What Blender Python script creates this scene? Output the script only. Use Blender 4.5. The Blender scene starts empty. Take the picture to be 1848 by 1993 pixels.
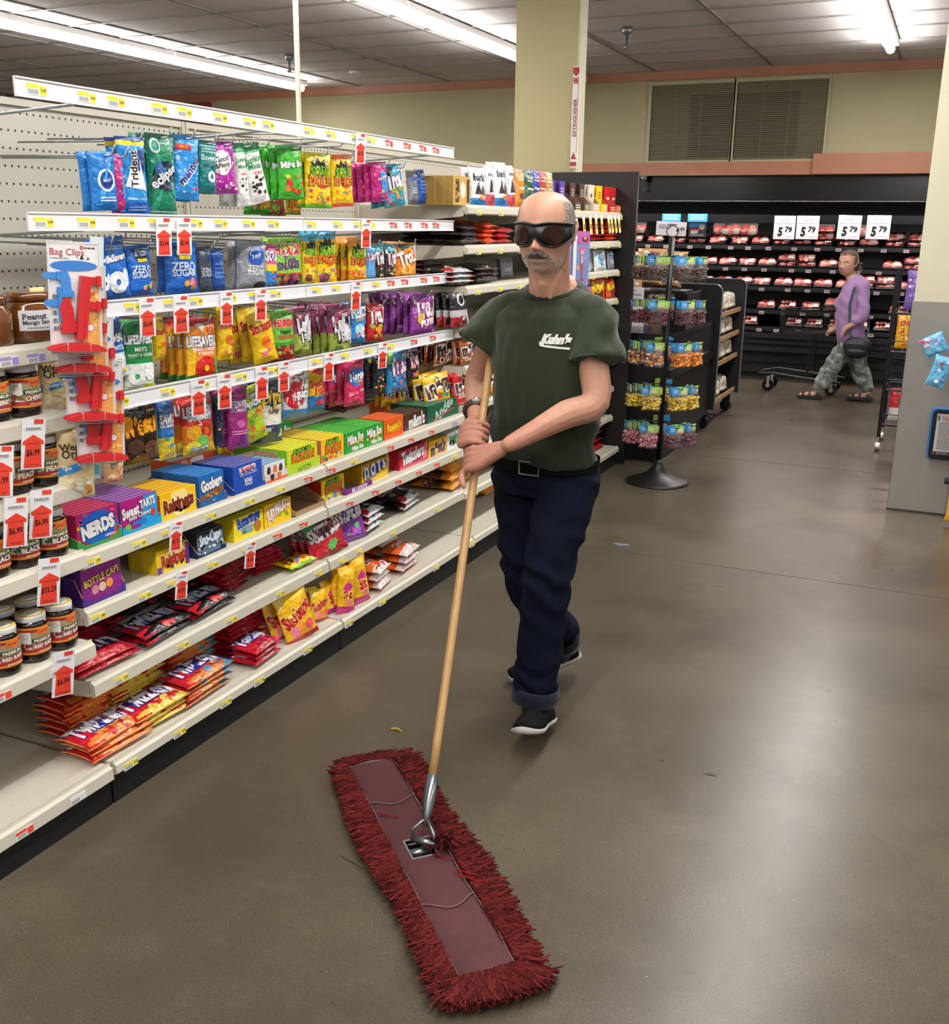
import bpy, math, random
import numpy as np
from mathutils import Vector as V, Matrix, noise
rnd = random.Random(7)
PI = math.pi
S = bpy.context.scene
COL = S.collection

# ---------------- camera (focal length 2000 px on the 1848 px wide frame) ----------------
FPX, CX, CY = 2000.0, 924.0, 996.5
def _n(v): return v / np.linalg.norm(v)
def _d(x, y): return _n(np.array([x - CX, -(y - CY), -FPX]))
_Z = -_d(834, 8152)
_Y = _d(1870, 450); _Y = _n(_Y - _Y.dot(_Z) * _Z)
_X = np.cross(_Y, _Z)
ROT = np.array([_X, _Y, _Z])
CAMP = np.array([0.0, 0.0, 1.6])
cd = bpy.data.cameras.new('camera'); cam = bpy.data.objects.new('camera', cd); COL.objects.link(cam)
cd.sensor_fit = 'HORIZONTAL'; cd.sensor_width = 36.0; cd.lens = FPX / 1848 * 36; cd.clip_start = 0.05; cd.clip_end = 100
m4 = Matrix([list(r) + [0] for r in ROT.tolist()] + [[0, 0, 0, 1]])
cam.matrix_world = Matrix.Translation(CAMP.tolist()) @ m4
S.camera = cam

# ---------------- world, exposure ----------------
w = bpy.data.worlds.new('world'); S.world = w; w.use_nodes = True
w.node_tree.nodes['Background'].inputs[0].default_value = (1.0, 0.97, 0.93, 1)
w.node_tree.nodes['Background'].inputs[1].default_value = 0.46
S.view_settings.view_transform = 'Standard'; S.view_settings.look = 'None'
S.view_settings.exposure = -0.12; S.view_settings.gamma = 1.0
S.view_settings.use_curve_mapping = False

def area(name, loc, sx, sy, power, col=(1, 1, 1), rot=(0, 0, 0), spread=PI):
    l = bpy.data.lights.new(name, 'AREA'); l.shape = 'RECTANGLE'; l.size = sx; l.size_y = sy
    l.energy = power; l.color = col; l.spread = spread
    o = bpy.data.objects.new(name, l); o.location = loc; o.rotation_euler = rot; COL.objects.link(o)
    return o
# light of the rows of ceiling tubes (the fixtures themselves are built below)
LROWS = [(-7.26, -3.0, 11.0, 0.9), (-4.0, -2.0, 9.75, 1.0), (-0.75, -3.0, 10.4, 1.1), (2.5, -3.0, 7.0, 0.7)]
for lx, y0, y1, k in LROWS:
    area('tube_light', (lx, (y0 + y1) / 2, 3.085), 0.12, y1 - y0, 14 * k * (y1 - y0), (1.0, 0.985, 0.96))
    area('tube_light', (lx, (y0 + y1) / 2, 3.04), 0.10, y1 - y0, 15.0 * k * (y1 - y0), (1.0, 0.985, 0.97), (PI, 0, 0))
# the chilled case lights its shelves from under its canopy
area('case_light', (-1.6, 11.95, 1.84), 5.4, 0.10, 62, (1.0, 0.84, 0.80), (math.radians(-16), 0, 0))
area('case_light', (-1.6, 12.02, 0.965), 5.4, 0.05, 30, (1.0, 0.84, 0.80), (math.radians(-10), 0, 0))

# ---------------- helpers ----------------
def ray(px, py): return ROT @ np.array([px - CX, -(py - CY), -FPX])
def at(px, py, ax, val):
    """the point of the plane (axis ax = val) seen at this pixel of the photograph"""
    r = ray(px, py); t = (val - CAMP[ax]) / r[ax]
    return V((CAMP + t * r).tolist())
def lin(c):
    return c / 12.92 if c <= 0.04045 else ((c + 0.055) / 1.055) ** 2.4
_cc = {}
def hx(s):
    if not isinstance(s, str): return s
    if s not in _cc: _cc[s] = tuple(lin(int(s[i:i + 2], 16) / 255) for i in (0, 2, 4)) + (1.0,)
    return _cc[s]

def mat(name, base=None, rough=0.5, metal=0.0, spec=0.5, coat=0.0, trans=0.0, bump=None, var=None, alpha=1.0, sheen=0.0):
    """principled material; base None reads the object's own print colours; bump=(scale, strength, distance), var=(scale, amount)"""
    m = bpy.data.materials.new(name); m.use_nodes = True; nt = m.node_tree; b = nt.nodes['Principled BSDF']
    b.inputs['Roughness'].default_value = rough; b.inputs['Metallic'].default_value = metal
    b.inputs['Specular IOR Level'].default_value = spec
    b.inputs['Coat Weight'].default_value = coat; b.inputs['Coat Roughness'].default_value = 0.12
    b.inputs['Transmission Weight'].default_value = trans; b.inputs['Alpha'].default_value = alpha
    b.inputs['Sheen Weight'].default_value = sheen
    tc = nt.nodes.new('ShaderNodeTexCoord')
    if base is None:
        a = nt.nodes.new('ShaderNodeAttribute'); a.attribute_name = 'Col'; src = a.outputs['Color']
    else:
        a = nt.nodes.new('ShaderNodeRGB'); a.outputs[0].default_value = hx(base); src = a.outputs[0]
    if var:
        nz = nt.nodes.new('ShaderNodeTexNoise'); nz.inputs['Scale'].default_value = var[0]; nz.inputs['Detail'].default_value = 5
        nt.links.new(tc.outputs['Object'], nz.inputs['Vector'])
        mr = nt.nodes.new('ShaderNodeMapRange'); mr.inputs[1].default_value = 0.25; mr.inputs[2].default_value = 0.75
        mr.inputs[3].default_value = 1 - var[1]; mr.inputs[4].default_value = 1 + var[1]
        nt.links.new(nz.outputs['Fac'], mr.inputs[0])
        hs = nt.nodes.new('ShaderNodeHueSaturation'); nt.links.new(mr.outputs[0], hs.inputs['Value']); nt.links.new(src, hs.inputs['Color'])
        src = hs.outputs[0]
    nt.links.new(src, b.inputs['Base Color'])
    if bump:
        n2 = nt.nodes.new('ShaderNodeTexNoise'); n2.inputs['Scale'].default_value = bump[0]; n2.inputs['Detail'].default_value = 3
        nt.links.new(tc.outputs['Object'], n2.inputs['Vector'])
        bp = nt.nodes.new('ShaderNodeBump'); bp.inputs['Strength'].default_value = bump[1]; bp.inputs['Distance'].default_value = bump[2]
        nt.links.new(n2.outputs['Fac'], bp.inputs['Height']); nt.links.new(bp.outputs[0], b.inputs['Normal'])
    m['bsdf'] = b.name
    return m
def emis(name, col, st):
    m = bpy.data.materials.new(name); m.use_nodes = True; nt = m.node_tree
    b = nt.nodes['Principled BSDF']; b.inputs['Emission Color'].default_value = hx(col); b.inputs['Emission Strength'].default_value = st
    return m
M = {}
M['film'] = mat('printed_film', None, 0.26, 0, 0.5, coat=0.35, bump=(42, 0.8, 0.012))
M['ink'] = mat('printed_ink', None, 0.34, 0, 0.45, coat=0.2, bump=(42, 0.7, 0.012))
M['card'] = mat('printed_carton', None, 0.42, 0, 0.4)
M['paper'] = mat('printed_paper', None, 0.6)
M['plastic'] = mat('coloured_plastic', None, 0.3, 0, 0.5)
M['rail'] = mat('white_label_rail', 'e9e9ec', 0.35)
M['shelf'] = mat('cream_enamelled_steel', 'cdc8b8', 0.38, var=(3, 0.03))
M['chrome'] = mat('galvanised_wire', '8f9499', 0.3, 0.75)
M['steel'] = mat('brushed_steel', 'b0aca4', 0.32, 0.6, var=(1.2, 0.14))
M['black'] = mat('black_enamel', '121214', 0.4)
M['blackgloss'] = mat('black_gloss', '0c0c0f', 0.2)
M['kick'] = mat('dark_kick_plate', '0e0f10', 0.5)
M['cardboard'] = mat('brown_cardboard', 'a98a67', 0.75, var=(8, 0.06))
M['clear'] = mat('clear_film', 'f4f6fa', 0.12, 0, 0.5, alpha=0.07, bump=(40, 0.9, 0.02))
M['glassjar'] = mat('jar_glass', 'ffffff', 0.05, 0, 0.6, coat=1.0, alpha=0.25)
M['dark_jam'] = mat('dark_preserve', '1a0806', 0.12, coat=0.6)
M['meat'] = mat('meat', None, 0.35, coat=0.5, bump=(60, 0.5, 0.006), var=(45, 0.35))
M['foam'] = mat('black_foam_tray', '0b0b0c', 0.35)

class G:
    """collects coloured faces; build() links them as one mesh object"""
    def __init__(s): s.v = []; s.f = []; s.c = []
    def add(s, vs, fs, col):
        o = len(s.v); s.v += [tuple(p) for p in vs]; c = hx(col)
        for f in fs: s.f.append(tuple(i + o for i in f)); s.c.append(c)
    def box(s, x0, x1, y0, y1, z0, z1, col='ffffff', cols=None):
        vs = [(x, y, z) for x in (x0, x1) for y in (y0, y1) for z in (z0, z1)]
        fs = [(0, 1, 3, 2), (4, 6, 7, 5), (0, 4, 5, 1), (2, 3, 7, 6), (0, 2, 6, 4), (1, 5, 7, 3)]
        if cols:                       # -x +x -y +y -z +z
            o = len(s.v); s.v += vs
            for f, c in zip(fs, cols): s.f.append(tuple(i + o for i in f)); s.c.append(hx(c))
        else: s.add(vs, fs, col)
    def tube(s, pts, r, n=6, col='ffffff', caps=True, flat=None):
        """swept round tube; r a number or one per point"""
        pts = [V(p) for p in pts]; k = len(pts); rs = r if isinstance(r, (list, tuple)) else [r] * k
        up = None; vs = []
        for i, p in enumerate(pts):
            t = (pts[min(i + 1, k - 1)] - pts[max(i - 1, 0)]).normalized()
            if up is None:
                up = V((0, 0, 1)) if abs(t.z) < .9 else V((1, 0, 0))
            a = (up - t * up.dot(t)).normalized(); b = t.cross(a); up = a
            for j in range(n):
                an = 2 * PI * j / n
                vs.append(p + (a * math.cos(an) + b * math.sin(an) * (flat or 1)) * rs[i])
        fs = [(i * n + j, i * n + (j + 1) % n, (i + 1) * n + (j + 1) % n, (i + 1) * n + j) for i in range(k - 1) for j in range(n)]
        if caps: fs += [tuple(range(n))[::-1], tuple((k - 1) * n + j for j in range(n))]
        s.add(vs, fs, col)
    def lathe(s, prof, c=(0, 0, 0), n=20, col='ffffff', cols=None):
        """prof = [(r, z)] turned about z; cols = colour of each band"""
        k = len(prof); o = len(s.v)
        for r, z in prof:
            for j in range(n):
                a = 2 * PI * j / n; s.v.append((c[0] + r * math.cos(a), c[1] + r * math.sin(a), c[2] + z))
        for i in range(k - 1):
            cc = hx(cols[i] if cols else col)
            for j in range(n):
                s.f.append((o + i * n + j, o + i * n + (j + 1) % n, o + (i + 1) * n + (j + 1) % n, o + (i + 1) * n + j)); s.c.append(cc)
        s.f.append(tuple(o + j for j in range(n))[::-1]); s.c.append(hx(cols[0] if cols else col))
        s.f.append(tuple(o + (k - 1) * n + j for j in range(n))); s.c.append(hx(cols[-1] if cols else col))
    def mesh(s, name, m, smooth=False):
        me = bpy.data.meshes.new(name); me.from_pydata(s.v, [], s.f)
        ca = me.color_attributes.new('Col', 'FLOAT_COLOR', 'CORNER')
        arr = np.repeat(np.array(s.c, dtype=np.float32).reshape(-1, 4), [len(f) for f in s.f], axis=0)
        ca.data.foreach_set('color', arr.ravel())
        me.materials.append(M[m] if isinstance(m, str) else m)
        if smooth: me.polygons.foreach_set('use_smooth', [True] * len(s.f))
        me.update(); return me
    def build(s, name, m, parent=None, smooth=False, loc=None):
        return link(name, s.mesh(name, m, smooth), parent, loc)
def link(name, me, parent=None, loc=None):
    o = bpy.data.objects.new(name, me); COL.objects.link(o)
    if parent is not None: o.parent = parent
    if loc is not None: o.location = loc
    return o
def tag(o, label=None, cat=None, group=None, kind=None):
    if label: o['label'] = label
    if cat: o['category'] = cat
    if group: o['group'] = group
    if kind: o['kind'] = kind
    return o
def empty(name, loc, label=None, cat=None, group=None, rz=0.0):
    o = bpy.data.objects.new(name, None); COL.objects.link(o); o.location = loc; o.rotation_euler = (0, 0, rz)
    o.empty_display_size = 0.05
    return tag(o, label, cat, group)
def kids(o): return [c for c in COL.objects if c.parent is o]
def dup(root, mw, label=None, group=None, children=None):
    r = root.copy(); COL.objects.link(r); r.matrix_world = mw
    if label: r['label'] = label
    if group: r['group'] = group
    for ch in (children or []):
        c = ch[0].copy(); COL.objects.link(c); c.parent = r
        for g in ch[1]:
            d = g.copy(); COL.objects.link(d); d.parent = c
    return r
ORD = ['front', 'second', 'third', 'fourth', 'fifth', 'sixth', 'seventh', 'eighth', 'ninth', 'tenth', 'eleventh', 'twelfth', 'thirteenth', 'fourteenth', 'fifteenth', 'sixteenth']

# ---- lettering: the built-in font as flat triangles, cached ----
_tx = {}
def text_tris(s, bold=0.0, shear=0.0):
    k = (s, bold, shear)
    if k not in _tx:
        c = bpy.data.curves.new('t', 'FONT'); c.body = s; c.size = 1; c.offset = bold; c.shear = shear
        c.resolution_u = 2; c.align_x = 'CENTER'; c.fill_mode = 'BOTH'
        o = bpy.data.objects.new('t', c)
        me = o.to_mesh(); me.calc_loop_triangles()
        vs = np.array([v.co[:2] for v in me.vertices]).reshape(-1, 2)
        fs = [tuple(t.vertices) for t in me.loop_triangles]
        o.to_mesh_clear(); bpy.data.objects.remove(o); bpy.data.curves.remove(c)
        if len(vs):
            mn, mx = vs.min(0), vs.max(0); wd = mx[0] - mn[0]; vs = vs - (mn + mx) / 2
        else: wd = 1
        _tx[k] = (vs, fs, wd, (mx - mn)[1] if len(vs) else 1)
    return _tx[k]
def disc(cx, cy, rx, ry, n=14, rings=2, r0=0.0):
    vs = []; fs = []
    R_ = [r0 + (1 - r0) * i / rings for i in range(rings + 1)] if r0 else [i / rings for i in range(1, rings + 1)]
    if not r0: vs.append((cx, cy))
    for r in R_:
        for j in range(n):
            a = 2 * PI * j / n; vs.append((cx + rx * r * math.cos(a), cy + ry * r * math.sin(a)))
    o = 0 if r0 else 1
    if not r0: fs += [(0, 1 + j, 1 + (j + 1) % n) for j in range(n)]
    for i in range(len(R_) - 1):
        for j in range(n):
            a = o + i * n + j; b = o + i * n + (j + 1) % n
            fs.append((a, a + n, b + n, b))
    return vs, fs
def rectg(x0, y0, x1, y1, nx=4, ny=4):
    vs = [(x0 + (x1 - x0) * i / nx, y0 + (y1 - y0) * j / ny) for j in range(ny + 1) for i in range(nx + 1)]
    fs = [(j * (nx + 1) + i, j * (nx + 1) + i + 1, (j + 1) * (nx + 1) + i + 1, (j + 1) * (nx + 1) + i) for j in range(ny) for i in range(nx)]
    return vs, fs
def polyg(pts, lv=2):
    tris = [(pts[0], pts[i], pts[i + 1]) for i in range(1, len(pts) - 1)]
    for _ in range(lv):
        nt = []
        for a, b, c in tris:
            m = lambda p, q: ((p[0] + q[0]) / 2, (p[1] + q[1]) / 2)
            ab, bc, ca = m(a, b), m(b, c), m(c, a); nt += [(a, ab, ca), (ab, b, bc), (ca, bc, c), (ab, bc, ca)]
        tris = nt
    vs = [p for t in tris for p in t]
    return vs, [(3 * i, 3 * i + 1, 3 * i + 2) for i in range(len(tris))]
def art(g, items, w, h, surf, seed=1, lift=0.0012):
    """draw print items on a surface; x in -.5...5 of the width, y in 0..1 of the height; surf(x, y, lift) -> point"""
    r = random.Random(seed); n = 0
    for it in items:
        k = it[0]; n += 1; L = lift + 0.00025 * n
        def put(vs, fs, col, L=L):
            g.add([surf(min(max(x, -.49), .49), min(max(y, .01), .99), L) for x, y in vs], fs, col)
        if k in 'tT' and len(k) == 1:      # ('t', string, cx, cy, width, colour, rot, bold, outline colour, max height)
            _, s, cx, cy, wd, col = it[:6]; rot = it[6] if len(it) > 6 else 0; bold = it[7] if len(it) > 7 else 0.02
            out = it[8] if len(it) > 8 else None; sy = it[9] if len(it) > 9 else 1.0; sh = it[10] if len(it) > 10 else 0.0
            for bb, cc, dl in (((bold + 0.05, out, 0), (bold, col, 0.0004)) if out else ((bold, col, 0),)):
                vs, fs, tw, th = text_tris(s, bb, sh)
                tw0 = text_tris(s, bold, sh)[2]
                sc = wd * w / tw0; c_, s_ = math.cos(rot), math.sin(rot)
                P = [((cx * w + (x * c_ - y * sy * s_) * sc) / w, (cy * h + (x * s_ + y * sy * c_) * sc) / h) for x, y in vs]
                put(P, fs, cc, L + dl)
        elif k == 'e':                # ellipse: cx cy rx(width fraction) ry(width fraction) colour [inner ratio]
            _, cx, cy, rx, ry, col = it[:6]; r0 = it[6] if len(it) > 6 else 0
            vs, fs = disc(cx, cy, rx, ry * w / h, r0=r0); put(vs, fs, col)
        elif k == 'r': _, x0, y0, x1, y1, col = it; vs, fs = rectg(x0, y0, x1, y1); put(vs, fs, col)
        elif k == 'p': vs, fs = polyg(it[1]); put(vs, fs, it[2])
        elif k == 's':                # scatter of small sweets: n x0 y0 x1 y1 size colours
            _, c, x0, y0, x1, y1, sz, cols = it
            for _i in range(c):
                a, b = r.uniform(x0, x1), r.uniform(y0, y1); q = sz * r.uniform(.7, 1.3)
                vs, fs = disc(a, b, q, q * r.uniform(.5, 1) * w / h, n=7, rings=1); put(vs, fs, r.choice(cols), L + .0001 * (_i % 3))
        elif k == 'm':                # unreadable small print: rows of short dashes
            _, x0, y0, x1, y1, rows, col = it
            for q in range(rows):
                y = y1 - (y1 - y0) * (q + .5) / rows; x = x0
                while x < x1 - .02:
                    l = r.uniform(.03, .09); vs, fs = rectg(x, y - (y1 - y0) * .25 / rows, min(x + l, x1), y + (y1 - y0) * .25 / rows, 1, 1)
                    put(vs, fs, col); x += l + .015
        elif k == 'bar':              # bar code
            _, x0, y0, x1, y1 = it; vs, fs = rectg(x0, y0, x1, y1, 1, 1); put(vs, fs, 'f4f4f4'); x = x0 + .01
            while x < x1 - .01:
                l = r.choice((.004, .008, .012)) * (x1 - x0) * 4; vs, fs = rectg(x, y0 + .1 * (y1 - y0), min(x + l, x1), y1 - .1 * (y1 - y0), 1, 1)
                put(vs, fs, '222222', L + .0002); x += l * 2
# ======================= the room =======================
WX0, WX1, WY0, WY1, CZ = -12.0, 4.5, -4.0, 11.6, 3.2
def nodes(m): return m.node_tree.nodes, m.node_tree.links, m.node_tree.nodes['Principled BSDF']
def ramp(N, L, src, stops):
    r = N.new('ShaderNodeValToRGB'); e = r.color_ramp.elements
    while len(e) < len(stops): e.new(0.5)
    for q, (p, c) in zip(e, stops): q.position = p; q.color = hx(c) if isinstance(c, str) else (c, c, c, 1)
    L.new(src, r.inputs[0]); return r.outputs[0]
def concrete():
    m = bpy.data.materials.new('polished_concrete'); m.use_nodes = True; N, L, b = nodes(m)
    tc = N.new('ShaderNodeTexCoord').outputs['Object']
    def nz(scale, det=6, rough=.6, dist=0):
        n = N.new('ShaderNodeTexNoise'); n.inputs['Scale'].default_value = scale; n.inputs['Detail'].default_value = det
        n.inputs['Roughness'].default_value = rough; n.inputs['Distortion'].default_value = dist; L.new(tc, n.inputs['Vector']); return n.outputs['Fac']
    def mix(a, bb, f, mode='MIX'):
        x = N.new('ShaderNodeMix'); x.data_type = 'RGBA'; x.blend_type = mode
        for i, v in ((0, f), (6, a), (7, bb)):
            if hasattr(v, 'links'): L.new(v, x.inputs[i])
            else: x.inputs[i].default_value = v if i == 0 else hx(v)
        return x.outputs[2]
    c = ramp(N, L, nz(1.1, 8, .6), [(.3, '473f33'), (.5, '595143'), (.7, '696050')])
    c = mix(c, '40352c', ramp(N, L, nz(2.1, 7, .62, .3), [(.5, 0.0), (.72, .6)]))
    c = mix(c, '6e695c', ramp(N, L, nz(9, 4, .6), [(.55, 0.0), (.8, .35)]))
    v = N.new('ShaderNodeTexVoronoi'); v.inputs['Scale'].default_value = 120; L.new(tc, v.inputs['Vector'])
    sp = ramp(N, L, v.outputs['Distance'], [(.16, 1.0), (.26, 0.0)])
    sel = ramp(N, L, nz(95, 2), [(.56, 0.0), (.6, 1.0)])
    mm = N.new('ShaderNodeMath'); mm.operation = 'MULTIPLY'; L.new(sp, mm.inputs[0]); L.new(sel, mm.inputs[1])
    c = mix(c, '2c2622', mm.outputs[0])
    v2 = N.new('ShaderNodeTexVoronoi'); v2.inputs['Scale'].default_value = 130; L.new(tc, v2.inputs['Vector'])
    sp2 = ramp(N, L, v2.outputs['Distance'], [(.1, 1.0), (.17, 0.0)])
    s2 = ramp(N, L, nz(60, 2), [(.6, 0.0), (.63, .8)])
    m2 = N.new('ShaderNodeMath'); m2.operation = 'MULTIPLY'; L.new(sp2, m2.inputs[0]); L.new(s2, m2.inputs[1])
    c = mix(c, 'a59c8c', m2.outputs[0])
    c = mix(c, '3a342a', ramp(N, L, nz(260, 3), [(.4, .6), (.56, 0.0)]))
    L.new(c, b.inputs['Base Color'])
    L.new(ramp(N, L, nz(1.6, 3, .5), [(.3, .27), (.72, .33)]), b.inputs['Roughness'])
    b.inputs['Specular IOR Level'].default_value = .3
    bp = N.new('ShaderNodeBump'); bp.inputs['Strength'].default_value = .05; bp.inputs['Distance'].default_value = .002
    L.new(nz(300, 3), bp.inputs['Height']); L.new(bp.outputs[0], b.inputs['Normal'])
    return m
M['floor'] = concrete()
M['wall'] = mat('pale_olive_wall_vinyl', 'b8b08a', 0.6, bump=(90, .25, .002), var=(.8, .03))
M['wallw'] = mat('plain_store_wall', 'c9c4b4', 0.7)
M['column'] = mat('khaki_column_vinyl', 'b5aa80', 0.6, bump=(120, .2, .002))
M['coltrim'] = mat('cream_corner_trim', 'd3d0b4', 0.5)
M['trimw'] = mat('salmon_wood_trim', 'b4785a', 0.45, bump=(30, .1, .002), var=(6, .08))
M['tile'] = mat('ceiling_tile', 'd6cecb', 0.9, bump=(160, .6, .003), var=(150, .06))
M['tbar'] = mat('ceiling_grid_bar', '8c8782', 0.5)
M['tube'] = emis('glowing_tube', 'fffcf6', 8.0)
M['lampbody'] = mat('white_lamp_housing', 'dededc', 0.4)
M['darkglass'] = mat('dark_window_glass', '3a3630', 0.35, 0, 0.3, alpha=0.12)
M['blind'] = mat('grey_blind_slat', 'b4ac8c', 0.5)
M['room_dark'] = mat('dark_office_interior', '2c2824', 0.8)
M['ivory'] = mat('window_frame_paint', 'bab691', 0.5)

g = G(); g.box(WX0, WX1, WY0, 13.4, -.08, 0, 'ffffff'); tag(g.build('floor', 'floor'), 'polished speckled grey-brown concrete shop floor', kind='structure')
# hairline joints sawn in the floor: thin recessed-looking dark filler strips flush with the slab
g = G()
for y in (7.35, 4.86): g.box(-1.9, 4.4, y, y + .006, 0, .0006, '3c352f')
g.box(.62, .626, 0, 11.5, 0, .0006, '3c352f')
tag(g.build('trim_1', 'paper'), 'dark hairline joints in the concrete floor', kind='structure')
# ceiling: grid bars with every visible tile its own piece
ceil = G(); ceil.box(WX0, WX1, WY0, WY1 + .1, CZ + .05, CZ + .1, 'ffffff')
ceiling = tag(ceil.build('ceiling', 'tile'), 'suspended tile ceiling', kind='structure')
gb = G(); XG = [-3.17 + 1.22 * i for i in range(-7, 7)]; YG = [9.13 + .61 * i for i in range(-21, 5)]
for x in XG: gb.box(x - .012, x + .012, WY0, WY1, CZ - .004, CZ + .03)
for y in YG: gb.box(WX0, WX1, y - .012, y + .012, CZ - .003, CZ + .03)
gb.build('ceiling_grid', 'tbar', ceiling)
tm = G(); tm.box(-.596, .596, -.291, .291, 0, .02, 'ffffff'); tm_me = tm.mesh('ceiling_tile', 'tile')
for i, x in enumerate(XG[:-1]):
    for j, y in enumerate(YG[:-1]):
        if y > 5.5 and x < .5 and x > -11.2: link('ceiling_tile', tm_me, ceiling, (x + .61, y + .305, CZ + .004 + rnd.uniform(0, .004)))
far = G()
for x in XG[:-1]:
    for y in YG[:-1]:
        if not (y > 5.5 and x < .5 and x > -11.2): far.box(x + .014, x + 1.206, y + .014, y + .596, CZ + .004, CZ + .02)
tag(far.build('ceiling_tiles', 'tile', ceiling), kind='stuff')
# walls
g = G(); g.box(WX0, WX1, WY1, WY1 + .1, 2.15, CZ + .05); wb = tag(g.build('wall_back', 'wall'), 'pale olive upper wall above the meat case', kind='structure')
g = G(); g.box(WX0, WX1, 13.3, 13.4, -.05, CZ, '1a1a1c'); tag(g.build('wall_front', 'black'), kind='structure', label='dark wall behind the chilled case')
g = G(); g.box(WX0 - .1, WX0, WY0, 13.4, 0, CZ + .1); tag(g.build('wall_left', 'wallw'), kind='structure', label='plain cream side wall of the store')
g = G(); g.box(WX0, WX1, WY1 - .03, WY1, CZ - .09, CZ); tag(g.build('trim_2', 'trimw'), 'salmon wood trim strip under the ceiling', kind='structure')
g = G(); g.box(WX0, -1.45, WY1 - .06, WY1 + .1, 2.14, 2.275); g.box(-1.45, WX1, WY1 - .14, WY1 + .1, 2.14, 2.34)
tag(g.build('trim_3', 'trimw'), 'salmon wood band along the foot of the upper wall', kind='structure')
g = G(); g.box(-9.6, -9.08, WY1 - .012, WY1, 2.5, 3.1, '8c3434'); tag(g.build('trim_4', 'paper'), 'dark red painted panel on the upper wall', kind='structure')
# office windows with blinds
for wi, (x0, x1) in enumerate(((-3.2, -2.33), (-2.29, -1.38))):
    z0, z1 = 2.295, 3.06; fr = G(); t = .035
    fr.box(x0 - t, x0, WY1 - .03, WY1 + .02, z0 - t, z1 + t); fr.box(x1, x1 + t * .6, WY1 - .03, WY1 + .02, z0 - t, z1 + t)
    fr.box(x0, x1, WY1 - .03, WY1 + .02, z0 - t, z0); fr.box(x0, x1, WY1 - .03, WY1 + .02, z1, z1 + t)
    wn = tag(fr.build('window_%d' % (wi + 1), 'ivory'), ('left' if wi == 0 else 'right') + ' office window with closed blinds high on the wall', kind='structure')
    bk = G(); bk.box(x0, x1, WY1 - .003, WY1 - .001, z0, z1, '837d60'); 
    q0, q1 = ((-2.78, x1) if wi == 0 else (x0, -1.65)); bk.box(q0, q1, WY1 - .0045, WY1 - .003, z0 + .03, 2.96, '3c342c'); bk.build('window_recess', 'paper', wn)
    me = G(); me.box(x0 + .01, x1 - .01, -.006, .006, -.0012, .0012, 'ffffff'); mm_ = me.mesh('blind_slat', 'blind')
    for q in range(40):
        s = link('blind_slat', mm_, wn, (0, WY1 - .014, z0 + .01 + q * (z1 - z0) / 40)); s.rotation_euler = (math.radians(-48), 0, 0)
    cd_ = G()
    for cx_ in (x0 + .27, x0 + .54): cd_.tube([(cx_, WY1 - .02, z0), (cx_, WY1 - .02, z1)], .002, 4)
    cd_.build('blind_cord', 'ivory', wn)
    gl = G(); gl.box(x0, x1, WY1 - .026, WY1 - .022, z0, z1); gl.build('pane', 'darkglass', wn)
# column, conduit pole, fire sign, camera
g = G(); g.box(-2.90, -2.45, 7.0, 7.12, 0, CZ + .05); col = tag(g.build('trim_5', 'column'), 'khaki column rising behind the chocolate shelves', kind='structure')
g = G(); g.box(-2.452, -2.436, 6.995, 7.125, 0, CZ + .05); g.build('corner_trim', 'coltrim', col)
g = G(); g.box(-2.458, -2.412, 0, .012, 1.98, 2.62, 'f0ece8'); so = g.build('wall_sign', 'paper', None, None); so.location = (-.012, 6.965, 0); so.rotation_euler = (0, 0, 0)
ga = G(); sf = lambda x, y, L=0: (-2.435 + x * .046, -L - .001, 1.98 + y * .64)
art(ga, [('r', -.48, .93, .48, .99, 'a83038'), ('p', [(-.4, .93), (.4, .93), (0, .9)], 'a83038'), ('T', 'FIRE', 0, .86, .8, 'a83038', 0, .04, None, 2.4), ('T', 'EXTINGUISHER', 0, .5, 5.2, '8c2c34', PI / 2, .02), ('r', .38, .15, .44, .84, 'a83038'), ('r', -.48, .02, .48, .06, 'a83038'), ('p', [(-.4, .09), (.4, .09), (0, .16)], 'a83038')], .046, .64, sf, 2)
ga.build('sign_print', 'paper', so); tag(so, 'tall red and white fire extinguisher sign on the column edge', 'sign')
g = G(); g.tube([(-4.0, 6.0, .0), (-4.0, 6.0, CZ)], .017, 8); tag(g.build('conduit_pole', 'coltrim'), 'thin cream pole rising to the ceiling behind the peg wall', 'pole')
cam_o = empty('security_camera', (-3.92, 11.3, CZ - .12), 'white ceiling camera with dark dome beside the column', 'camera')
g = G(); g.lathe([(.05, .12), (.07, .06), (.07, .0)], n=16); g.build('housing', 'lampbody', cam_o, True)
g = G(); g.lathe([(.06, 0), (.05, -.04), (.02, -.06)], n=16); g.build('dome', 'blackgloss', cam_o, True)
# fluorescent strip fixtures: every fixture a thing
k = 0
WHERE = {-7.26: 'over the far left aisle', -4.0: 'left of the column', -0.75: 'over the open aisle', 2.5: 'off to the right'}
for lx, y0, y1, kk in LROWS:
    n = int(round((y1 - y0) / 2.44)); L_ = (y1 - y0) / n
    for i in range(n):
        e = empty('tube_lamp', (lx, y0 + L_ * (i + .5), CZ - .004), 'bare white fluorescent strip lamp %s, %s from the meat case' % (WHERE[lx], ['nearest', 'second', 'third', 'fourth', 'fifth', 'sixth'][n - 1 - i]), 'lamp', 'fluorescent strip lamps in rows on the ceiling')
        b = G(); b.box(-.065, .065, -L_ / 2 + .01, L_ / 2 - .01, -.045, 0); b.build('housing', 'lampbody', e)
        b = G(); b.tube([(0, -L_ / 2 + .03, -.072), (0, L_ / 2 - .03, -.072)], .038, 12); b.build('tube', 'tube', e, True)
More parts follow.
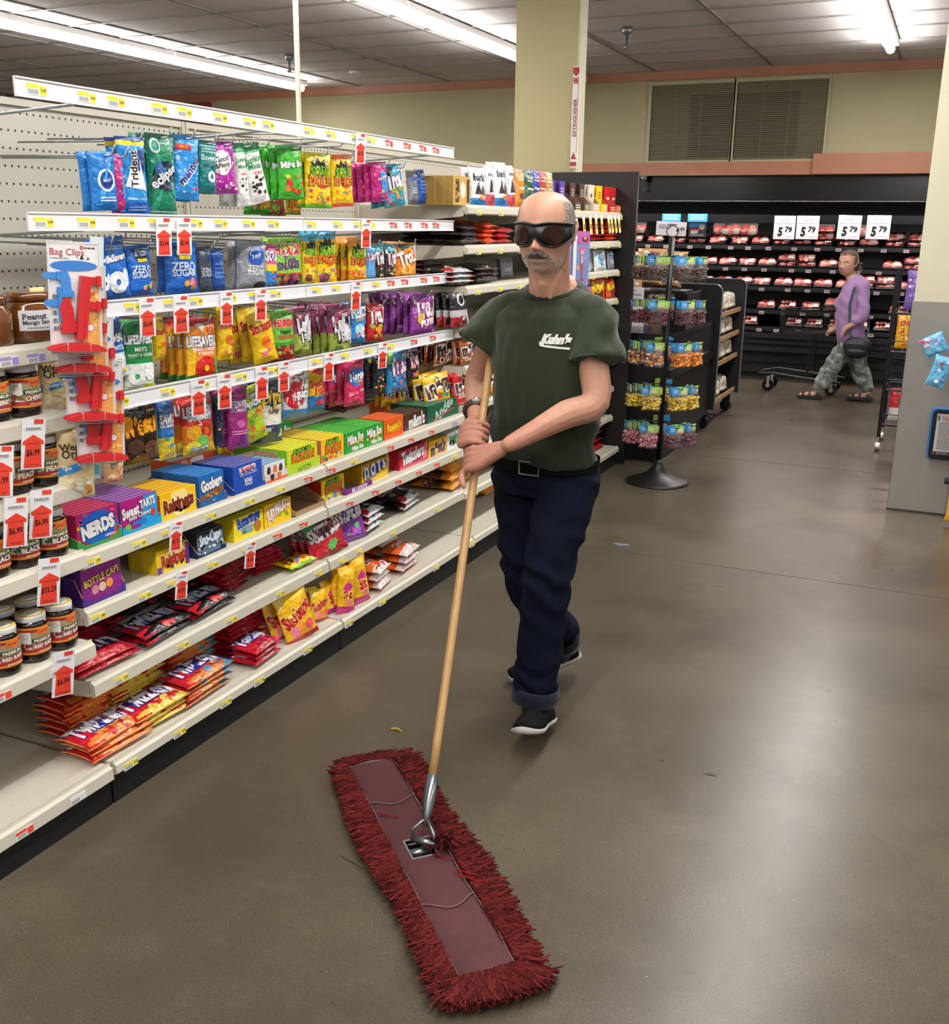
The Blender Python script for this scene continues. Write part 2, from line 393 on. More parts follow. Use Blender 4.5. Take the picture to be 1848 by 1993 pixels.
# sprinklers, detector
def sprinkler(x, y, z, lab, drop=.16):
    e = empty('sprinkler', (x, y, z), lab, 'sprinkler')
    b = G(); b.lathe([(.045, 0), (.04, -.04), (.018, -.06)], n=12); b.build('cup', 'chrome', e, True)
    b = G(); b.lathe([(.01, -.05), (.008, -drop + .02), (.022, -drop + .012), (.022, -drop)], n=10); b.build('nozzle', 'chrome', e, True)
p = at(563, 117, 2, CZ - .05); sprinkler(p.x, p.y, CZ, 'chrome ceiling sprinkler left of the cream pole')
p = at(1221, 66, 2, CZ - .05); sprinkler(p.x, p.y, CZ, 'chrome ceiling sprinkler right of the column')
p = at(1253, 352, 1, 11.56); sprinkler(p.x, 11.56, 2.14, 'small chrome sprinkler under the salmon band')
p = at(692, 138, 2, CZ); g = G(); g.lathe([(.07, 0), (.07, -.025), (.04, -.035)], (p.x, p.y, CZ), 16); tag(g.build('smoke_detector', 'lampbody', None, True), 'small white round detector on the ceiling left of the column', 'detector')

# ======================= meat case =======================
mc = empty('meat_case', (-1.7, 11.7, 0), 'long black multi-deck chilled meat case along the back wall', 'display case')
mc_off = mc.location
def part(gm, name, m, par=None, smooth=False, base=None):
    o = gm.build(name, m, par or mc, smooth); b = base if base is not None else V(mc_off)
    o.location = -b; return o
CX0, CX1 = -5.4, 1.4
g = G(); g.box(CX0, CX1, 11.72, 12.7, 0.06, .30); g.box(CX0, CX1, 11.66, 12.7, .30, .50); part(g, 'base', 'black')
g = G()
for z in (.17, .27, .37, .43): g.box(CX0, CX1, 11.64, 11.67, z, z + .018)
part(g, 'bumper_rail', 'blackgloss')
g = G(); g.box(CX0, CX1, 11.8, 12.7, 0, .06); part(g, 'toe_kick', 'kick')
g = G(); g.box(CX0, CX1, 12.62, 12.7, .5, 2.0); part(g, 'back_panel', 'black')
g = G(); g.box(CX0, CX1, 11.68, 11.74, 1.88, 2.15); part(g, 'canopy_front', 'blackgloss')
g = G(); g.box(CX0, CX1, 11.72, 12.7, 1.9, 2.0); part(g, 'canopy', 'black')
g = G(); g.box(CX0, CX1, 11.98, 12.03, 1.86, 1.885); part(g, 'light_channel', 'black')
g = G(); g.box(CX0, CX1, 12.02, 12.06, 1.66, 1.745, '30343a'); part(g, 'glass_lip', 'blackgloss')
DECK = [(1.50, 12.16, 'top shelf'), (1.415, 12.06, 'upper shelf'), (1.185, 12.0, 'second shelf'), (.98, 11.92, 'third shelf'), (.735, 11.84, 'fourth shelf'), (.555, 11.72, 'bottom deck')]
for z, yf, nm in DECK[1:]:
    g = G(); g.box(CX0, CX1, yf, 12.62, z - .02, z); o = part(g, 'shelf', 'black')
    b = G(); b.box(CX0, CX1, yf - .012, yf, z - .04, z + .004); bo = b.build('shelf_lip', 'black', o)
def meat_pack(seed, w=.19, d=.165, kindm=0):
    r = random.Random(seed); tr = G(); tr.box(-w / 2, w / 2, -d / 2, d / 2, 0, .018)
    a = G(); n = r.choice((2, 3, 4)) if kindm == 0 else 8; reds = ['c4524a', 'b8443e', 'cf6a5e', 'a83a36', 'd88a7c']
    for i in range(n):
        if kindm == 0: cx_, cy_, rx, ry, rz = (i + .5) / n * w * .8 - w * .4, r.uniform(-.01, .01), w * .52 / n + .012, d * .40, .022
        else: cx_, cy_, rx, ry, rz = (i % 4 + .5) / 4 * w * .84 - w * .42, (i // 4 - .5) * d * .42, .022, .026, .02
        vs = []; N = 10; Rr = 4; c = r.choice(reds)
        for j in range(Rr + 1):
            f = PI / 2 * j / Rr
            for q in range(N): an = 2 * PI * q / N; k_ = 1 + .15 * math.sin(3 * an + seed); vs.append((cx_ + rx * math.cos(f) * math.cos(an) * k_, cy_ + ry * math.cos(f) * math.sin(an) * k_, .014 + rz * math.sin(f)))
        a.add(vs, [(j * N + q, j * N + (q + 1) % N, (j + 1) * N + (q + 1) % N, (j + 1) * N + q) for j in range(Rr) for q in range(N)], c)
        vs2, fs2 = disc(cx_ - rx * .3, cy_ - ry * .2, rx * .5, ry * .22, n=8, rings=1); a.add([(x, y, .014 + rz * 1.01) for x, y in vs2], fs2, 'dcae9c')
    lb = G(); lb.box(.1 * w, .42 * w, -.3 * d, .06 * d, .037, .0378, 'd8d2ca')
    return tr.mesh('foam_tray', 'foam'), a.mesh('meat', 'meat', True), lb.mesh('price_sticker', 'paper')
mps = [meat_pack(i) for i in range(5)] + [meat_pack(9, kindm=1), meat_pack(10, kindm=1)]
tgm = G(); tgm.box(-.028, .028, -.002, 0, -.016, .016, 'cfc0be'); tgm.box(-.02, .02, -.0026, -.002, -.006, .006, '7c5a66'); tagm = tgm.mesh('price_tag', 'paper')
NUM = ['first', 'second', 'third', 'fourth', 'fifth', 'sixth', 'seventh', 'eighth', 'ninth', 'tenth', 'eleventh', 'twelfth', 'thirteenth', 'fourteenth', 'fifteenth', 'sixteenth', 'seventeenth', 'eighteenth', 'nineteenth', 'twentieth']
def place_meat(x, y, z, tilt, m, lab, sc=1.0):
    o = link('meat_tray', m[0]); o.location = (x, y, z); o.rotation_euler = (tilt, 0, rnd.uniform(-.06, .06)); o.scale = (sc, sc, 1)
    link('meat', m[1], o); link('price_sticker', m[2], o)
    tag(o, lab, 'meat tray', 'wrapped trays of meat in the chilled case')
rows = [(1.415, 12.13, 'upper shelf', .235), (1.185, 12.08, 'second shelf', .215), (.98, 12.0, 'third shelf', .21), (.735, 11.93, 'fourth shelf', .225), (.56, 11.85, 'bottom deck', .23)]
gaps = {3: [(-2.25, -1.95), (-.95, -.62)], 1: [(-.98, -.8)], 4: [(-1.92, -1.7)]}
for ri, (z, y, nm, st) in enumerate(rows):
    x = -3.45; k = 0
    while x < .15:
        if not any(a < x < b for a, b in gaps.get(ri, [])):
            m = mps[(k * 3 + ri * 2) % 5] if ri != 4 and not (ri == 3 and k % 2) else mps[5 + k % 2]
            place_meat(x + rnd.uniform(-.01, .01), y, z + .05, math.radians(34), m, 'wrapped meat tray on the %s of the case, %s from the left' % (nm, NUM[min(k, 19)]))
            if rnd.random() < .35 and ri < 4: place_meat(x, y + .02, z + .102, math.radians(34), mps[(k + ri) % 5], 'wrapped meat tray stacked on another, %s, %s from the left' % (nm, NUM[min(k, 19)]))
            k += 1
        x += st * rnd.uniform(.94, 1.08)
    for i in range(17):
        tx = -3.5 + i * .23 + rnd.uniform(-.04, .04)
        dk = DECK[1 + ri]; o = link('price_tag', tagm, mc, V((tx, dk[1] - .014, dk[0] - .03)) - V(mc_off))
k = 0
for px in (1245, 1408, 1430, 1462, 1612, 1622, 1684):    # packs standing against the back of the top shelf
    if px in (1622,): continue
    p = at(px, 404, 1, 12.25)
    o = link('meat_tray', mps[k % 5][0]); o.location = (p.x, 12.27, 1.57); o.rotation_euler = (math.radians(72), 0, 0); link('meat', mps[k % 5][1], o); link('price_sticker', mps[k % 5][2], o)
    tag(o, 'meat tray stood upright on the top shelf of the case, %s from the left' % NUM[k], 'meat tray', 'wrapped trays of meat in the chilled case'); k += 1
g = G(); g.box(CX0, CX1, 12.2, 12.62, 1.485, 1.50); part(g, 'shelf', 'black')
def price_card(px0, py0, px1, py1, Y, big, small, lab, tilt=0, head='c8485a', lines=3):
    a, b = at(px0, py0, 1, Y), at(px1, py1, 1, Y); w, h = b.x - a.x, a.z - b.z
    e = G(); e.box(-w / 2, w / 2, 0, .003, 0, h, 'e6e6ea'); o = e.build('price_sign', 'paper', None, None, ((a.x + b.x) / 2, Y, b.z)); o.rotation_euler = (0, math.radians(tilt), 0)
    ga = G(); it = [('T', big, -.18, .32, .22 if len(big) == 1 else .56, '121214', -.08, .05, None, 1.25), ('T', small, .2, .42, .34, '121214', -.08, .04)]
    if big == '4': it = [('T', '4', .22, .4, .12, '121214'), ('T', '49', .37, .5, .16, '121214'), ('m', -.42, .45, 0, .8, 3, '6a6a70'), ('m', -.1, .72, .2, .88, 1, '3a3a44')]
    else: it += [('T', "Kuhn's", 0, .93, .28, head, 0, .03), ('m', -.24, .76, .24, .88, 2, '707078'), ('m', -.44, .64, .44, .72, 1, '9a9aa4'), ('m', .1, .1, .4, .14, 1, 'b0b0b8')]
    art(ga, it, w, h, lambda x, y, L=0: (x * w, -L, y * h), 4, .001); ga.build('sign_print', 'paper', o)
    tag(o, lab, 'sign')
price_card(1509, 420, 1546, 466, 12.0, '5', '79', 'white price sign 5.79 hung on the meat case, leftmost of four')
price_card(1553, 420, 1592, 466, 12.0, '5', '79', 'white price sign 5.79 hung on the meat case, second of four')
price_card(1633, 419, 1673, 466, 12.0, '5', '79', 'white price sign 5.79 above the woman, third of four', 1.5)
price_card(1690, 419, 1731, 466, 12.0, '5', '79', 'white price sign 5.79 at the far right, last of four')
price_card(1216, 420, 1232, 462, 12.0, '9', '', 'narrow white price sign with a 9 beside the black end panel')
price_card(1278, 431, 1335, 459, 11.95, '4', '49', 'wide white price sign 4.49 hung above the snack rack', 2)
for i, (x0, x1, lb) in enumerate(((1290, 1325, 'left'), (1340, 1377, 'right'))):
    a, b = at(x0, 416, 1, 12.01), at(x1, 432, 1, 12.01); g = G(); g.box(a.x, b.x, 12.01, 12.013, b.z, a.z, '2c88c0'); o = g.build('shelf_card', 'paper')
    ga = G(); w_, h_ = b.x - a.x, a.z - b.z; art(ga, [('T', 'BUTCHER SHOP', 0, .78, .7, 'c8e4f4'), ('m', -.4, .2, .4, .6, 2, 'a8d0e8')], w_, h_, lambda x, y, L=0: ((a.x + b.x) / 2 + x * w_, 12.01 - L, b.z + y * h_), 3, .001); ga.build('sign_print', 'paper', o)
    tag(o, 'small blue card on the meat case rail, %s one of two' % lb, 'sign')
a, b = at(1341, 432, 1, 12.05), at(1374, 462, 1, 12.05); g = G(); g.box(a.x, b.x, 12.05, 12.08, b.z, a.z, '1c2028'); o = g.build('boxed_meat', 'card')
ga = G(); w_, h_ = b.x - a.x, a.z - b.z; art(ga, [('r', -.46, .66, .46, .96, '2c78a8'), ('e', .26, .66, .16, .14, 'b8a08c'), ('T', 'ANGUS', -.14, .5, .5, 'c8402c'), ('T', 'BEEF', -.14, .34, .4, 'd8d0c8'), ('m', -.4, .08, .4, .22, 2, 'a09890')], w_, h_, lambda x, y, L=0: ((a.x + b.x) / 2 + x * w_, 12.05 - L, b.z + y * h_), 3, .001); ga.build('front_print', 'paper', o)
tag(o, 'black boxed meat pack with blue header under the right blue card', 'box')
# ======================= packs: bags, boxes, trays =======================
def smooth(t): t = max(0.0, min(1.0, t)); return t * t * (3 - 2 * t)
def bag_fn(w, h, t, seed=0, crinkle=1.0, taper=0.0, ev=.16):
    def d(u, v):
        a = max(0.0, 1 - abs(u) ** 2.4) ** 0.75 * smooth(v / ev) * smooth((1 - v) / (ev * .8))
        nz = noise.noise(V((u * w * 26 + seed * 7.3, v * h * 26, seed * 3.1)))
        nz += .6 * noise.noise(V((u * w * 60 + seed, v * h * 22, 5.0)))
        return t * .5 * a + nz * .0042 * crinkle * (0.5 + a)
    def surf(x, y, lift=0.0, back=False):
        u = x * 2; q = smooth(y / .2) * smooth((1 - y) / .2)
        xx = x * w * (1 - .07 * q) * (1 - taper * y)
        dd = d(u, y)
        if back: return (xx, max(dd, 0.0008) * .8 + .0006, y * h)
        return (xx, -max(dd, -.001) - .0006 - lift, y * h)
    return surf
def bag_mesh(name, w, h, t, bands, back, seed=0, crinkle=1.0, taper=0.0, m='film', ev=.16):
    surf = bag_fn(w, h, t, seed, crinkle, taper, ev); g = G(); nx = 14 if w > h else 10
    vs_ = sorted(set([0, .03, .07, .12, .97, 1.0] + [round(i / 12, 3) for i in range(2, 12)] + [b[0] for b in bands]))
    rows = len(vs_); o = 0
    F = [surf(i / nx - .5, v) for v in vs_ for i in range(nx + 1)]
    B = [surf(i / nx - .5, v, 0, True) for v in vs_ for i in range(nx + 1)]
    g.v = F + B; N = len(F)
    for j in range(rows - 1):
        vm = (vs_[j] + vs_[j + 1]) / 2; c = next((b[1] for b in bands if vm < b[0]), bands[-1][1]); c = hx(c)
        for i in range(nx):
            a = j * (nx + 1) + i; g.f.append((a, a + 1, a + nx + 2, a + nx + 1)); g.c.append(c)
            g.f.append((N + a, N + a + nx + 1, N + a + nx + 2, N + a + 1)); g.c.append(hx(back))
        for i, e in ((0, 0), (nx, 1)):
            a = j * (nx + 1) + i; b = a + nx + 1
            g.f.append((a, b, N + b, N + a) if not e else (a, N + a, N + b, b)); g.c.append(c)
    for j in (0, rows - 1):
        for i in range(nx):
            a = j * (nx + 1) + i; g.f.append((a, N + a, N + a + 1, a + 1) if j == 0 else (a, a + 1, N + a + 1, N + a)); g.c.append(hx(back))
    def on_mesh(x, y, lift=0.0):          # the print follows the faceted film, not the ideal curve
        fx = (x + .5) * nx; i = min(int(fx), nx - 1); fx -= i
        j = 0
        while j < rows - 2 and vs_[j + 1] < y: j += 1
        fy = (y - vs_[j]) / (vs_[j + 1] - vs_[j]); a = j * (nx + 1) + i
        p = [F[a][k] * (1 - fx) * (1 - fy) + F[a + 1][k] * fx * (1 - fy) + F[a + nx + 1][k] * (1 - fx) * fy + F[a + nx + 2][k] * fx * fy for k in range(3)]
        return (p[0], p[1] - lift, p[2])
    return g.mesh(name, m, True), on_mesh

W_, K_, R_, Y_, B_, GR, PU = 'f2f2f0', '15151a', 'd3202a', 'f6cf12', '1568c4', '2fa03a', '8c2a9a'
def two(a, b, split): return [(split, b), (1.01, a)]
KIN = {}
def kind(k, desc, bands, items, back=None, t=.034, cat='candy bag', name='candy_bag', **kw):
    KIN[k] = dict(desc=desc, bands=bands, art=items, back=back or bands[-1][1], t=t, cat=cat, name=name, **kw)
sol = lambda c: [(1.01, c)]
CANDY = ['e8402c', 'f6c21c', '48b048', 'f08428', 'c03a98', '3a84d8']
kind('ringblue', 'bright blue mint bag with white ring emblem', sol('1878c8'), [('p', [(-.4, .1), (.1, .9), (.3, .9), (-.2, .1)], '48a4e4'), ('e', 0, .52, .33, .33, 'dfeaf6', .78), ('e', 0, .52, .24, .24, '123c8c'), ('t', 'MINT', 0, .52, .3, W_), ('m', -.3, .15, .3, .25, 2, 'cfe2f4')])
kind('trident', 'blue gum bag with white triangle and upright black lettering', [(.18, '1458b8'), (.9, '1c88d0'), (.96, 'f0d020'), (1.01, '1a50b0')], [('e', .22, .7, .2, .34, '183c78'), ('p', [(-.38, .38), (.08, .88), (.38, .32)], W_), ('T', 'Trident', -.06, .60, 1.05, K_, PI / 2, .03, W_), ('t', 'ORIGINAL FLAVOR', 0, .22, .74, W_), ('m', -.3, .06, .35, .13, 2, 'c8dcf4')])
kind('eclipse', 'dark green gum bag with round black emblem and slanted white lettering', sol('0c7a58'), [('p', [(0, .48), (-.45, .9), (-.3, .95)], '38a080'), ('p', [(0, .48), (.45, .2), (.48, .35)], '38a080'), ('p', [(0, .48), (-.48, .1), (-.3, .03)], '2c9474'), ('e', -.28, .86, .16, .22, W_, .7), ('e', .02, .5, .42, .42, '0e1a38'), ('e', -.08, .58, .26, .2, '2a5a94'), ('T', 'eclipse', 0, .49, 1.0, W_, .62, .03, '0a2a30'), ('t', 'EIGHTEEN-PIECE PACKAGES', 0, .06, .9, W_)])
kind('mentos', 'light blue mint roll bag with slanted dark blue lettering', sol('2a92e0'), [('s', 40, -.45, .12, .45, .9, .05, ['8cc8f4', 'c4e4fa', '5cb0ee']), ('r', -.45, .78, .05, .86, R_), ('t', '6 ROLLS', -.2, .82, .44, Y_), ('T', 'mentos', .02, .46, 1.05, '13297c', .85, .04, W_), ('t', 'mint', .3, .2, .3, 'e43060')])
kind('tealmint', 'teal candy bag with pale leaf and ring print', sol('177c7c'), [('m', -.4, .76, .4, .92, 3, 'a8dcd8'), ('T', 'Savers', 0, .68, .8, 'e2f2f0', 0, .02), ('e', .1, .32, .24, .24, 'dff0ee', .45), ('r', -.49, .5, .49, .56, '0e5c60')])
kind('goodplenty', 'magenta candy bag with white oval and pink pellets', sol('a8209c'), [('s', 30, -.45, .05, .45, .45, .045, ['f4d8ec', 'f06cb4', 'd8409c']), ('s', 6, .1, .5, .45, .9, .05, ['e46cc0', 'f4d0ea']), ('e', -.12, .6, .36, .34, W_), ('T', 'Good', -.12, .67, .48, K_, .15), ('T', '&Plenty', -.1, .54, .56, K_, .15)], back='c0186c')
kind('junior', 'white chocolate mint bag with dark bean print', [(.86, W_), (1.01, '1c9450')], [('T', 'Junior', .02, .74, .86, '1c8c46', .1, .02), ('t', 'Mints', 0, .64, .6, '1c8c46'), ('t', 'FLAV', .1, .52, .4, R_), ('s', 12, -.32, .18, .32, .46, .085, ['2a1c18', '3a2a24', 'e8e4e0'])])
kind('mikegreen', 'bright green chewy candy bag with white lettering', sol('3cae2c'), [('r', -.49, .9, .49, .96, '2a8a20'), ('T', 'Mike Ike', 0, .66, .88, W_, .08, .04, '1c5c1c'), ('s', 12, -.3, .14, .35, .45, .09, ['f07c28', 'd82c28', 'f4c020', '58c838'])])
kind('spk', 'yellow sour candy bag with green and orange lettering', [(.07, '64b82c'), (.97, 'f8d010'), (1.01, 'd8dc30')], [('s', 12, -.42, .7, .42, .92, .035, CANDY), ('p', [(-.3, .72), (-.36, .84), (-.16, .78), (-.1, .92), (0, .8), (.14, .9), (.18, .76), (.36, .8), (.28, .7)], '1c1a14'), ('T', 'SOUR', 0, .66, .74, '78b828', 0, .05, '1c1a14', 1.5), ('T', 'PATCH', 0, .5, .84, 'e86c1c', 0, .05, '1c1a14', 1.3), ('t', 'KIDS', .08, .4, .3, R_, 0, .04), ('s', 14, -.4, .1, .4, .32, .05, CANDY)])
kind('spkred', 'yellow sour candy bag with orange top corners', [(.07, 'e8542c'), (.92, 'f8d010'), (1.01, 'f07038')], KIN['spk']['art'])
kind('spkblue', 'yellow sour candy bag with sky blue top', [(.05, '3cb4e4'), (.86, 'f4ce12'), (1.01, '4cb8e4')], KIN['spk']['art'][1:6] + [('e', -.2, .16, .22, .16, '7c4050'), ('t', 'KIDS', .2, .3, .3, '7c4a9a')])
kind('spkorange', 'yellow and orange sour candy bag', [(.3, 'f0921c'), (.86, 'f6cc14'), (1.01, 'f09420')], KIN['spk']['art'][1:6] + [('s', 10, -.3, .1, .3, .28, .06, ['f4a424', 'e8762c', 'f8d454'])])
kind('sweetpink', 'magenta and blue sour candy bag', [(1.01, 'b81c78')], [('p', [(.05, .03), (.48, .03), (.48, .97), (-.1, .97)], '3c94d4'), ('T', 'SweeTARTS', .1, .62, .7, W_, .25, .04, 'b8186c'), ('s', 16, -.3, .12, .4, .5, .06, CANDY)])
kind('trollicyan', 'cyan gummy crawler bag with white lettering', sol('2c9cb4'), [('p', [(-.48, .97), (-.3, .7), (0, .97)], '1c1c28'), ('T', 'Trolli', 0, .66, .84, W_, .1, .05, '9c1c54', 2.0), ('T', 'SOUR', 0, .42, .56, 'b4d430', .1, .03, '14303c'), ('s', 14, -.4, .06, .4, .36, .06, ['f0a028', 'e84c88', '58c050'])], back='1c2430')
kind('lsblue', 'royal blue mint bag with large white ring candy', sol('1a64b8'), [('T', 'LifeSavers', 0, .68, .9, W_, .1, .05, '0c2c6c', 1.3), ('m', -.3, .8, .35, .88, 2, 'a8ccf0'), ('e', -.02, .28, .36, .34, W_, .3), ('e', .34, .34, .16, .28, 'dce8f4')])
kind('zeroblue', 'blue sugar-free hard candy bag', sol('1668c8'), [('p', [(-.28, .94), (.2, .97), (.24, .76), (-.24, .73)], '20304c'), ('t', 'JOLLY', -.02, .9, .36, 'd8e4f0', .06), ('t', 'RANCHER', -.02, .82, .42, 'd8e4f0', .06), ('r', -.15, .68, .2, .75, 'f0d820'), ('T', 'ZERO', 0, .54, .74, 'e4ecf6'), ('T', 'SUGAR', 0, .42, .74, 'e4ecf6'), ('s', 12, .0, .12, .35, .26, .07, ['b83048', '78a838', 'd0a050', 'e088a0'])])
kind('zerogrey', 'slate grey sugar-free hard candy bag', sol('3c4654'), [('T', 'ZERO', 0, .5, .74, 'b8c0c8'), ('T', 'SUGAR', 0, .4, .74, 'b8c0c8'), ('e', .1, .8, .16, .16, '22408c')], back='283040')
kind('plainblue', 'plain blue foil bag seen edge-on', sol('1c4c9c'), [('m', -.3, .3, .3, .7, 4, '5c88cc')])
kind('silver', 'silver foil bag with round blue emblem', sol('8c9098'), [('e', .02, .72, .27, .25, '1f4fa8'), ('t', 'York', .02, .72, .36, W_, .2), ('T', 'ZERO', .0, .46, .56, 'd8dadf'), ('t', 'SUGAR', .0, .38, .56, 'd8dadf'), ('e', .15, .12, .22, .1, '2a2020')], t=.05)
kind('strip', 'narrow blue and yellow candy bag', [(.4, '2c80d0'), (.55, 'f0d020'), (1.01, 'e8508c')], [('T', 'SOUR', 0, .75, .9, W_, 0, .05, '1c3c9c', 2), ('s', 8, -.4, .1, .4, .4, .1, CANDY)])
kind('haribo', 'lime green gummy bag with dark window below', [(.26, '3c2c3c'), (.3, 'd02028'), (1.01, '84c434')], [('T', 'HARIBO', 0, .78, .84, 'd82030', 0, .06, W_, 1.2), ('T', 'Twin', .02, .58, .4, '6c2484'), ('T', 'SNAKES', 0, .46, .72, '5c2080', .05, .04), ('s', 22, -.42, .04, .42, .24, .07, ['5c8c2c', '9c4430', '7c3080', 'b47830'])])
kind('cherry', 'lime green gummy cherry bag with clear lower window', [(.34, '7a2424'), (.4, '3c9c30'), (1.01, '6cb83c')], [('T', 'HARIBO', 0, .78, .86, 'd82030', 0, .06, W_, 1.2), ('T', 'Happy', 0, .6, .5, '244c1c'), ('T', 'CHERRIES', 0, .5, .7, R_), ('s', 24, -.42, .04, .42, .32, .07, ['c02028', '8c1820', '6cb038', 'e05040'])])
kind('rollblue', 'light blue candy bag seen nearly edge-on', sol('5ca4dc'), [('T', 'Nerds', 0, .7, .8, W_, .2, .04, '8c2c84', 2)])
kind('crawl', 'dark gummy crawler bag with teal stripe', [(.8, '34282c'), (1.01, '38a8b0')], [('T', 'Trolli', 0, .66, .9, W_, .1, .05, '9c1c54', 2.4), ('s', 10, -.35, .08, .35, .45, .08, ['c89868', '7c5440', 'b0c040'])])
kind('peach', 'orange gummy ring bag with white lettering', sol('f08c18'), [('p', [(-.48, .97), (-.3, .8), (.1, .9), (.48, .8), (.48, .97)], '1c4c4c'), ('T', 'Trolli', -.02, .62, .86, W_, .3, .05, '7c1c3c', 1.6), ('e', -.1, .26, .24, .2, 'f8c860', .45), ('e', .2, .2, .16, .14, 'f4b040', .4)])
kind('caramel', 'tan caramel bag with golden sweets', [(.55, 'd89c50'), (1.01, 'e4c88c')], [('T', "Werther's", 0, .78, .9, '4c3018', .5, .03), ('T', 'Original', 0, .66, .8, '4c3018', .5, .03), ('s', 14, -.35, .06, .4, .4, .1, ['e8a838', 'f4d890', 'c87c28'])], back='c09050')
kind('lswhite', 'blue and white mint bag with snowy peak print', [(.42, 'd8e6f2'), (1.01, '1a5cac')], [('T', 'SAVERS', 0, .66, .9, W_, 0, .05, '0c2c6c', 1.5), ('t', 'MINTS', 0, .5, .6, W_), ('e', 0, .28, .3, .28, 'f8fbff', .4), ('r', -.1, .1, .45, .15, 'f0d820')])
kind('wint', 'green mint bag with white rings', [(.06, '3cb43c'), (.42, 'dfeadf'), (1.01, '1f8a44')], [('T', 'LIFESAVERS', 0, .76, .92, W_, 0, .05, '143c74', 1.7), ('T', 'MINTS', 0, .62, .42, W_), ('t', 'WINT O GREEN', 0, .54, .8, W_), ('e', -.16, .24, .26, .24, W_, .3), ('e', -.16, .24, .08, .07, '2c9c44'), ('e', .28, .3, .2, .24, 'f0f4f0'), ('r', .1, .07, .42, .13, 'd8e030')])
kind('hardcandy', 'orange and red hard candy bag with red ring', [(.12, '3c8c3c'), (.3, 'e85c20'), (.9, 'f08a28'), (1.01, 'c02020')], [('p', [(-.46, .1), (-.46, .9), (-.2, .6), (-.3, .12)], 'f4c41c'), ('p', [(-.2, .93), (.1, .96), (.0, .8)], 'f0ead8'), ('e', .3, .84, .16, .16, 'c8642c'), ('T', 'LIFESAVERS', .0, .66, .92, W_, 0, .05, '143c74', 1.9), ('t', 'HARD CANDY', .06, .53, .74, W_, 0, .03), ('t', '5 FLAVORS', .08, .46, .5, W_), ('e', .06, .22, .32, .3, 'd42420', .35), ('e', .06, .22, .09, .08, 'f8b020'), ('p', [(.3, .4), (.46, .35), (.46, .1), (.36, .05)], '44a048')])
kind('stary', 'yellow fruit chew bag with pink and red print', sol('f4c814'), [('p', [(-.48, .6), (.48, .75), (.48, .97), (-.48, .97)], 'f8dc50'), ('T', 'Starburst', 0, .7, .92, 'c81c2c', .15, .05, 'f8e878', 1.9), ('e', .05, .4, .2, .2, 'f07c1c'), ('T', 'DUOS', .05, .4, .3, R_, .2), ('s', 10, -.3, .1, .4, .34, .08, ['f07878', 'f4a02c', 'f8e070', 'e85c9c'])])
kind('laffy', 'mauve and olive taffy bag with bold lettering', [(.48, '9aa844'), (1.01, '9c3c6c')], [('s', 8, -.35, .65, .4, .92, .07, ['e8a0a0', 'd86c7c']), ('s', 14, -.42, .05, .42, .42, .1, ['6c8c34', '54742c', 'b4c060']), ('T', 'Laffy', .05, .62, .8, 'e8e4e8', .15, .06, K_, 1.7), ('T', 'Taffy', .12, .42, .8, 'e8e4e8', .15, .06, K_, 1.7)])
kind('nerdsblue', 'sky blue candy bag with red gummy clusters', sol('2c8cd8'), [('T', 'NERDS', .0, .78, .9, W_, .12, .06, '1c3c9c', 1.8), ('T', 'Gummy', 0, .6, .5, Y_, .2), ('e', 0, .34, .3, .24, 'a8dcf4'), ('s', 12, -.25, .14, .3, .45, .08, ['d83038', 'e86048', 'f4f4f4'])])
kind('trollired', 'red gummy bag with white lettering', sol('c41c24'), [('T', 'Trolli', 0, .72, .9, W_, .1, .06, '5c1020', 2.2), ('s', 14, -.35, .1, .35, .5, .1, ['e8b020', '8cb83c', 'f07030', '4c1c1c'])])
kind('purple', 'purple gummy bag with white bubble lettering', sol('8c3a96'), [('s', 14, -.4, .05, .45, .95, .08, ['b468b8', 'c884c8', '6c2478']), ('T', 'Trolli', .05, .68, .86, W_, .15, .06, 'a02c6c', 2.0), ('e', -.15, .4, .13, .15, 'f0d030'), ('T', 'PUFFS', .15, .3, .6, W_, .15, .06, 'b02c84')], back='3c1c4c')
kind('riesen', 'dark brown chocolate chew bag with orange lettering', sol('241610'), [('T', 'Riesen', .02, .66, .9, 'f0a41c', .08, .07, '4c2008', 1.6), ('e', -.2, .3, .2, .16, '4c2c1c'), ('e', .2, .24, .22, .16, '5c3824'), ('p', [(-.48, .04), (-.1, .2), (.2, .1), (.48, .16), (.48, .04)], '5c4028'), ('m', .1, .84, .4, .9, 1, 'c8a888')], t=.045)
kind('lsgumblue', 'blue and yellow fruit gummies bag', [(.4, 'd4c838'), (1.01, '2c6cb4')], [('T', 'SAVERS', 0, .72, .9, W_, 0, .05, '143c74', 2.2), ('T', 'GUMMIES', 0, .6, .86, W_), ('s', 14, -.4, .08, .4, .5, .1, ['f0e048', '4c9ce0', '58a848', 'e8c020'])])
kind('lsgum', 'red and yellow fruit gummies bag with round fruits', [(.2, 'e0b020'), (.55, 'e87c24'), (1.01, 'd8382c')], [('T', 'LIFESAVERS', 0, .8, .94, W_, 0, .05, '143c74', 2.0), ('T', 'GUMMIES', .02, .69, .8, W_, 0, .03, '3c4c9c'), ('t', '5', .0, .6, .1, W_), ('e', -.2, .42, .22, .2, 'f4b428'), ('e', .22, .44, .22, .2, 'c42c2c', .5), ('e', .05, .24, .22, .18, '68b048'), ('e', -.25, .16, .2, .16, 'f0dc3c'), ('T', 'Savers', -.05, .13, .5, W_, .1, .04, '2c5c9c')])
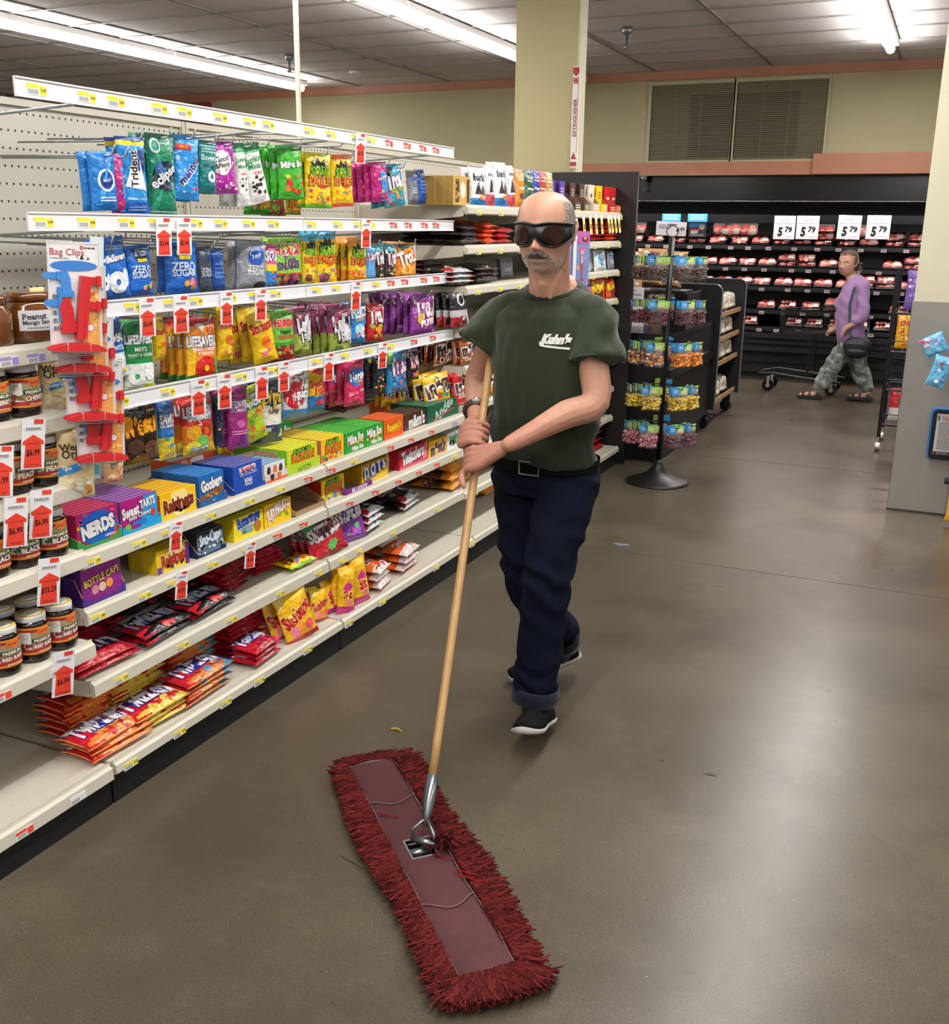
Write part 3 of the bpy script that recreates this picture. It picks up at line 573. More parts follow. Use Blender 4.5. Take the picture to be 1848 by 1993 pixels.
kind('lsmag', 'magenta berry gummies bag', sol('a02878'), [('T', 'LIFESAVERS', 0, .74, .94, 'd8c4dc', 0, .05, '3c1c4c', 1.9), ('T', 'GUMMIES', 0, .64, .8, 'd8c4dc'), ('e', 0, .42, .18, .16, 'c85ca4'), ('m', -.4, .24, .4, .32, 2, 'e0a8d0'), ('p', [(-.1, .05), (.42, .05), (.42, .2), (.05, .24)], '7c1c8c')])
kind('collide', 'lime and yellow tropical gummies bag', [(.5, 'b4cc28'), (1.01, 'c4d838')], [('T', 'SAVERS', 0, .76, .86, W_, .1, .05, '2c5c9c', 2), ('s', 18, -.42, .08, .42, .6, .09, ['f0e040', 'e85c40', '54a848', 'f09828']), ('m', -.35, .62, .35, .68, 1, '2c5c2c')])
kind('dipz', 'navy and white fudge candy bag with gold letters', [(.3, '1c3c6c'), (.62, 'e8e4d8'), (1.01, '14345c')], [('T', 'Dipz', 0, .72, .9, 'f0c830', .12, .06, '1c2c4c', 1.5), ('t', 'fudge', .05, .52, .5, '5c3c24', .1), ('s', 8, -.3, .08, .4, .26, .09, ['c8ccd0', '9ca4ac', '6c4028'])])
kind('airheads', 'white and red balloon-print candy bag', [(.2, '3c7cb8'), (1.01, 'd8dce4')], [('e', -.12, .56, .4, .42, 'c41c2c'), ('e', -.12, .7, .2, .12, 'e04050'), ('T', 'AIR', .26, .74, .4, W_, .1, .06, '24345c', 1.4), ('T', 'HEADS', .14, .5, .64, W_, .1, .06, '24345c', 1.4)])
kind('sfish', 'yellow and blue fish candy bag', [(.36, '2c70b8'), (1.01, 'f0c01c')], [('p', [(-.45, .9), (-.1, .98), (.4, .88), (.1, .8)], 'd02c28'), ('T', 'Swedish', 0, .64, .9, 'd8282c', .1, .04, 'f8e060', 1.4), ('T', 'Fish', .05, .48, .6, 'd8282c', .1, .04, 'f8e060', 1.4), ('e', 0, .2, .25, .1, 'c83030')])
kind('nerdspink', 'hot pink candy cluster bag with blue emblem', sol('d82c64'), [('e', .02, .64, .42, .32, '1c78cc'), ('T', 'Nerds', .02, .66, .7, W_, .15, .06, '1c3c8c', 1.4), ('T', 'Gummy', .05, .54, .4, Y_, .1), ('s', 18, -.38, .08, .38, .4, .08, ['e8507c', 'f08ca4', 'b81c3c'])])
kind('darkteal', 'black and teal sour candy bag', sol('14283c'), [('T', 'SOUR', 0, .84, .7, 'c0d838', 0, .04), ('s', 14, -.35, .1, .35, .6, .1, ['1c6c9c', '2c94b8', 'e8c02c', 'a8342c'])])
kind('trolliblue', 'sky blue gummy bag with pink-edged lettering', sol('2c8cc0'), [('p', [(-.48, .97), (-.48, .7), (-.2, .97)], '88c840'), ('T', 'Trolli', .02, .66, .88, W_, .2, .05, 'a02c6c', 1.9), ('s', 18, -.4, .05, .4, .45, .07, ['e8508c', 'f0b028', '58b8e8', '3c3c8c'])])
kind('trollidark', 'black gummy bag with pink and green splashes', sol('241828'), [('T', 'Trolli', .0, .7, .9, W_, .2, .05, 'b02c7c', 2.2), ('s', 14, -.4, .1, .4, .5, .09, ['e8509c', '98d030', 'f07c28'])])
kind('mmyellow', 'yellow peanut candy bag with brown lettering', sol('f0bc14'), [('T', 'm&m', .0, .68, .9, '4c2818', .12, .06, W_, 1.4), ('s', 8, -.2, .2, .35, .42, .08, ['2c6cc0', 'd03028', '48a040', 'e8942c']), ('t', 'PEANUT', -.15, .14, .4, '5c3418')])
kind('mmred', 'red chocolate candy bag with brown lettering', sol('cc1820'), [('T', 'm&m', .0, .6, .86, '3c1c14', .08, .06, W_, 1.4), ('T', 'ALMOND', 0, .28, .7, 'f4dcd0', 0, .03), ('e', .3, .46, .12, .14, 'f09c2c')])
kind('mmbrown', 'caramel brown candy bag with dark lettering', sol('9c5020'), [('T', 'm&m', .0, .62, .86, '3c1c14', .08, .06, W_, 1.4), ('T', 'CARAMEL', 0, .24, .7, 'f0dcc4')])
kind('blackred', 'black pretzel candy bag with red band', [(.3, '9c1c24'), (.5, 'b8b4b8'), (1.01, '18141a')], [('e', .0, .8, .2, .2, 'd8d8dc', .7), ('s', 10, -.4, .05, .4, .3, .1, ['e04040', 'd8d0d0', '241c20'])])
kind('whitefoil', 'white foil bag with light blue swirl', sol('dfe4e8'), [('p', [(-.2, .97), (-.05, .97), (-.15, .5), (.2, .05), (.05, .05), (-.3, .5)], '3c9ccc'), ('e', .1, .7, .25, .18, '8c949c')])
kind('greyfoil', 'grey foil chocolate bag', sol('7c7f88'), [('r', -.4, .7, .4, .8, '3c50a0'), ('m', -.3, .3, .3, .5, 3, 'd0d0d8')])
kind('reesebag', 'orange peanut butter cup bag with yellow lettering', sol('e4541c'), [('T', "Reese's", 0, .64, .86, 'f4cc1c', .1, .06, '5c2410', 1.6), ('e', 0, .3, .2, .12, '5c2c18')])
kind('bark', 'white chocolate bark pouch with dark shards', [(.2, '2c7cc0'), (1.01, 'e4e8ec')], [('T', 'bark', 0, .74, .7, '1c2c3c', 0, .02), ('p', [(-.3, .3), (-.1, .62), (.1, .3)], '3c2c28'), ('p', [(0, .3), (.2, .55), (.38, .28)], '4c3830'), ('e', .1, .2, .2, .1, 'c87c3c')])
kind('barkred', 'white chocolate pouch with red base', [(.3, 'cc4c54'), (1.01, 'e4e6ec')], [('t', 'thins', 0, .8, .6, '4c545c'), ('p', [(-.3, .35), (0, .7), (.2, .35)], '34282a'), ('e', .1, .2, .18, .12, '8c2c34')])
for k, c, dsc in (('sqorange', 'd8842c', 'orange'), ('sqgreen', '2c5c48', 'dark green'), ('sqblue', '2c3ca0', 'deep blue'), ('sqred', 'c02430', 'red'), ('sqgold', 'b89c60', 'gold')):
    kind(k, 'slim %s chocolate squares pouch' % dsc, sol(c), [('m', -.3, .7, .3, .85, 2, 'f0e4c8'), ('e', 0, .3, .25, .18, '5c3420'), ('r', -.3, .5, .3, .55, 'e8dcc0')])
kind('skitred', 'red sour gummies pouch with grey lettering', [(.6, 'b0182c'), (1.01, '7c1024')], [('p', [(-.48, .97), (-.48, .75), (-.1, .97)], '3c9c4c'), ('T', 'SKITTLES', 0, .74, .9, 'e0d8dc', .12, .05, '2c0c14', 1.5), ('T', 'Gummies', 0, .6, .66, 'e0d8dc', .1), ('s', 8, -.35, .1, .35, .45, .08, ['e04c54', '5cb850', 'c82c34'])], cat='candy bag')
kind('skitpurp', 'purple wild berry pouch with white lettering', sol('7c2f98'), [('p', [(-.48, .97), (-.48, .7), (-.2, .97)], '30a0c8'), ('T', 'Skittles', .0, .78, .9, 'f0ecf4', .12, .05, '2c0c44', 1.5), ('T', 'GUMMIES', .05, .64, .66, 'e0d0ec', .1), ('s', 8, -.35, .1, .35, .45, .08, ['58b860', 'e0407c', 'a05cc0'])])
kind('starbag', 'yellow stand-up fruit chew pouch with red lettering', [(.1, 'c02030'), (.9, 'f2bc16'), (1.01, 'f4cc30')], [('T', 'Starburst', 0, .56, .96, 'b8182c', .32, .06, 'f8e070', 1.8), ('e', -.22, .22, .12, .13, 'f07ca4'), ('e', .02, .24, .12, .13, 'f09040'), ('e', .26, .26, .12, .13, 'e84c5c'), ('p', [(-.48, .7), (-.2, .97), (-.48, .97)], 'f8e078')])
kind('starpink', 'yellow and magenta fruit chew pouch', [(.16, 'd8308c'), (1.01, 'f2bc16')], [('p', [(-.3, .55), (.0, .75), (.3, .6), (.1, .45)], 'd8308c'), ('T', 'St', 0, .42, .5, 'b8182c', .1, .06, 'f8e070'), ('e', .1, .24, .14, .12, 'e86ca0')])
# flat twist packs lying on the lower shelves
def twz(k, desc, c1, c2, cedge, txt='f4f0f4'):
    kind(k, desc, [(.2, c1), (.98, c2), (1.01, c1)], [('p', [(-.49, .02), (-.49, .98), (-.3, .98), (-.2, .02)], 'c01828'), ('p', [(.3, .02), (.42, .98), (.49, .98), (.49, .02)], cedge), ('s', 16, -.15, .08, .4, .3, .05, [cedge, c1, 'c01828']), ('T', 'Twizzlers', 0, .66, .9, txt, 0, .05, '1c2c8c', 1.7), ('t', 'TWISTS', .3, .36, .24, txt)], t=.03, cat='licorice pack', name='licorice_pack')
twz('twred', 'red licorice twist pack', 'b01424', 'c01c2c', 'b01828')
twz('twblack', 'black licorice twist pack', '18161a', '201c22', '2c2a30', 'd8dce8')
twz('twpink', 'cherry red licorice pack with pink end', '9c1428', 'a8182e', 'd82c74')
twz('twrain', 'rainbow licorice pack with sky blue end', 'c87838', 'b83830', '1c90c8')
twz('twyel', 'strawberry licorice pack with pale yellow end', 'd8b840', 'b82028', 'e8d878')
twz('twpeach', 'peach licorice pack with orange wrapper', 'e07c2c', 'e89450', 'e8b070')
twz('twclear', 'clear-wrapped dark red licorice bundle', '8c1424', '7c1020', '9c2034', 'b81c2c')
kind('nutbag', 'orange peanut candy pack in clear wrap', [(.3, 'd8d0d0'), (1.01, 'd8601c')], [('T', 'Circus', 0, .6, .6, W_, 0, .04), ('s', 8, -.4, .1, .4, .4, .08, ['f08c3c', 'f4dcd0', 'c0441c'])], cat='candy pack', name='candy_pack', t=.04)
kind('blackwrap', 'black and white wrapped chew pack', [(.25, 'c8ccd0'), (1.01, '1c1a1e')], [('s', 14, -.45, .1, .45, .9, .07, ['e0e2e6', '3c3a40', 'a88c50']), ('r', -.46, .05, -.3, .4, 'b82028')], cat='candy pack', name='candy_pack', t=.04)
kind('goldbag', 'gold caramel multi-bag with brown window', [(.3, 'd88c28'), (.7, '5c3c30'), (1.01, 'c87c1c')], [('s', 30, -.45, .3, .45, .7, .05, ['7c5044', 'a0786c', 'e0d0c8', '4c3028']), ('s', 8, .1, .05, .45, .3, .06, ['f0e4dc', 'c87068'])], cat='candy bag', t=.07)
kind('brownflat', 'dark brown and pink candy pack', sol('3c2420'), [('p', [(-.48, .05), (-.2, .05), (-.3, .95), (-.48, .95)], 'b07078'), ('m', -.1, .4, .4, .7, 2, 'c09050')], cat='candy pack', name='candy_pack')
kind('darkbar', 'dark chocolate bar bag with white seal', sol('241a1a'), [('s', 16, -.45, .1, .3, .9, .06, ['3c2c28', '5c4844', '1c1416']), ('r', .2, .3, .4, .75, 'c8cce0')], cat='chocolate pack', name='chocolate_pack', t=.04)
kind('goldbar', 'copper foil chocolate pack', sol('a8642c'), [('s', 16, -.45, .1, .45, .9, .07, ['e0a060', '7c4420', 'f0d8b8']), ('r', 0, .3, .4, .7, 'e8e0d8')], cat='chocolate pack', name='chocolate_pack', t=.04)
kind('orangeslab', 'orange peanut butter cup pack', sol('e0481c'), [('T', "Reese's", -.05, .55, .6, 'f4cc1c', 0, .06, '3c1c10', 1.3), ('e', .35, .5, .08, .2, 'f4cc1c')], cat='chocolate pack', name='chocolate_pack', t=.03)
kind('redslab', 'red wafer bar pack', sol('b81a1c'), [('m', -.3, .4, .4, .7, 2, 'f0e0d8')], cat='chocolate pack', name='chocolate_pack', t=.03)
kind('redchip', 'red foil snack bag', sol('c8202a'), [('s', 12, -.4, .2, .4, .9, .07, ['e8404c', 'f0c0c0', '8c1018'])])
kind('yellowbag', 'golden snack bag with red print', sol('e8a818'), [('s', 20, -.4, .1, .4, .6, .09, ['c83c1c', 'f4cc50', 'a86418']), ('T', 'Chips', 0, .75, .7, 'b8202c', .1, .05)])
kind('purplesnack', 'purple and blue snack bag', sol('6c4c98'), [('s', 16, -.4, .2, .4, .9, .09, ['2c50a0', 'd8d0e8', '9c7cc0'])])
kind('redsnack', 'red and white dip mix bag', [(.4, 'd0cccc'), (1.01, 'c02028')], [('s', 8, -.3, .3, .3, .6, .06, ['e0b040', '8c1818'])])
kind('bluetoy', 'crinkled blue and clear toy pack', sol('6cb4dc'), [('s', 10, -.4, .2, .4, .9, .1, ['d84c58', 'f0f4f8', '3c8cd0', 'c8a0d0'])], cat='toy pack', name='toy_pack', crinkle=1.6)
kind('loaf', 'wrapped bread loaf', sol('b88c60'), [('s', 20, -.48, .2, .48, .9, .07, ['dcc8b0', '8c6440', 'e8e0d8']), ('r', -.2, .3, .2, .7, '2c3c88')], cat='bread', name='bread_loaf', t=.1)
kind('bun', 'clear bag of pale bread rolls', sol('cfc4ae'), [('s', 20, -.48, .1, .48, .9, .12, ['e4dccc', 'a89478', 'f0ece4'])], cat='bread', name='bread_bag', t=.12)

def face_x(pos, yaw=0.0, roll=0.0, pitch=0.0):
    """stands upright facing the aisle (+X); yaw turns it towards the camera end, roll leans it sideways, pitch tips it back"""
    return Matrix.Translation(pos) @ Matrix.Rotation(PI / 2 - yaw, 4, 'Z') @ Matrix.Rotation(roll, 4, 'Y') @ Matrix.Rotation(pitch, 4, 'X')
def lie(pos, spin=0.0, tilt=0.0, roll=0.0):
    """lies on its back, text along the aisle, top edge away from the aisle"""
    base = Matrix(((0, 0, -1, 0), (1, 0, 0, 0), (0, -1, 0, 0), (0, 0, 0, 1)))
    return Matrix.Translation(pos) @ Matrix.Rotation(spin, 4, 'Z') @ Matrix.Rotation(tilt, 4, 'Y') @ Matrix.Rotation(roll, 4, 'X') @ base
_pm = {}
def pack_proto(k, w, h, seed=0, t=None):
    kd = KIN[k]; key = (k, round(w, 2), round(h, 2), seed % 3)
    if key not in _pm:
        t = t or kd['t']; sd = len(_pm) + 1
        me, surf = bag_mesh(kd['name'], w, h, t, kd['bands'], kd['back'], sd, kd.get('crinkle', 1.0))
        g = G(); art(g, kd['art'], w, h, surf, sd)
        _pm[key] = (me, g.mesh('front_print', 'ink'))
    return _pm[key]
REG = []          # (object, description, place) - the labels are written in one pass at the end of the script
def reg(o, desc, where, cat, group):
    tag(o, desc + ', ' + where, cat, group); REG.append((o, desc, where)); return o
def pack(k, w, h, mw, where, group, seed=0, desc=None):
    kd = KIN[k]; a, b = pack_proto(k, w, h, seed)
    o = link(kd['name'], a); o.matrix_world = mw
    link('front_print', b, o)
    return reg(o, desc or kd['desc'], where, kd['cat'], group)

def hang(row, X, k, xl, yt, xr, yb, n=1, yaw=12, roll=0, dx=.03, dd=None, where='', back_roll=0):
    """a hook of bags; pixel box of the front one, read on the plane x = X of the hook tips"""
    xm, ym = (xl + xr) / 2, (yt + yb) / 2
    c = at(xm, ym, 0, X); top = at(xm, yt, 0, X).z; bot = at(xm, yb, 0, X).z
    wy = at(xr, ym, 0, X).y - at(xl, ym, 0, X).y; ya = math.radians(yaw)
    w = wy / (math.cos(ya) + math.sin(ya) * c.y / abs(X)); h = top - bot
    for i in range(n):
        j = rnd.uniform(-1, 1) if i else 0
        mw = face_x(V((X - i * dx - .01, c.y + j * .004, bot + (0.004 * j if i else 0))), ya + math.radians(j * 3), math.radians(roll + j * 2 + back_roll * i))
        pos = where + ((', front of its hook' if i == 0 else ', %s on its hook' % ORD[i]) if n > 1 else '')
        pack(k, w, h, mw, pos, 'candy bags hanging on the peg hooks', i, desc=dd)
    HOOKS.append((X, c.y, top, n))
HOOKS = []

def box_mesh(w, h, d, cols, items, seed, side_items=None):
    """front faces -y, base at z 0; cols = (side, side, front, back, bottom, top)"""
    g = G(); b = .0012
    g.box(-w / 2, w / 2, 0, d, 0, h, cols=cols)
    g.box(-w / 2, w / 2, 0, d * .24, h, h + .0004, cols[2]); g.box(-w / 2, w / 2, d * .9, d, h, h + .0004, '4a4440')
    gp = G(); art(gp, items, w, h, lambda x, y, L=0: (x * w, -L, y * h), seed, .0004)
    return g.mesh('candy_box', 'card'), gp.mesh('front_print', 'card')
BOX = {}
def bkind(k, desc, side, front, top, items, d=.021, **kw): BOX[k] = dict(desc=desc, cols=(side, side, front, side, side, top), art=items, d=d, **kw)
bkind('nerds', 'purple and pink candy box with blue burst and white lettering', 'c82060', 'b8246c', 'd83060', [('r', -.5, 0, .5, 1, 'b0246c'), ('s', 46, -.47, .06, .47, .94, .045, ['e83c54', '2c8cd8', '6cc03c', 'f4c020', 'e84c9c']), ('e', 0, .5, .44, .3, '1c64c4'), ('T', 'NERDS', 0, .5, .8, W_, .12, .07, '14246c', 1.3), ('t', 'rainbow', .28, .18, .26, W_)])
bkind('sweet', 'magenta and sky blue chewy candy box', '5c6cc0', 'b01c7c', '8c74c8', [('p', [(0, 0), (.5, 0), (.5, 1), (.12, 1)], '2c9cd4'), ('T', 'Sweet', -.24, .62, .46, W_, .1, .05, '7c1058', 1.6), ('T', 'TARTS', .22, .76, .42, W_, .1, .05, '14508c', 1.6), ('T', 'mini Chewy', 0, .42, .6, W_, .1, .03, '3c1c5c'), ('r', -.2, .16, .16, .28, '1c7cd0'), ('e', .36, .4, .06, .07, 'd8382c'), ('e', -.34, .14, .08, .08, '6cc048')])
bkind('raisin', 'yellow raisin candy box with orange edge', 'e0701c', 'f4c418', 'f0b41c', [('e', .02, .62, .24, .34, 'f8e490'), ('T', 'Raisinets', 0, .52, .84, '7c2c18', .06, .05, 'f8e8b0', 1.5), ('s', 14, -.26, .16, .28, .32, .05, ['3c2418', '5c3824'])])
bkind('goober', 'blue peanut candy box with white lettering', '1c64b0', '1868b4', '2c84cc', [('T', 'Goobers', 0, .66, .86, W_, .1, .06, '4c2414', 1.7), ('p', [(-.5, .3), (.5, .5), (.5, .32), (-.5, .12)], '8c5430'), ('s', 10, -.2, .06, .45, .36, .05, ['5c3420', '8c5c38', 'd09c50'])])
bkind('crunch', 'royal blue crunch candy box', '1848a0', '1c4cac', '6c6ca8', [('p', [(-.3, .9), (.26, .94), (.3, .6), (-.26, .56)], 'e8e4ec'), ('T', 'Buncha', 0, .82, .46, 'c83c2c', .05, .04), ('T', 'CRUNCH', 0, .68, .54, '1c3c9c', .05, .05), ('t', 'KING', 0, .4, .26, W_), ('t', 'SIZE', 0, .28, .26, W_)])
bkind('spkg', 'lime and yellow sour candy box', '7cc42c', 'c8d828', 'e8e030', [('p', [(-.3, .78), (-.2, .95), (0, .84), (.14, .95), (.3, .8)], K_), ('T', 'SOUR', .02, .7, .64, '6cb028', 0, .05, '1c1a14', 1.1), ('T', 'PATCH', .02, .52, .74, 'e86c1c', 0, .05, '1c1a14', 1.1)])
bkind('spkr', 'yellow sour candy box with coral edge', 'e07058', 'f0c41c', 'ecd83c', [('p', [(-.3, .84), (-.2, .97), (0, .88), (.14, .97), (.3, .84)], K_), ('T', 'SOUR', .02, .74, .6, '6cb028', 0, .05, '1c1a14', 1.2), ('T', 'PATCH', .02, .52, .7, 'e86c1c', 0, .05, '1c1a14', 1.2), ('t', 'KIDS', .1, .36, .26, R_), ('s', 14, -.45, .06, .45, .32, .05, CANDY)])
bkind('mike', 'green chewy candy box with white lettering', '48b040', '2c9c34', '58c04c', [('T', 'Mike Ike', 0, .64, .84, W_, .05, .05, '1c5c1c', 1.4), ('s', 12, -.4, .34, .4, .5, .05, ['f0a028', 'd83028', 'f4e040']), ('T', 'Mike Ike', .1, .18, .62, W_, .05, .04)])
bkind('reese', 'orange peanut butter candy box', 'd85018', 'e45c1c', 'e4642c', [('T', "Reese's", 0, .6, .7, 'f4c41c', .08, .05, '7c2c10', 1.2), ('t', 'PIECES', .05, .4, .44, 'f4c41c')])
bkind('mmb', 'dark brown chocolate candy box', '3c2820', '44281c', '4c3428', [('T', "m&m's", .05, .5, .76, 'e8e0dc', .05, .05, '241410', 1.3), ('s', 4, .3, .3, .46, .6, .05, ['d02c2c', '3c6cc0'])])
bkind('andes', 'dark green mint box with silver script', '0c5038', '10583c', '3c6c50', [('T', 'Andes', 0, .6, .62, 'b8ccc4', .4, .03), ('p', [(-.35, .1), (.3, .5), (.34, .42), (-.3, .04)], 'b83c44')])
bkind('bottle', 'purple bottle-top candy box with yellow lettering', '5c2484', '8c2c84', 'a0408c', [('s', 60, -.47, .05, .47, .95, .03, ['b04c9c', 'a03c94', '7c2478']), ('T', 'BOTTLE CAPS', 0, .66, .88, 'f0e040', .12, .02, '6c1c6c', 1.3), ('e', -.18, .34, .09, .09, 'd88c9c'), ('e', 0, .36, .09, .09, 'e8c8a8'), ('e', .18, .4, .09, .09, 'f09c3c')], d=.02)
bkind('raisin2', 'small yellow raisin candy box with violet edge', 'd8b420', 'f4cc1c', 'e8d438', [('r', -.5, 0, -.34, .3, '6c3c8c'), ('e', .02, .66, .2, .3, 'f8e490'), ('T', 'Raisinets', .04, .52, .8, 'b83c24', .06, .05, 'f8e8b0', 1.6), ('s', 12, -.2, .14, .3, .3, .05, ['3c2418', '5c3824']), ('r', .38, .02, .5, .98, '5c2c84')], d=.018)
bkind('snocap', 'blue-white nonpareil candy box', '2c3440', '5c7890', '241c24', [('r', -.5, .85, .5, 1, '1c1c24'), ('T', 'Sno-Caps', 0, .62, .84, 'dce8f4', .08, .06, '1c2c44', 1.8), ('s', 16, -.45, .06, .45, .42, .05, ['e8eef4', '2c2428', 'c8d4e0'])])
bkind('butterf', 'pale yellow peanut candy box with blue lettering', 'd8c020', 'f0dc28', 'd0c83c', [('T', 'Butterfinger', .02, .76, .8, '1c48a0', .12, .05, W_, 1.9), ('t', 'Unwrapped', -.04, .46, .5, '3c9cd0'), ('t', 'Minis', -.04, .32, .36, '3c9cd0'), ('e', .3, .36, .12, .13, 'b8742c')])
bkind('juji', 'yellow fruit candy box with red lettering', 'e8b818', 'f6cc14', 'e8cc30', [('T', 'JUJYFRUITS', 0, .62, .86, W_, .25, .06, 'b8282c', 2.0), ('s', 8, 0, .3, .35, .5, .05, ['e84c2c', 'f09428', '6cb03c'])])
bkind('spk3', 'bright yellow sour candy box with scarlet back', 'c82824', 'f0c818', 'e0c830', BOX['spkr']['art'])
bkind('dots', 'yellow gumdrop box with white letters on blue discs', 'd8a818', 'f0bc18', 'e0b028', [('e', -.34, .62, .11, .13, '1c3c8c'), ('e', -.12, .66, .11, .13, '1c3c8c'), ('e', .1, .7, .11, .13, '1c3c8c'), ('e', .32, .74, .11, .13, '1c3c8c'), ('T', 'D O T S', -.01, .68, .8, W_, .12, .06, '1c3c8c', 1.4), ('t', 'CANDY', -.1, .3, .4, '1c6c9c', .1)])
bkind('whop', 'cream malted milk box with brown balls', 'c8b49c', 'd8c8b0', 'c8b8a0', [('s', 14, -.45, .1, .45, .95, .08, ['5c3c2c', '7c5440', 'b02838']), ('T', 'WHOPPERS', 0, .6, .9, W_, .1, .05, 'b82030', 1.6)])
bkind('twbox', 'red licorice bites box with white letters', 'b81c34', 'c41c34', 'b02038', [('T', 'Twizzlers', -.02, .6, .8, W_, .06, .05, '1c2c6c', 1.4), ('T', 'BITES', -.2, .34, .3, W_), ('p', [(.3, 0), (.5, 0), (.5, 1), (.42, 1)], 'e87c9c'), ('r', -.5, 0, .5, .16, 'd8506c')])
bkind('mmy', 'yellow peanut chocolate candy box', 'c88c18', 'f0b018', 'd8a428', [('T', "m&m's", 0, .5, .8, '4c2818', .08, .06, W_, 1.3), ('s', 5, .1, .1, .45, .28, .06, ['d83c2c', '3c9c3c', '2c5cc0'])])
bkind('jmint', 'white mint candy box with green lettering', 'a0a8a4', 'e4ecec', 'b8c0bc', [('T', 'Junior', .05, .62, .8, '1c8c4c', .08, .04), ('T', 'Mints', .16, .38, .5, '1c8c4c', .05, .04), ('s', 5, -.4, .22, -.05, .42, .07, ['1c1414', '2c2020'])])
bkind('ferrero', 'gold gift box of round foil chocolates', 'a88440', 'c8a45c', 'b8924c', [('r', -.36, .1, -.16, .9, '4c3818'), ('r', .3, .1, .44, .9, '4c3818'), ('e', .06, .52, .16, .24, 'efe8d8'), ('s', 10, -.35, .15, -.17, .85, .06, ['b8903c', 'd8b45c', '7c5c24']), ('e', .06, .52, .12, .18, 'd8c49c', .9)], d=.045)
_bm = {}
def boxes(k, xl, yt, xr, yb, n, X, where, yaw=0, dx=None, tray=None, desc=None):
    """a file of boxes standing on a shelf, front face at x = X; pixel box of the front one (left edge yt..yb averaged)"""
    bd = BOX[k]; xm, ym = (xl + xr) / 2, (yt + yb) / 2
    a, b = at(xl, ym, 0, X), at(xr, ym, 0, X); w = b.y - a.y; h = at(xm, yt, 0, X).z - at(xm, yb, 0, X).z
    zb = at(xm, yb, 0, X).z; yc = (a.y + b.y) / 2
    return w, h, yc
def box_file(k, y0, y1, h, z, n, X, where, yaw=0.0, group='theatre boxes of candy on the shelves'):
    bd = BOX[k]; w = (y1 - y0) * .985; dd = bd['d']; key = (k, round(w, 3), round(h, 3))
    if key not in _bm: _bm[key] = box_mesh(w, h, dd - .001, bd['cols'], bd['art'], len(_bm))
    for i in range(n):
        j = rnd.uniform(-1, 1)
        o = link('candy_box', _bm[key][0]); o.matrix_world = face_x(V((X - i * dd, (y0 + y1) / 2 + .0012 * j * (i > 0), z + .0005)), yaw)
        if i == 0 or k in ('andes', 'twbox', 'ferrero'): link('front_print', _bm[key][1], o)
        pos = where + (', %s in its file' % ORD[min(i, 15)] if n > 1 else '')
        reg(o, bd['desc'], pos, 'candy box', group)
def tray(y0, y1, z, X, depth, hf, hs, col, inner, where, desc, items=None, vcut=True):
    """open display carton: floor, two cut-down side walls, back, low front lip"""
    g = G(); w = y1 - y0; t = .003
    g.box(-w / 2, w / 2, 0, depth, 0, t, inner)
    for s in (-1, 1):
        x0 = s * w / 2; x1 = x0 - s * t
        pr = [(0, 0), (depth, 0), (depth, hs), (depth * .35, hs), (0, hf)]
        vs = [(x0, y, zz) for y, zz in pr] + [(x1, y, zz) for y, zz in pr]; k = len(pr)
        g.add(vs, [tuple(range(k))], col); g.add(vs, [tuple(range(k, 2 * k))[::-1]], inner)
        g.add(vs, [(i, (i + 1) % k, (i + 1) % k + k, i + k) for i in range(k)], inner)
    g.box(-w / 2, w / 2, depth - t, depth, 0, hs, inner)
    vs = []
    if vcut:
        pr = [(-w / 2, 0), (w / 2, 0), (w / 2, hf), (w * .3, hf * .35), (-w * .3, hf * .35), (-w / 2, hf)]
    else: pr = [(-w / 2, 0), (w / 2, 0), (w / 2, hf), (-w / 2, hf)]
    k = len(pr); vs = [(x, 0, zz) for x, zz in pr] + [(x, -t, zz) for x, zz in pr]
    g.add(vs, [tuple(range(k))[::-1]], inner); g.add(vs, [tuple(range(k, 2 * k))], col); g.add(vs, [(i, i + k, (i + 1) % k + k, (i + 1) % k) for i in range(k)], col)
    o = g.build('display_tray', 'card'); o.matrix_world = face_x(V((X + .004, (y0 + y1) / 2, z)))
    if items:
        gp = G(); art(gp, items, w, hf, lambda x, y, L=0: (x * w, -t - L, y * hf), 3, .0004); gp.build('front_print', 'card', o)
    return reg(o, desc, where, 'display tray', None)
def pile(k, px, py, z, X, w, h, n, where, spin=0.0, dz=.02, tilt=.12, group='packs lying in piles on the lower shelves', desc=None, jit=1.0):
    """packs lying on a shelf in a pile; (px, py) is the middle of the top pack's front edge"""
    y = at(px, py, 0, X).y
    for i in range(n):
        j, q = rnd.uniform(-1, 1) * jit, rnd.uniform(-1, 1) * jit; top = i == n - 1
        th = KIN[k]['t']
        mw = lie(V((X - .004 - abs(q) * .012, y + j * .012, z + th * .5 + .002 + i * dz)), spin + math.radians(q * 3), tilt * (.4 + .6 * (i / max(1, n - 1)) if n > 1 else 1) * .6, math.radians(j))
        pos = ', top of pile' if top and n > 1 else (', %s from bottom' % ['lowest', 'second', 'third', 'fourth', 'fifth', 'sixth', 'seventh', 'eighth'][i] if i else ', bottom of pile' if n > 1 else '')
        pack(k, w, h, mw, where + pos, group, i, desc=desc)
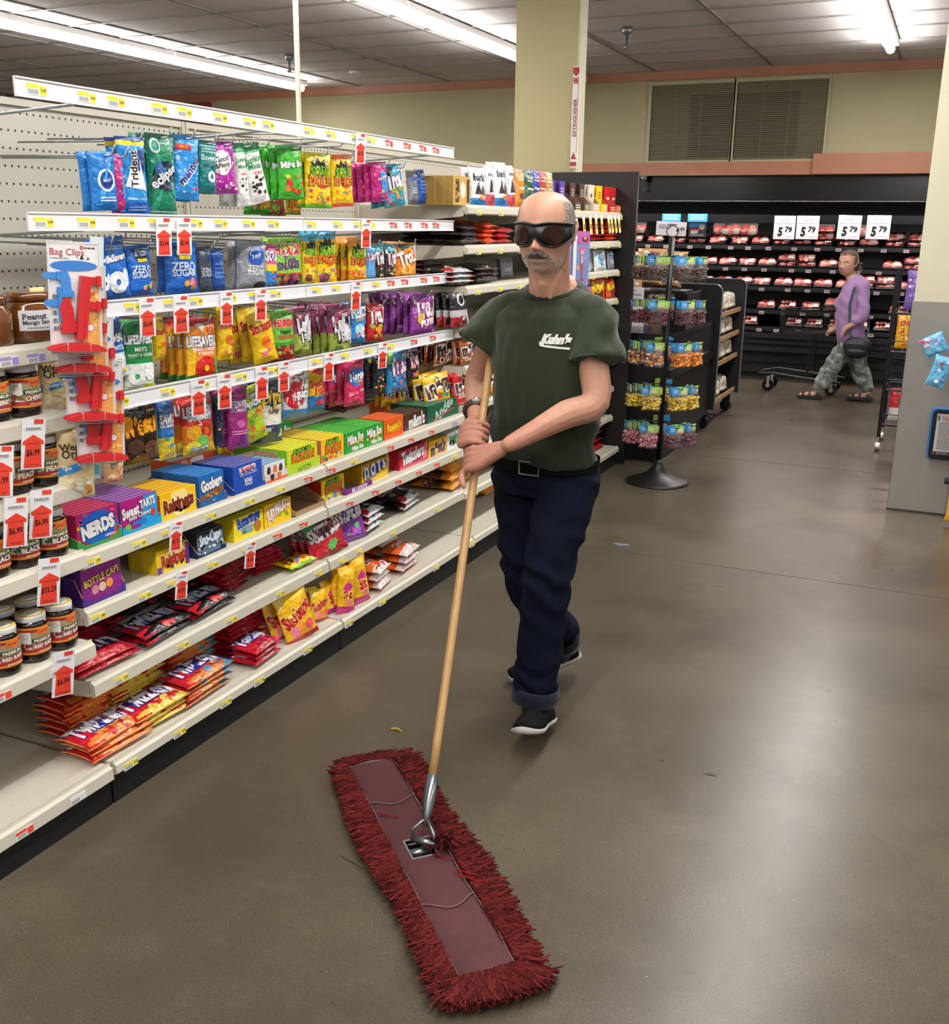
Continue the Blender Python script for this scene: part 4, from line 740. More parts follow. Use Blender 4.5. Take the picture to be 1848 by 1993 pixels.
# ======================= shelving along the left of the aisle =======================
def pegboard():
    m = bpy.data.materials.new('cream_pegboard'); m.use_nodes = True; N, L, b = nodes(m)
    tc = N.new('ShaderNodeTexCoord'); sx = N.new('ShaderNodeSeparateXYZ'); L.new(tc.outputs['Object'], sx.inputs[0])
    def fr(o, per):
        a = N.new('ShaderNodeMath'); a.operation = 'DIVIDE'; L.new(o, a.inputs[0]); a.inputs[1].default_value = per
        c = N.new('ShaderNodeMath'); c.operation = 'FRACT'; L.new(a.outputs[0], c.inputs[0])
        d = N.new('ShaderNodeMath'); d.operation = 'SUBTRACT'; L.new(c.outputs[0], d.inputs[0]); d.inputs[1].default_value = .5
        e = N.new('ShaderNodeMath'); e.operation = 'MULTIPLY'; L.new(d.outputs[0], e.inputs[0]); e.inputs[1].default_value = per
        f = N.new('ShaderNodeMath'); f.operation = 'POWER'; L.new(e.outputs[0], f.inputs[0]); f.inputs[1].default_value = 2; return f.outputs[0]
    s = N.new('ShaderNodeMath'); s.operation = 'ADD'; L.new(fr(sx.outputs[1], .0254), s.inputs[0]); L.new(fr(sx.outputs[2], .0508), s.inputs[1])
    q = N.new('ShaderNodeMath'); q.operation = 'LESS_THAN'; L.new(s.outputs[0], q.inputs[0]); q.inputs[1].default_value = .0038 ** 2
    x = N.new('ShaderNodeMix'); x.data_type = 'RGBA'; L.new(q.outputs[0], x.inputs[0]); x.inputs[6].default_value = hx('c6c1b2'); x.inputs[7].default_value = hx('2c2a28')
    L.new(x.outputs[2], b.inputs['Base Color']); b.inputs['Roughness'].default_value = .5
    return m
M['peg'] = pegboard()
XB = -2.61
SEC = [(0.72, 1.937), (1.945, 3.155), (3.161, 4.372), (4.38, 5.595), (5.601, 6.80)]
SLAB = ['jar shelving bay at the left edge', 'peg-wall candy bay next to the jar bay', 'peg-wall candy bay ending left of the worker', 'chocolate bay right behind the worker', 'chocolate bay beside the black end panel']
UN = []
for (y0, y1), lb in zip(SEC, SLAB):
    e = empty('shelving_unit', (XB, (y0 + y1) / 2, 0), 'cream steel ' + lb, 'shelving', 'steel shelving bays along the aisle'); UN.append(e)
def upart(i, g, name, m, par=None, smooth=False):
    o = g.build(name, m, par or UN[i], smooth)
    if par is None: o.location = -V(UN[i].location)
    return o
for i, (y0, y1) in enumerate(SEC):
    g = G(); g.box(XB - .02, XB, y0, y1, .1, 1.93); upart(i, g, 'back_panel', 'peg')
    g = G(); g.box(XB - .03, XB + .012, y0, y1, 1.925, 1.945); upart(i, g, 'top_cap', 'shelf')
    for y in (y0, y1):
        g = G(); g.box(XB - .03, XB + .016, y - .014 if y == y1 else y, y if y == y1 else y + .014, 0, 1.945)
        for q in range(34): g.box(XB + .0155, XB + .0168, (y - .011 if y == y1 else y + .006), (y - .006 if y == y1 else y + .011), .25 + q * .05, .28 + q * .05, '1c1c1c')
        upart(i, g, 'upright', 'shelf')
    g = G(); g.box(XB, -1.995, y0, y1, 0.0, .088); upart(i, g, 'kick_plate', 'kick')
M['shelfp'] = mat('cream_shelf_top', 'c4beae', .42)
def price_label(g, y, z, X, col, w=.055, h=.022, txt=None):
    g.box(X, X + .0012, y - w / 2, y + w / 2, z - h / 2, z + h / 2, 'f0f0ea')
    g.box(X + .0012, X + .0016, y - w / 2, y + w * .12, z + h * .12, z + h / 2, col)
    g.box(X + .0012, X + .0016, y + w * .16, y + w / 2, z - h * .42, z + h * .4, col)
    for q in range(9): g.box(X + .0012, X + .0016, y - w * .42 + q * w * .058, y - w * .42 + q * w * .058 + w * .022, z - h * .4, z + h * .02, '4a4a50')
    if txt:
        ga = G(); art(ga, [('t', txt, .33, .5, .26, '222222')], w, h, lambda a, b, L=0: (X + .0016 + L, y + a * w, z - h / 2 + b * h), 1, .0003)
        g.v, off = g.v, len(g.v); g.v += ga.v; g.f += [tuple(q + off for q in f) for f in ga.f]; g.c += ga.c
YL, RL, WL, PL = 'f2dc28', 'e8483c', 'e8e8ee', '9c88c8'
def shelf(i, z, xf, th=.035, tags=(), bracket=True, y0=None, y1=None, lean=.012):
    """shelf tray with rolled lip, end brackets and price labels; z = top surface, xf = front"""
    a, b = SEC[i]; y0 = a if y0 is None else y0; y1 = b if y1 is None else y1
    g = G(); g.box(XB + .01, xf - .004, y0 + .002, y1 - .002, z - .022, z)
    for q in range(int((y1 - y0) / .045)):        # pierced slots near the front edge
        yy = y0 + .03 + q * .045
        for dx in (.05, .075, .1): g.box(xf - dx - .003, xf - dx + .003, yy - .005 + (dx == .075) * .02, yy + .005 + (dx == .075) * .02, z, z + .0006, '6a655a')
    o = upart(i, g, 'shelf', 'shelf')
    l = G(); pr = [(xf - .006, z + .004), (xf, z + .006), (xf + .002, z - .002), (xf + lean, z - .008), (xf + lean + .002, z - th - .006), (xf + .004, z - th - .012), (xf - .01, z - th - .006), (xf - .006, z - th)]
    k = len(pr); vs = [(x, y0 + .003, zz) for x, zz in pr] + [(x, y1 - .003, zz) for x, zz in pr]
    l.add(vs, [(q, (q + 1) % k, (q + 1) % k + k, q + k) for q in range(k)] + [tuple(range(k))[::-1], tuple(range(k, 2 * k))], 'ffffff'); l.build('price_rail', 'shelf', o)
    if bracket:
        for y in (y0, y1 - .006):
            h = G(); pr = [(XB + .01, z), (xf - .01, z), (xf - .01, z - .045), (XB + .01, z - .10)]
            vs = [(x, y + .001, zz) for x, zz in pr] + [(x, y + .005, zz) for x, zz in pr]
            h.add(vs, [(0, 1, 2, 3)[::-1], (4, 5, 6, 7)] + [(q, (q + 1) % 4, (q + 1) % 4 + 4, q + 4) for q in range(4)], 'ffffff'); h.build('bracket', 'shelf', o)
    for t in tags:
        yy, c = t[0], t[1]; h = G(); price_label(h, yy, z - .028, xf + lean + .0018, c, txt=t[2] if len(t) > 2 else None)
        h.build('price_label', 'paper', o)
    return o
def ty(px, py, X): return at(px, py, 0, X).y
def tags_at(X, pts): return [(ty(x, y, X),) + tuple(r) for x, y, *r in pts]
XF = -2.045
pts5 = [(180, 1090, YL, '1.59'), (270, 1058, YL, '1.59'), (325, 1035, YL, '1.59'), (410, 1005, YL, '1.59'), (485, 975, YL, '1.59'), (545, 955, YL, '1.59'), (600, 940, RL), (645, 915, RL), (690, 898, YL), (760, 875, RL), (800, 858, RL), (840, 843, RL), (885, 828, PL)]
pts6 = [(190, 1195, YL, '1.89'), (280, 1155, YL, '1.59'), (335, 1138, YL), (412, 1103, YL, '1.59'), (480, 1075, YL), (540, 1048, RL), (590, 1023, RL), (640, 1000, RL), (680, 985, RL), (730, 960, RL), (775, 945, RL), (815, 928, RL), (850, 912, RL), (885, 898, YL)]
pts7 = [(235, 1318, YL, '3.99'), (355, 1258, YL, '3.99'), (450, 1205, YL, '3.99'), (545, 1160, YL, '3.99'), (620, 1120, YL), (665, 1100, YL), (700, 1080, YL), (765, 1045, YL), (850, 1000, YL)]
pts8 = [(255, 1480, YL, '3.99'), (350, 1420, YL, '3.99'), (440, 1362, YL, '3.99'), (505, 1322, YL, '2.99'), (600, 1265, YL, '4.99'), (680, 1215, YL, '4.99'), (745, 1175, YL), (850, 1105, YL), (920, 1065, YL)]
for z, pts in ((.735, pts5), (.575, pts6), (.362, pts7)):
    T = tags_at(XF + .014, pts)
    for i in (1, 2): shelf(i, z, XF, tags=[t for t in T if SEC[i][0] < t[0] < SEC[i][1]])
T = tags_at(-1.975, pts8)
for i in (1, 2, 3, 4): shelf(i, .128, -1.99, .026, tags=[t for t in T if SEC[i][0] < t[0] < SEC[i][1]], bracket=False)
# jar bay shelves
for z in (1.305, 1.13, .945, .755, .498, .128):
    tg = [(1.35, WL), (1.62, RL), (1.8, WL)] if z != 1.305 else [(1.75, PL), (1.83, PL)]
    shelf(0, z, -2.012 if z > .2 else -1.99, tags=tg)
# chocolate bays
for z, tg in ((1.682, 1), (1.505, 1), (1.322, 1), (1.137, 1), (.955, 1), (.765, 1), (.545, 0), (.345, 1)):
    for i in (3, 4):
        y0, y1 = SEC[i]; shelf(i, z, -2.045, .026, tags=[(y0 + .12 + q * .26, YL) for q in range(5)] if tg else [(y0 + .2, YL)])
# peg bays: hanging label rails on arms
for ri, (z0, z1) in enumerate(((1.888, 1.926), (1.576, 1.614), (1.347, 1.385), (1.088, 1.128))):
    for i in (1, 2):
        y0, y1 = SEC[i]; dz = (0, .0)[i - 1]
        g = G(); g.box(-2.106, -2.1, y0, y1, z0 - .004 + dz, z1 + .004 + dz); g.box(-2.1, -2.096, y0, y1, z1 + dz, z1 + .004 + dz); g.box(-2.1, -2.096, y0, y1, z0 - .004 + dz, z0 + dz)
        o = upart(i, g, 'label_rail', 'rail')
        for ya in (y0 + .2, y1 - .2):
            h = G(); h.tube([(XB, ya, z0 - .03), (-2.12, ya, z0 - .002)], .004, 6); h.build('rail_arm', 'chrome', o)
        n = 8 if ri < 3 else 6
        for q in range(n):
            yy = y0 + .06 + q * (y1 - y0 - .1) / n + rnd.uniform(-.02, .03)
            c = YL if not (i == 2 and yy > 3.68 + .12 * (ri % 2)) else RL
            h = G(); price_label(h, yy, (z0 + z1) / 2 - .002, -2.0995, c, .062, .026, txt=('%.2f' % rnd.choice((3.29, 4.59, 3.99, 2.99))) if i == 1 else None); h.build('price_label', 'paper', o)
# black end panel closing the last bay
g = G(); g.box(-2.64, -1.945, 6.815, 6.845, 0, 1.945); tag(g.build('end_panel', 'black'), 'tall black end panel closing the chocolate shelving', 'panel')

# red arrow sale tags hanging on the rails
def sale_tag(px, py, X, price, lab, sc=1.0, lean=0.0):
    """top middle of the tag at the pixel"""
    p = at(px, py, 0, X); w, h = .052 * sc, .112 * sc; g = G()
    pr = [(-.5, 0), (.5, 0), (.5, 1), (-.5, 1)]
    g.add([(x * w, 0, (y - 1) * h) for x, y in pr] + [(x * w, .0012, (y - 1) * h) for x, y in pr], [(0, 1, 2, 3), (7, 6, 5, 4), (0, 4, 5, 1), (1, 5, 6, 2), (2, 6, 7, 3), (3, 7, 4, 0)], 'f2f2f4')
    o = g.build('sale_tag', 'paper'); o.matrix_world = Matrix.Translation(p) @ Matrix.Rotation(PI / 2 - math.radians(18), 4, 'Z') @ Matrix.Rotation(lean, 4, 'Y') @ Matrix.Rotation(math.radians(4), 4, 'X')
    ga = G(); sf = lambda x, y, L=0: (x * w, -L - .0003, (y - 1) * h)
    art(ga, [('p', [(0, .69), (-.44, .56), (-.44, .49), (-.33, .49), (-.38, .03), (.38, .03), (.33, .49), (.44, .49), (.44, .56)], 'e6402c'), ('r', 0, .9, .4, .99, 'e6402c'), ('bar', -.34, .78, .3, .84), ('T', price, 0, .33, .56 if len(price) < 6 else .66, '24140f', .04, .02, None, 1.5), ('t', 'EXTRA SAVINGS', 0, .52, .5, '5c1c14', .03, .01), ('t', 'WITH CARD', 0, .09, .5, '5c1c14', .03, .01)], w, h, sf, 5, .0004)
    # polygon fan centre keeps the arrow's notches open
    ga.build('front_print', 'paper', o); tag(o, lab, 'sale tag', 'red arrow sale tags hanging from the shelf rails')
XT = -2.085
for px, py, r in ((318, 424, 'left one on the second rail'), (358, 424, 'right of the pair on the second rail')): sale_tag(px, py, XT, '$3.64', 'red arrow sale tag, ' + r, .95)
for px, py, r in ((286, 580, 'first from left on the third rail'), (352, 576, 'second on the third rail'), (441, 569, 'third on the third rail'), (508, 564, 'fourth on the third rail')): sale_tag(px, py, XT, '$3.64', 'red arrow sale tag, ' + r, .98 if px < 400 else .9)
for px, py, r in ((386, 740, 'first from left on the fourth rail'), (437, 729, 'second on the fourth rail'), (510, 714, 'third on the fourth rail'), (553, 705, 'fourth on the fourth rail'), (641, 688, 'fifth on the fourth rail'), (746, 668, 'sixth on the fourth rail')): sale_tag(px, py, XT, '$3.64', 'red arrow sale tag, ' + r, 1.0 if px < 530 else .92)
for px, py, r in ((703, 260, 'alone on the top rail'), (714, 427, 'alone at the right part of the second rail'), (694, 549, 'fifth on the third rail')): sale_tag(px, py, XT, '$3.35', 'red arrow sale tag, ' + r, .95)
for px, py, r in ((344, 1016, 'on the lip below the raisin boxes'), (355, 1112, 'on the lip below the small raisin boxes'), (489, 1056, 'on the lip below the pale yellow peanut candy box')): sale_tag(px, py, -2.02, '$1.51', 'red arrow sale tag, ' + r, .8, .08)
XJ = -1.985
for px, py, pr, r in ((66, 815, '$6.99', 'above the peach jars'), (32, 968, '$6.99', 'lower left, at the edge of the frame'), (82, 953, '$6.99', 'above the black raspberry jars'), (97, 1086, '$15.29', 'reading 15.29'), (125, 1268, '$6.99', 'lowest on the jar bay'), (3, 868, '$6.99', 'half cut off at the left edge')): sale_tag(px, py, XJ, pr, 'red arrow sale tag on the jar bay, ' + r, 1.12, .1)

# ---------------- hanging bags ----------------
X1 = -2.15; top = 'top peg row'; r2 = 'second peg row'; r3 = 'third peg row'; r4 = 'fourth peg row'
for a in [
 ('ringblue', 180, 296, 234, 410, 2, 8, 2), ('sweetpink', 222, 300, 244, 415, 1, 0, 0), ('trident', 236, 268, 293, 420, 2, 14, 1), ('eclipse', 290, 262, 346, 422, 3, 14, -1), ('mentos', 338, 264, 390, 390, 2, 14, -3),
 ('tealmint', 386, 274, 424, 376, 3, 16, -3), ('goodplenty', 412, 276, 466, 377, 3, 12, 3), ('junior', 464, 280, 492, 402, 2, 18, 6), ('junior', 488, 280, 530, 396, 2, 18, 13),
 ('mikegreen', 546, 284, 596, 388, 4, 16, 2), ('spk', 597, 298, 650, 405, 2, 14, 0), ('spkred', 650, 302, 693, 402, 3, 14, 3), ('sweetpink', 728, 316, 760, 393, 4, 18, 4), ('trollicyan', 753, 322, 794, 402, 3, 16, 8)]:
    k, xl, yt, xr, yb, n, yaw, roll = a; hang(1, X1, k, xl, yt, xr, yb, n, yaw, -roll, .032, where=top)
for k, xl, yt, xr, yb, n in (('mikegreen', 478, 352, 530, 418, 1), ('cherry', 512, 372, 560, 420, 1), ('spk', 560, 376, 590, 418, 1), ('junior', 430, 350, 470, 402, 1)):
    hang(1, X1 - .16, k, xl, yt, xr, yb, n, 4, 0, .03, where='rear of top peg row')
for a in [
 ('lsblue', 187, 472, 222, 582, 1, 10, 8), ('lsblue', 203, 462, 258, 582, 2, 14, 5), ('zeroblue', 250, 478, 303, 576, 1, 8, 2), ('zeroblue', 324, 472, 391, 572, 2, 14, 0), ('zerogrey', 386, 480, 417, 570, 2, 8, 0), ('plainblue', 412, 484, 442, 568, 3, 14, 0),
 ('silver', 462, 470, 524, 566, 2, 14, -2), ('strip', 516, 476, 540, 562, 1, 0, -3), ('haribo', 530, 465, 594, 559, 2, 8, 1), ('spkblue', 590, 456, 619, 556, 1, 10, -2), ('spkblue', 617, 451, 660, 556, 3, 14, 1), ('spkorange', 681, 463, 718, 552, 4, 14, 0), ('rollblue', 714, 476, 733, 548, 1, 4, -2),
 ('crawl', 730, 478, 749, 548, 2, 6, -2), ('crawl', 751, 476, 773, 546, 2, 6, -3), ('peach', 773, 473, 815, 542, 3, 14, 0)]:
    k, xl, yt, xr, yb, n, yaw, roll = a; hang(2, X1, k, xl, yt, xr, yb, n, yaw, -roll, .032, where=r2)
for a in [
 ('caramel', 205, 640, 240, 752, 1, 0, 14), ('lswhite', 208, 613, 252, 738, 2, 6, 6), ('wint', 241, 626, 304, 765, 2, 12, -1), ('stary', 302, 618, 324, 702, 1, 0, 0), ('hardcandy', 362, 622, 428, 742, 4, 16, 0), ('stary', 424, 598, 456, 702, 1, 4, -3),
 ('stary', 497, 600, 546, 706, 5, 20, 10), ('cherry', 531, 606, 578, 705, 2, 10, 0), ('laffy', 572, 600, 610, 692, 2, 8, 0), ('laffy', 643, 594, 690, 694, 5, 18, 2), ('nerdsblue', 681, 590, 715, 668, 2, 10, -3), ('trollired', 716, 592, 750, 664, 2, 14, -2), ('purple', 801, 572, 850, 650, 7, 18, 0)]:
    k, xl, yt, xr, yb, n, yaw, roll = a; hang(3, X1, k, xl, yt, xr, yb, n, yaw, -roll, .034 if k != 'stary' else .05, where=r3, back_roll=1.5 if k == 'stary' else 0)
for a in [
 ('riesen', 236, 783, 313, 902, 1, 8, 0), ('caramel', 226, 800, 240, 925, 1, 0, 5), ('lsgumblue', 311, 782, 344, 896, 1, 8, 0), ('lsgum', 358, 778, 421, 884, 3, 14, 1), ('darkteal', 420, 770, 434, 870, 1, 0, 0), ('lsmag', 445, 754, 488, 874, 3, 16, 0), ('collide', 478, 750, 526, 858, 1, 10, 12), ('dipz', 506, 742, 552, 862, 2, 12, -2),
 ('airheads', 551, 724, 604, 814, 1, 10, -4), ('sfish', 603, 712, 636, 800, 1, 8, 0), ('nerdspink', 673, 700, 714, 790, 4, 16, 0), ('darkteal', 728, 692, 751, 768, 4, 14, 0), ('trolliblue', 755, 682, 796, 764, 2, 12, 0), ('trollidark', 795, 680, 819, 740, 2, 8, 0)]:
    k, xl, yt, xr, yb, n, yaw, roll = a; hang(4, X1, k, xl, yt, xr, yb, n, yaw, -roll, .036, where=r4)
for k, xl, xr in (('mmyellow', 745, 775), ('mmyellow', 778, 808)):
    hang(4, X1 - .1, k, xl, 738, xr, 790, 2, 4, 0, .03, where='rear of fourth peg row')
# hooks: long wire with an upturned tip, every hook a part of its bay
hk = G(); hk.tube([(-.46, 0, .006), (0, 0, 0), (.012, 0, .004), (.022, 0, .028)], .0028, 6, 'ffffff'); hkm = hk.mesh('peg_hook', 'chrome', True)
done = []
for X, y, tz, n in HOOKS:
    if any(abs(y - a) < .035 and abs(tz - b) < .06 for a, b in done): continue
    done.append((y, tz)); i = 1 if y < 3.158 else 2 if y < 4.38 else 3
    link('peg_hook', hkm, UN[i], V((X + .018, y, tz - .010)) - V(UN[i].location))
for px, py in ((560, 425 - 165), (620, 270), (660, 285), (300, 470), (440, 458), (560, 460), (450, 612), (420, 470), (655, 605), (590, 610)):
    p = at(px, py, 0, -2.13); i = 1 if p.y < 3.158 else 2
    link('peg_hook', hkm, UN[i], V((-2.13, p.y, p.z)) - V(UN[i].location))
# ======================= boxed sweets on the open shelves =======================
X5 = -2.062
def bf(k, xl, yl, xr, yr, h, z, n, X, where, yaw=0.0, group='theatre boxes of candy on the shelves'):
    """xl,yl / xr,yr = lower left and lower right corners of the front face in the photograph"""
    a, b = ty(xl, yl, X), ty(xr, yr, X); box_file(k, a, b, h, z, n, X, where, yaw, group); return a, b
A5, A6, A7, A8 = .735, .575, .362, .128
u5, u6 = 'upper box shelf', 'lower box shelf'
def trayfor(k, xl, yl, xr, yr, h, z, n, X, where, tcol, tdesc, hf=.35, hs=.62, items=None, inner='a98a67', vcut=True, extra=.01):
    a, b = bf(k, xl, yl, xr, yr, h, z + .004, n, X, where); d = BOX[k]['d'] * n + extra
    tray(a - .005, b + .005, z + .0005, X, d, h * hf, h * hs, tcol, inner, where, tdesc, items, vcut); return a, b
trayfor('nerds', 152, 1080, 234, 1052, .096, A5, 11, X5, 'left end, ' + u5, '3a9448', 'green cardboard tray under the purple and pink boxes')
trayfor('sweet', 238, 1050, 310, 1024, .094, A5, 10, X5, 'second file, ' + u5, '1c9cd0', 'blue cardboard tray under the magenta and blue boxes', .3)
bf('raisin', 314, 1022, 384, 996, .080, A5, 8, X5, 'beside the magenta boxes, ' + u5)
trayfor('goober', 390, 996, 438, 976, .095, A5, 9, X5, 'left half, ' + u5, '2c5c98', 'blue tray holding the blue peanut boxes', .25, .8)
trayfor('crunch', 456, 973, 512, 950, .090, A5, 8, X5 + .004, 'centre, ' + u5, '1c44a0', 'royal blue tray under the crunch boxes', .2, .7)
bkind('bueno', 'white hazelnut bar carton with orange marks', 'e4e0dc', 'ece8e4', '4c90c4', [('r', -.5, 0, .5, .14, 'e0582c'), ('e', -.3, .6, .09, .13, '3c2c28'), ('e', 0, .6, .1, .14, 'c87040'), ('e', .28, .6, .09, .13, '4c3428'), ('t', 'bueno', 0, .3, .5, 'd0402c')])
bkind('kinder', 'orange toy egg carton', 'd85a24', 'e0582c', 'd4e4ec', [('e', 0, .55, .16, .2, 'e8e4e0'), ('e', -.3, .55, .1, .12, 'f0b080'), ('bar', .2, .1, .44, .4), ('m', -.4, .12, .1, .3, 2, 'f4d4c4')], d=.05)
trayfor('bueno', 516, 946, 556, 930, .06, A5, 6, X5, 'right of the crunch boxes, ' + u5, 'dcd4cc', 'cardboard tray with white and orange front', .5, 1.4, [('r', -.5, 0, .5, .35, 'e0582c'), ('e', -.2, .65, .09, .1, '3c2c28'), ('e', .1, .65, .09, .1, 'c87040')], vcut=False)
for i in range(2): box_file('kinder', 2.57 + i * .002, 2.80, .05, A5 + .055 * i + .0005, 2, X5 - .18, 'behind the blue boxes, %s layer, %s' % (('lower', 'upper')[i], u5))
trayfor('spkg', 560, 936, 619, 910, .086, A5, 11, X5, 'middle, ' + u5, 'b4d430', 'lime tray under the lime and yellow boxes', .42, .6, [('T', 'PATCH', 0, .3, .4, '4c8c28', .1, .02)], 'b4c840', False)
bf('spkr', 626, 908, 670, 890, .086, A5, 11, X5, 'right of the lime tray, ' + u5)
bf('mike', 674, 893, 711, 877, .082, A5, 11, X5, 'first of two green files, ' + u5)
bf('mike', 712, 876, 746, 862, .082, A5, 11, X5, 'second of two green files, ' + u5)
bf('reese', 748, 866, 786, 848, .084, A5, 6, X5, 'right of the green boxes, ' + u5); bf('reese', 750, 828, 788, 820, .09, A5, 4, X5 - .2, 'rear rank, ' + u5)
bf('mmb', 788, 838, 830, 822, .068, A5, 6, X5 - .02, 'beside the orange boxes, ' + u5)
bf('andes', 832, 826, 893, 806, .078, A5, 9, X5 - .01, 'right end, ' + u5)
for i, (y0, y1) in enumerate(((2.96, 3.10), (3.12, 3.26), (3.28, 3.44))): box_file(('spkg', 'mike', 'mike')[i], y0, y1, .09, A5, 5, X5 - .31, 'rear rank of %s, %s' % (u5, ('left', 'middle', 'right')[i]))
pile('brownflat', 700, 818, A5 + .10, X5 - .16, .30, .14, 2, 'on the green boxes, ' + u5, .1)
pile('plainblue', 540, 836, A5, X5 - .32, .12, .10, 2, 'at the rear, ' + u5, .2)
# lower box shelf
trayfor('bottle', 162, 1186, 240, 1158, .098, A6, 3, X5, 'left end, ' + u6, '4c2c84', 'purple tray holding the bottle-top candy boxes', .3, .8)
bf('raisin2', 306, 1124, 370, 1100, .072, A6, 6, X5, 'left half, ' + u6)
trayfor('snocap', 386, 1098, 436, 1072, .074, A6, 7, X5, 'left of the pale yellow boxes, ' + u6, '1c2c5c', 'dark blue tray with cardboard inside', .2, 1.0, None)
bf('butterf', 456, 1064, 514, 1040, .078, A6, 4, X5, 'centre, ' + u6); bf('butterf', 440, 1044, 500, 1020, .07, A6, 3, X5 - .17, 'rear rank, ' + u6)
bf('juji', 516, 1040, 568, 1018, .082, A6, 5, X5, 'left of the empty tray, ' + u6)
a, b = ty(574, 1020, X5), ty(632, 992, X5); tray(a, b, A6 + .0005, X5, .22, .018, .06, 'a98a67', '9c8060', 'middle, ' + u6, 'empty brown cardboard tray', None, False)
bf('spk3', 626, 986, 671, 968, .082, A6, 7, X5 - .02, 'right of the empty cardboard tray, ' + u6)
a, b = ty(673, 976, X5), ty(722, 952, X5); tray(a, b, A6 + .0005, X5, .2, .02, .062, '7c2c84', '8c8078', 'right half, ' + u6, 'empty purple-fronted cardboard tray', [('T', 'Runts', 0, .5, .6, 'e8dcec', 0, .02)], False)
bf('dots', 704, 956, 756, 934, .078, A6, 6, X5 - .02, 'right half, ' + u6)
bf('whop', 752, 930, 776, 920, .082, A6, 4, X5 - .06, 'behind the blue-disc boxes, ' + u6)
bf('twbox', 777, 920, 832, 896, .082, A6, 4, X5 - .01, 'right half, ' + u6)
bf('mmy', 834, 904, 871, 888, .072, A6, 5, X5 - .01, 'near the right end, ' + u6)
bf('jmint', 870, 892, 897, 880, .078, A6, 7, X5 - .01, 'right end, ' + u6)

# ======================= flat packs and pouches =======================
s7, s8 = 'pack shelf', 'bottom shelf'
g7 = 'packs lying in piles on the lower shelves'
pile('twred', 218, 1322, A7, X5 + .01, .235, .125, 2, 'left end, ' + s7, -.05)
pile('twclear', 205, 1255, A7, X5 - .16, .22, .13, 4, 'behind the red pack, ' + s7, .1)
pile('twblack', 338, 1252, A7, X5 + .01, .235, .125, 2, 'left half, ' + s7, .08); pile('twblack', 270, 1215, A7 + .04, X5 - .13, .25, .14, 3, 'rear left, ' + s7, .0)
pile('twblack', 428, 1195, A7, X5 + .01, .235, .125, 2, 'centre left, ' + s7, .1); pile('twblack', 385, 1165, A7 + .03, X5 - .13, .24, .14, 3, 'rear centre left, ' + s7, .05)
pile('twclear', 470, 1165, A7, X5 - .05, .20, .15, 5, 'centre, ' + s7, .2); pile('twpink', 535, 1130, A7, X5 - .07, .16, .14, 4, 'right of the clear red pile, ' + s7, -.1)
pile('spk', 600, 1108, A7, X5 + .01, .165, .09, 1, 'middle front, ' + s7, -.08, desc='yellow sour candy box lying flat')
def stand(k, xl, yt, xr, yb, X, where, n=1, yaw=14, roll=0, pitch=-14, dx=.035, z=None, group='pouches standing on the shelves'):
    xm = (xl + xr) / 2; c = at(xm, (yt + yb) / 2, 0, X); tz, bz = at(xm, yt, 0, X).z, at(xm, yb, 0, X).z
    bz = z + .002 if z is not None else bz; wy = at(xr, (yt + yb) / 2, 0, X).y - at(xl, (yt + yb) / 2, 0, X).y; ya = math.radians(yaw)
    w = wy / (math.cos(ya) + math.sin(ya) * c.y / abs(X))
    for i in range(n):
        pack(k, w, tz - bz, face_x(V((X - i * dx, c.y + rnd.uniform(-.004, .004) * i, bz)), ya, math.radians(-roll + rnd.uniform(-2, 2) * (i > 0)), math.radians(pitch)), ('front one, ' if n > 1 and i == 0 else '%s one back, ' % ORD[i] if i else '') + where, group, i)
stand('skitred', 604, 1010, 680, 1090, X5, 'standing, ' + s7, 3, 14, 8, z=A7); stand('skitpurp', 660, 982, 716, 1066, X5 - .02, 'leaning, ' + s7, 2, 14, 3, z=A7)
pile('blackwrap', 735, 1052, A7, X5, .17, .12, 3, 'right part, ' + s7, .1, .03); pile('blackwrap', 808, 1012, A7, X5 - .02, .2, .12, 2, 'far right part, ' + s7, .15, .03); pile('blackwrap', 770, 990, A7, X5 - .15, .2, .12, 4, 'rear right part, ' + s7, 0, .03)
pile('goldbag', 905, 958, A7 - .017, -2.07, .36, .22, 3, 'shelf behind the handle', .12, .045); pile('goldbag', 990, 925, A7 - .017, -2.08, .3, .2, 2, 'shelf beside the worker', .1, .045); pile('goldbag', 850, 958, A7, -2.25, .34, .2, 1, 'rear right, ' + s7, 0, .04)
XD = -2.0
pile('twpeach', 250, 1478, A8, XD, .235, .125, 3, 'left end, ' + s8, -.02); pile('twpeach', 200, 1425, A8, XD - .16, .24, .13, 6, 'rear left end, ' + s8, 0)
pile('twyel', 330, 1410, A8, XD, .235, .125, 3, 'left part, ' + s8, -.03); pile('twyel', 280, 1345, A8, XD - .15, .24, .13, 6, 'rear left part, ' + s8, .03)
pile('twrain', 415, 1350, A8, XD + .002, .235, .125, 4, 'centre left, ' + s8, .02); pile('twrain', 380, 1290, A8, XD - .15, .24, .13, 6, 'rear centre left, ' + s8, 0)
pile('twpink', 530, 1295, A8, XD + .002, .17, .12, 3, 'centre, ' + s8, .1); pile('twpink', 490, 1235, A8, XD - .12, .25, .14, 7, 'rear centre, ' + s8, .08)
stand('starbag', 558, 1150, 622, 1258, XD - .01, 'right of the pink piles, ' + s8, 3, 16, 10, -14, .06, z=A8); stand('starbag', 606, 1150, 640, 1226, XD - .05, 'second upright pouch, ' + s8, 2, 10, -8, z=A8)
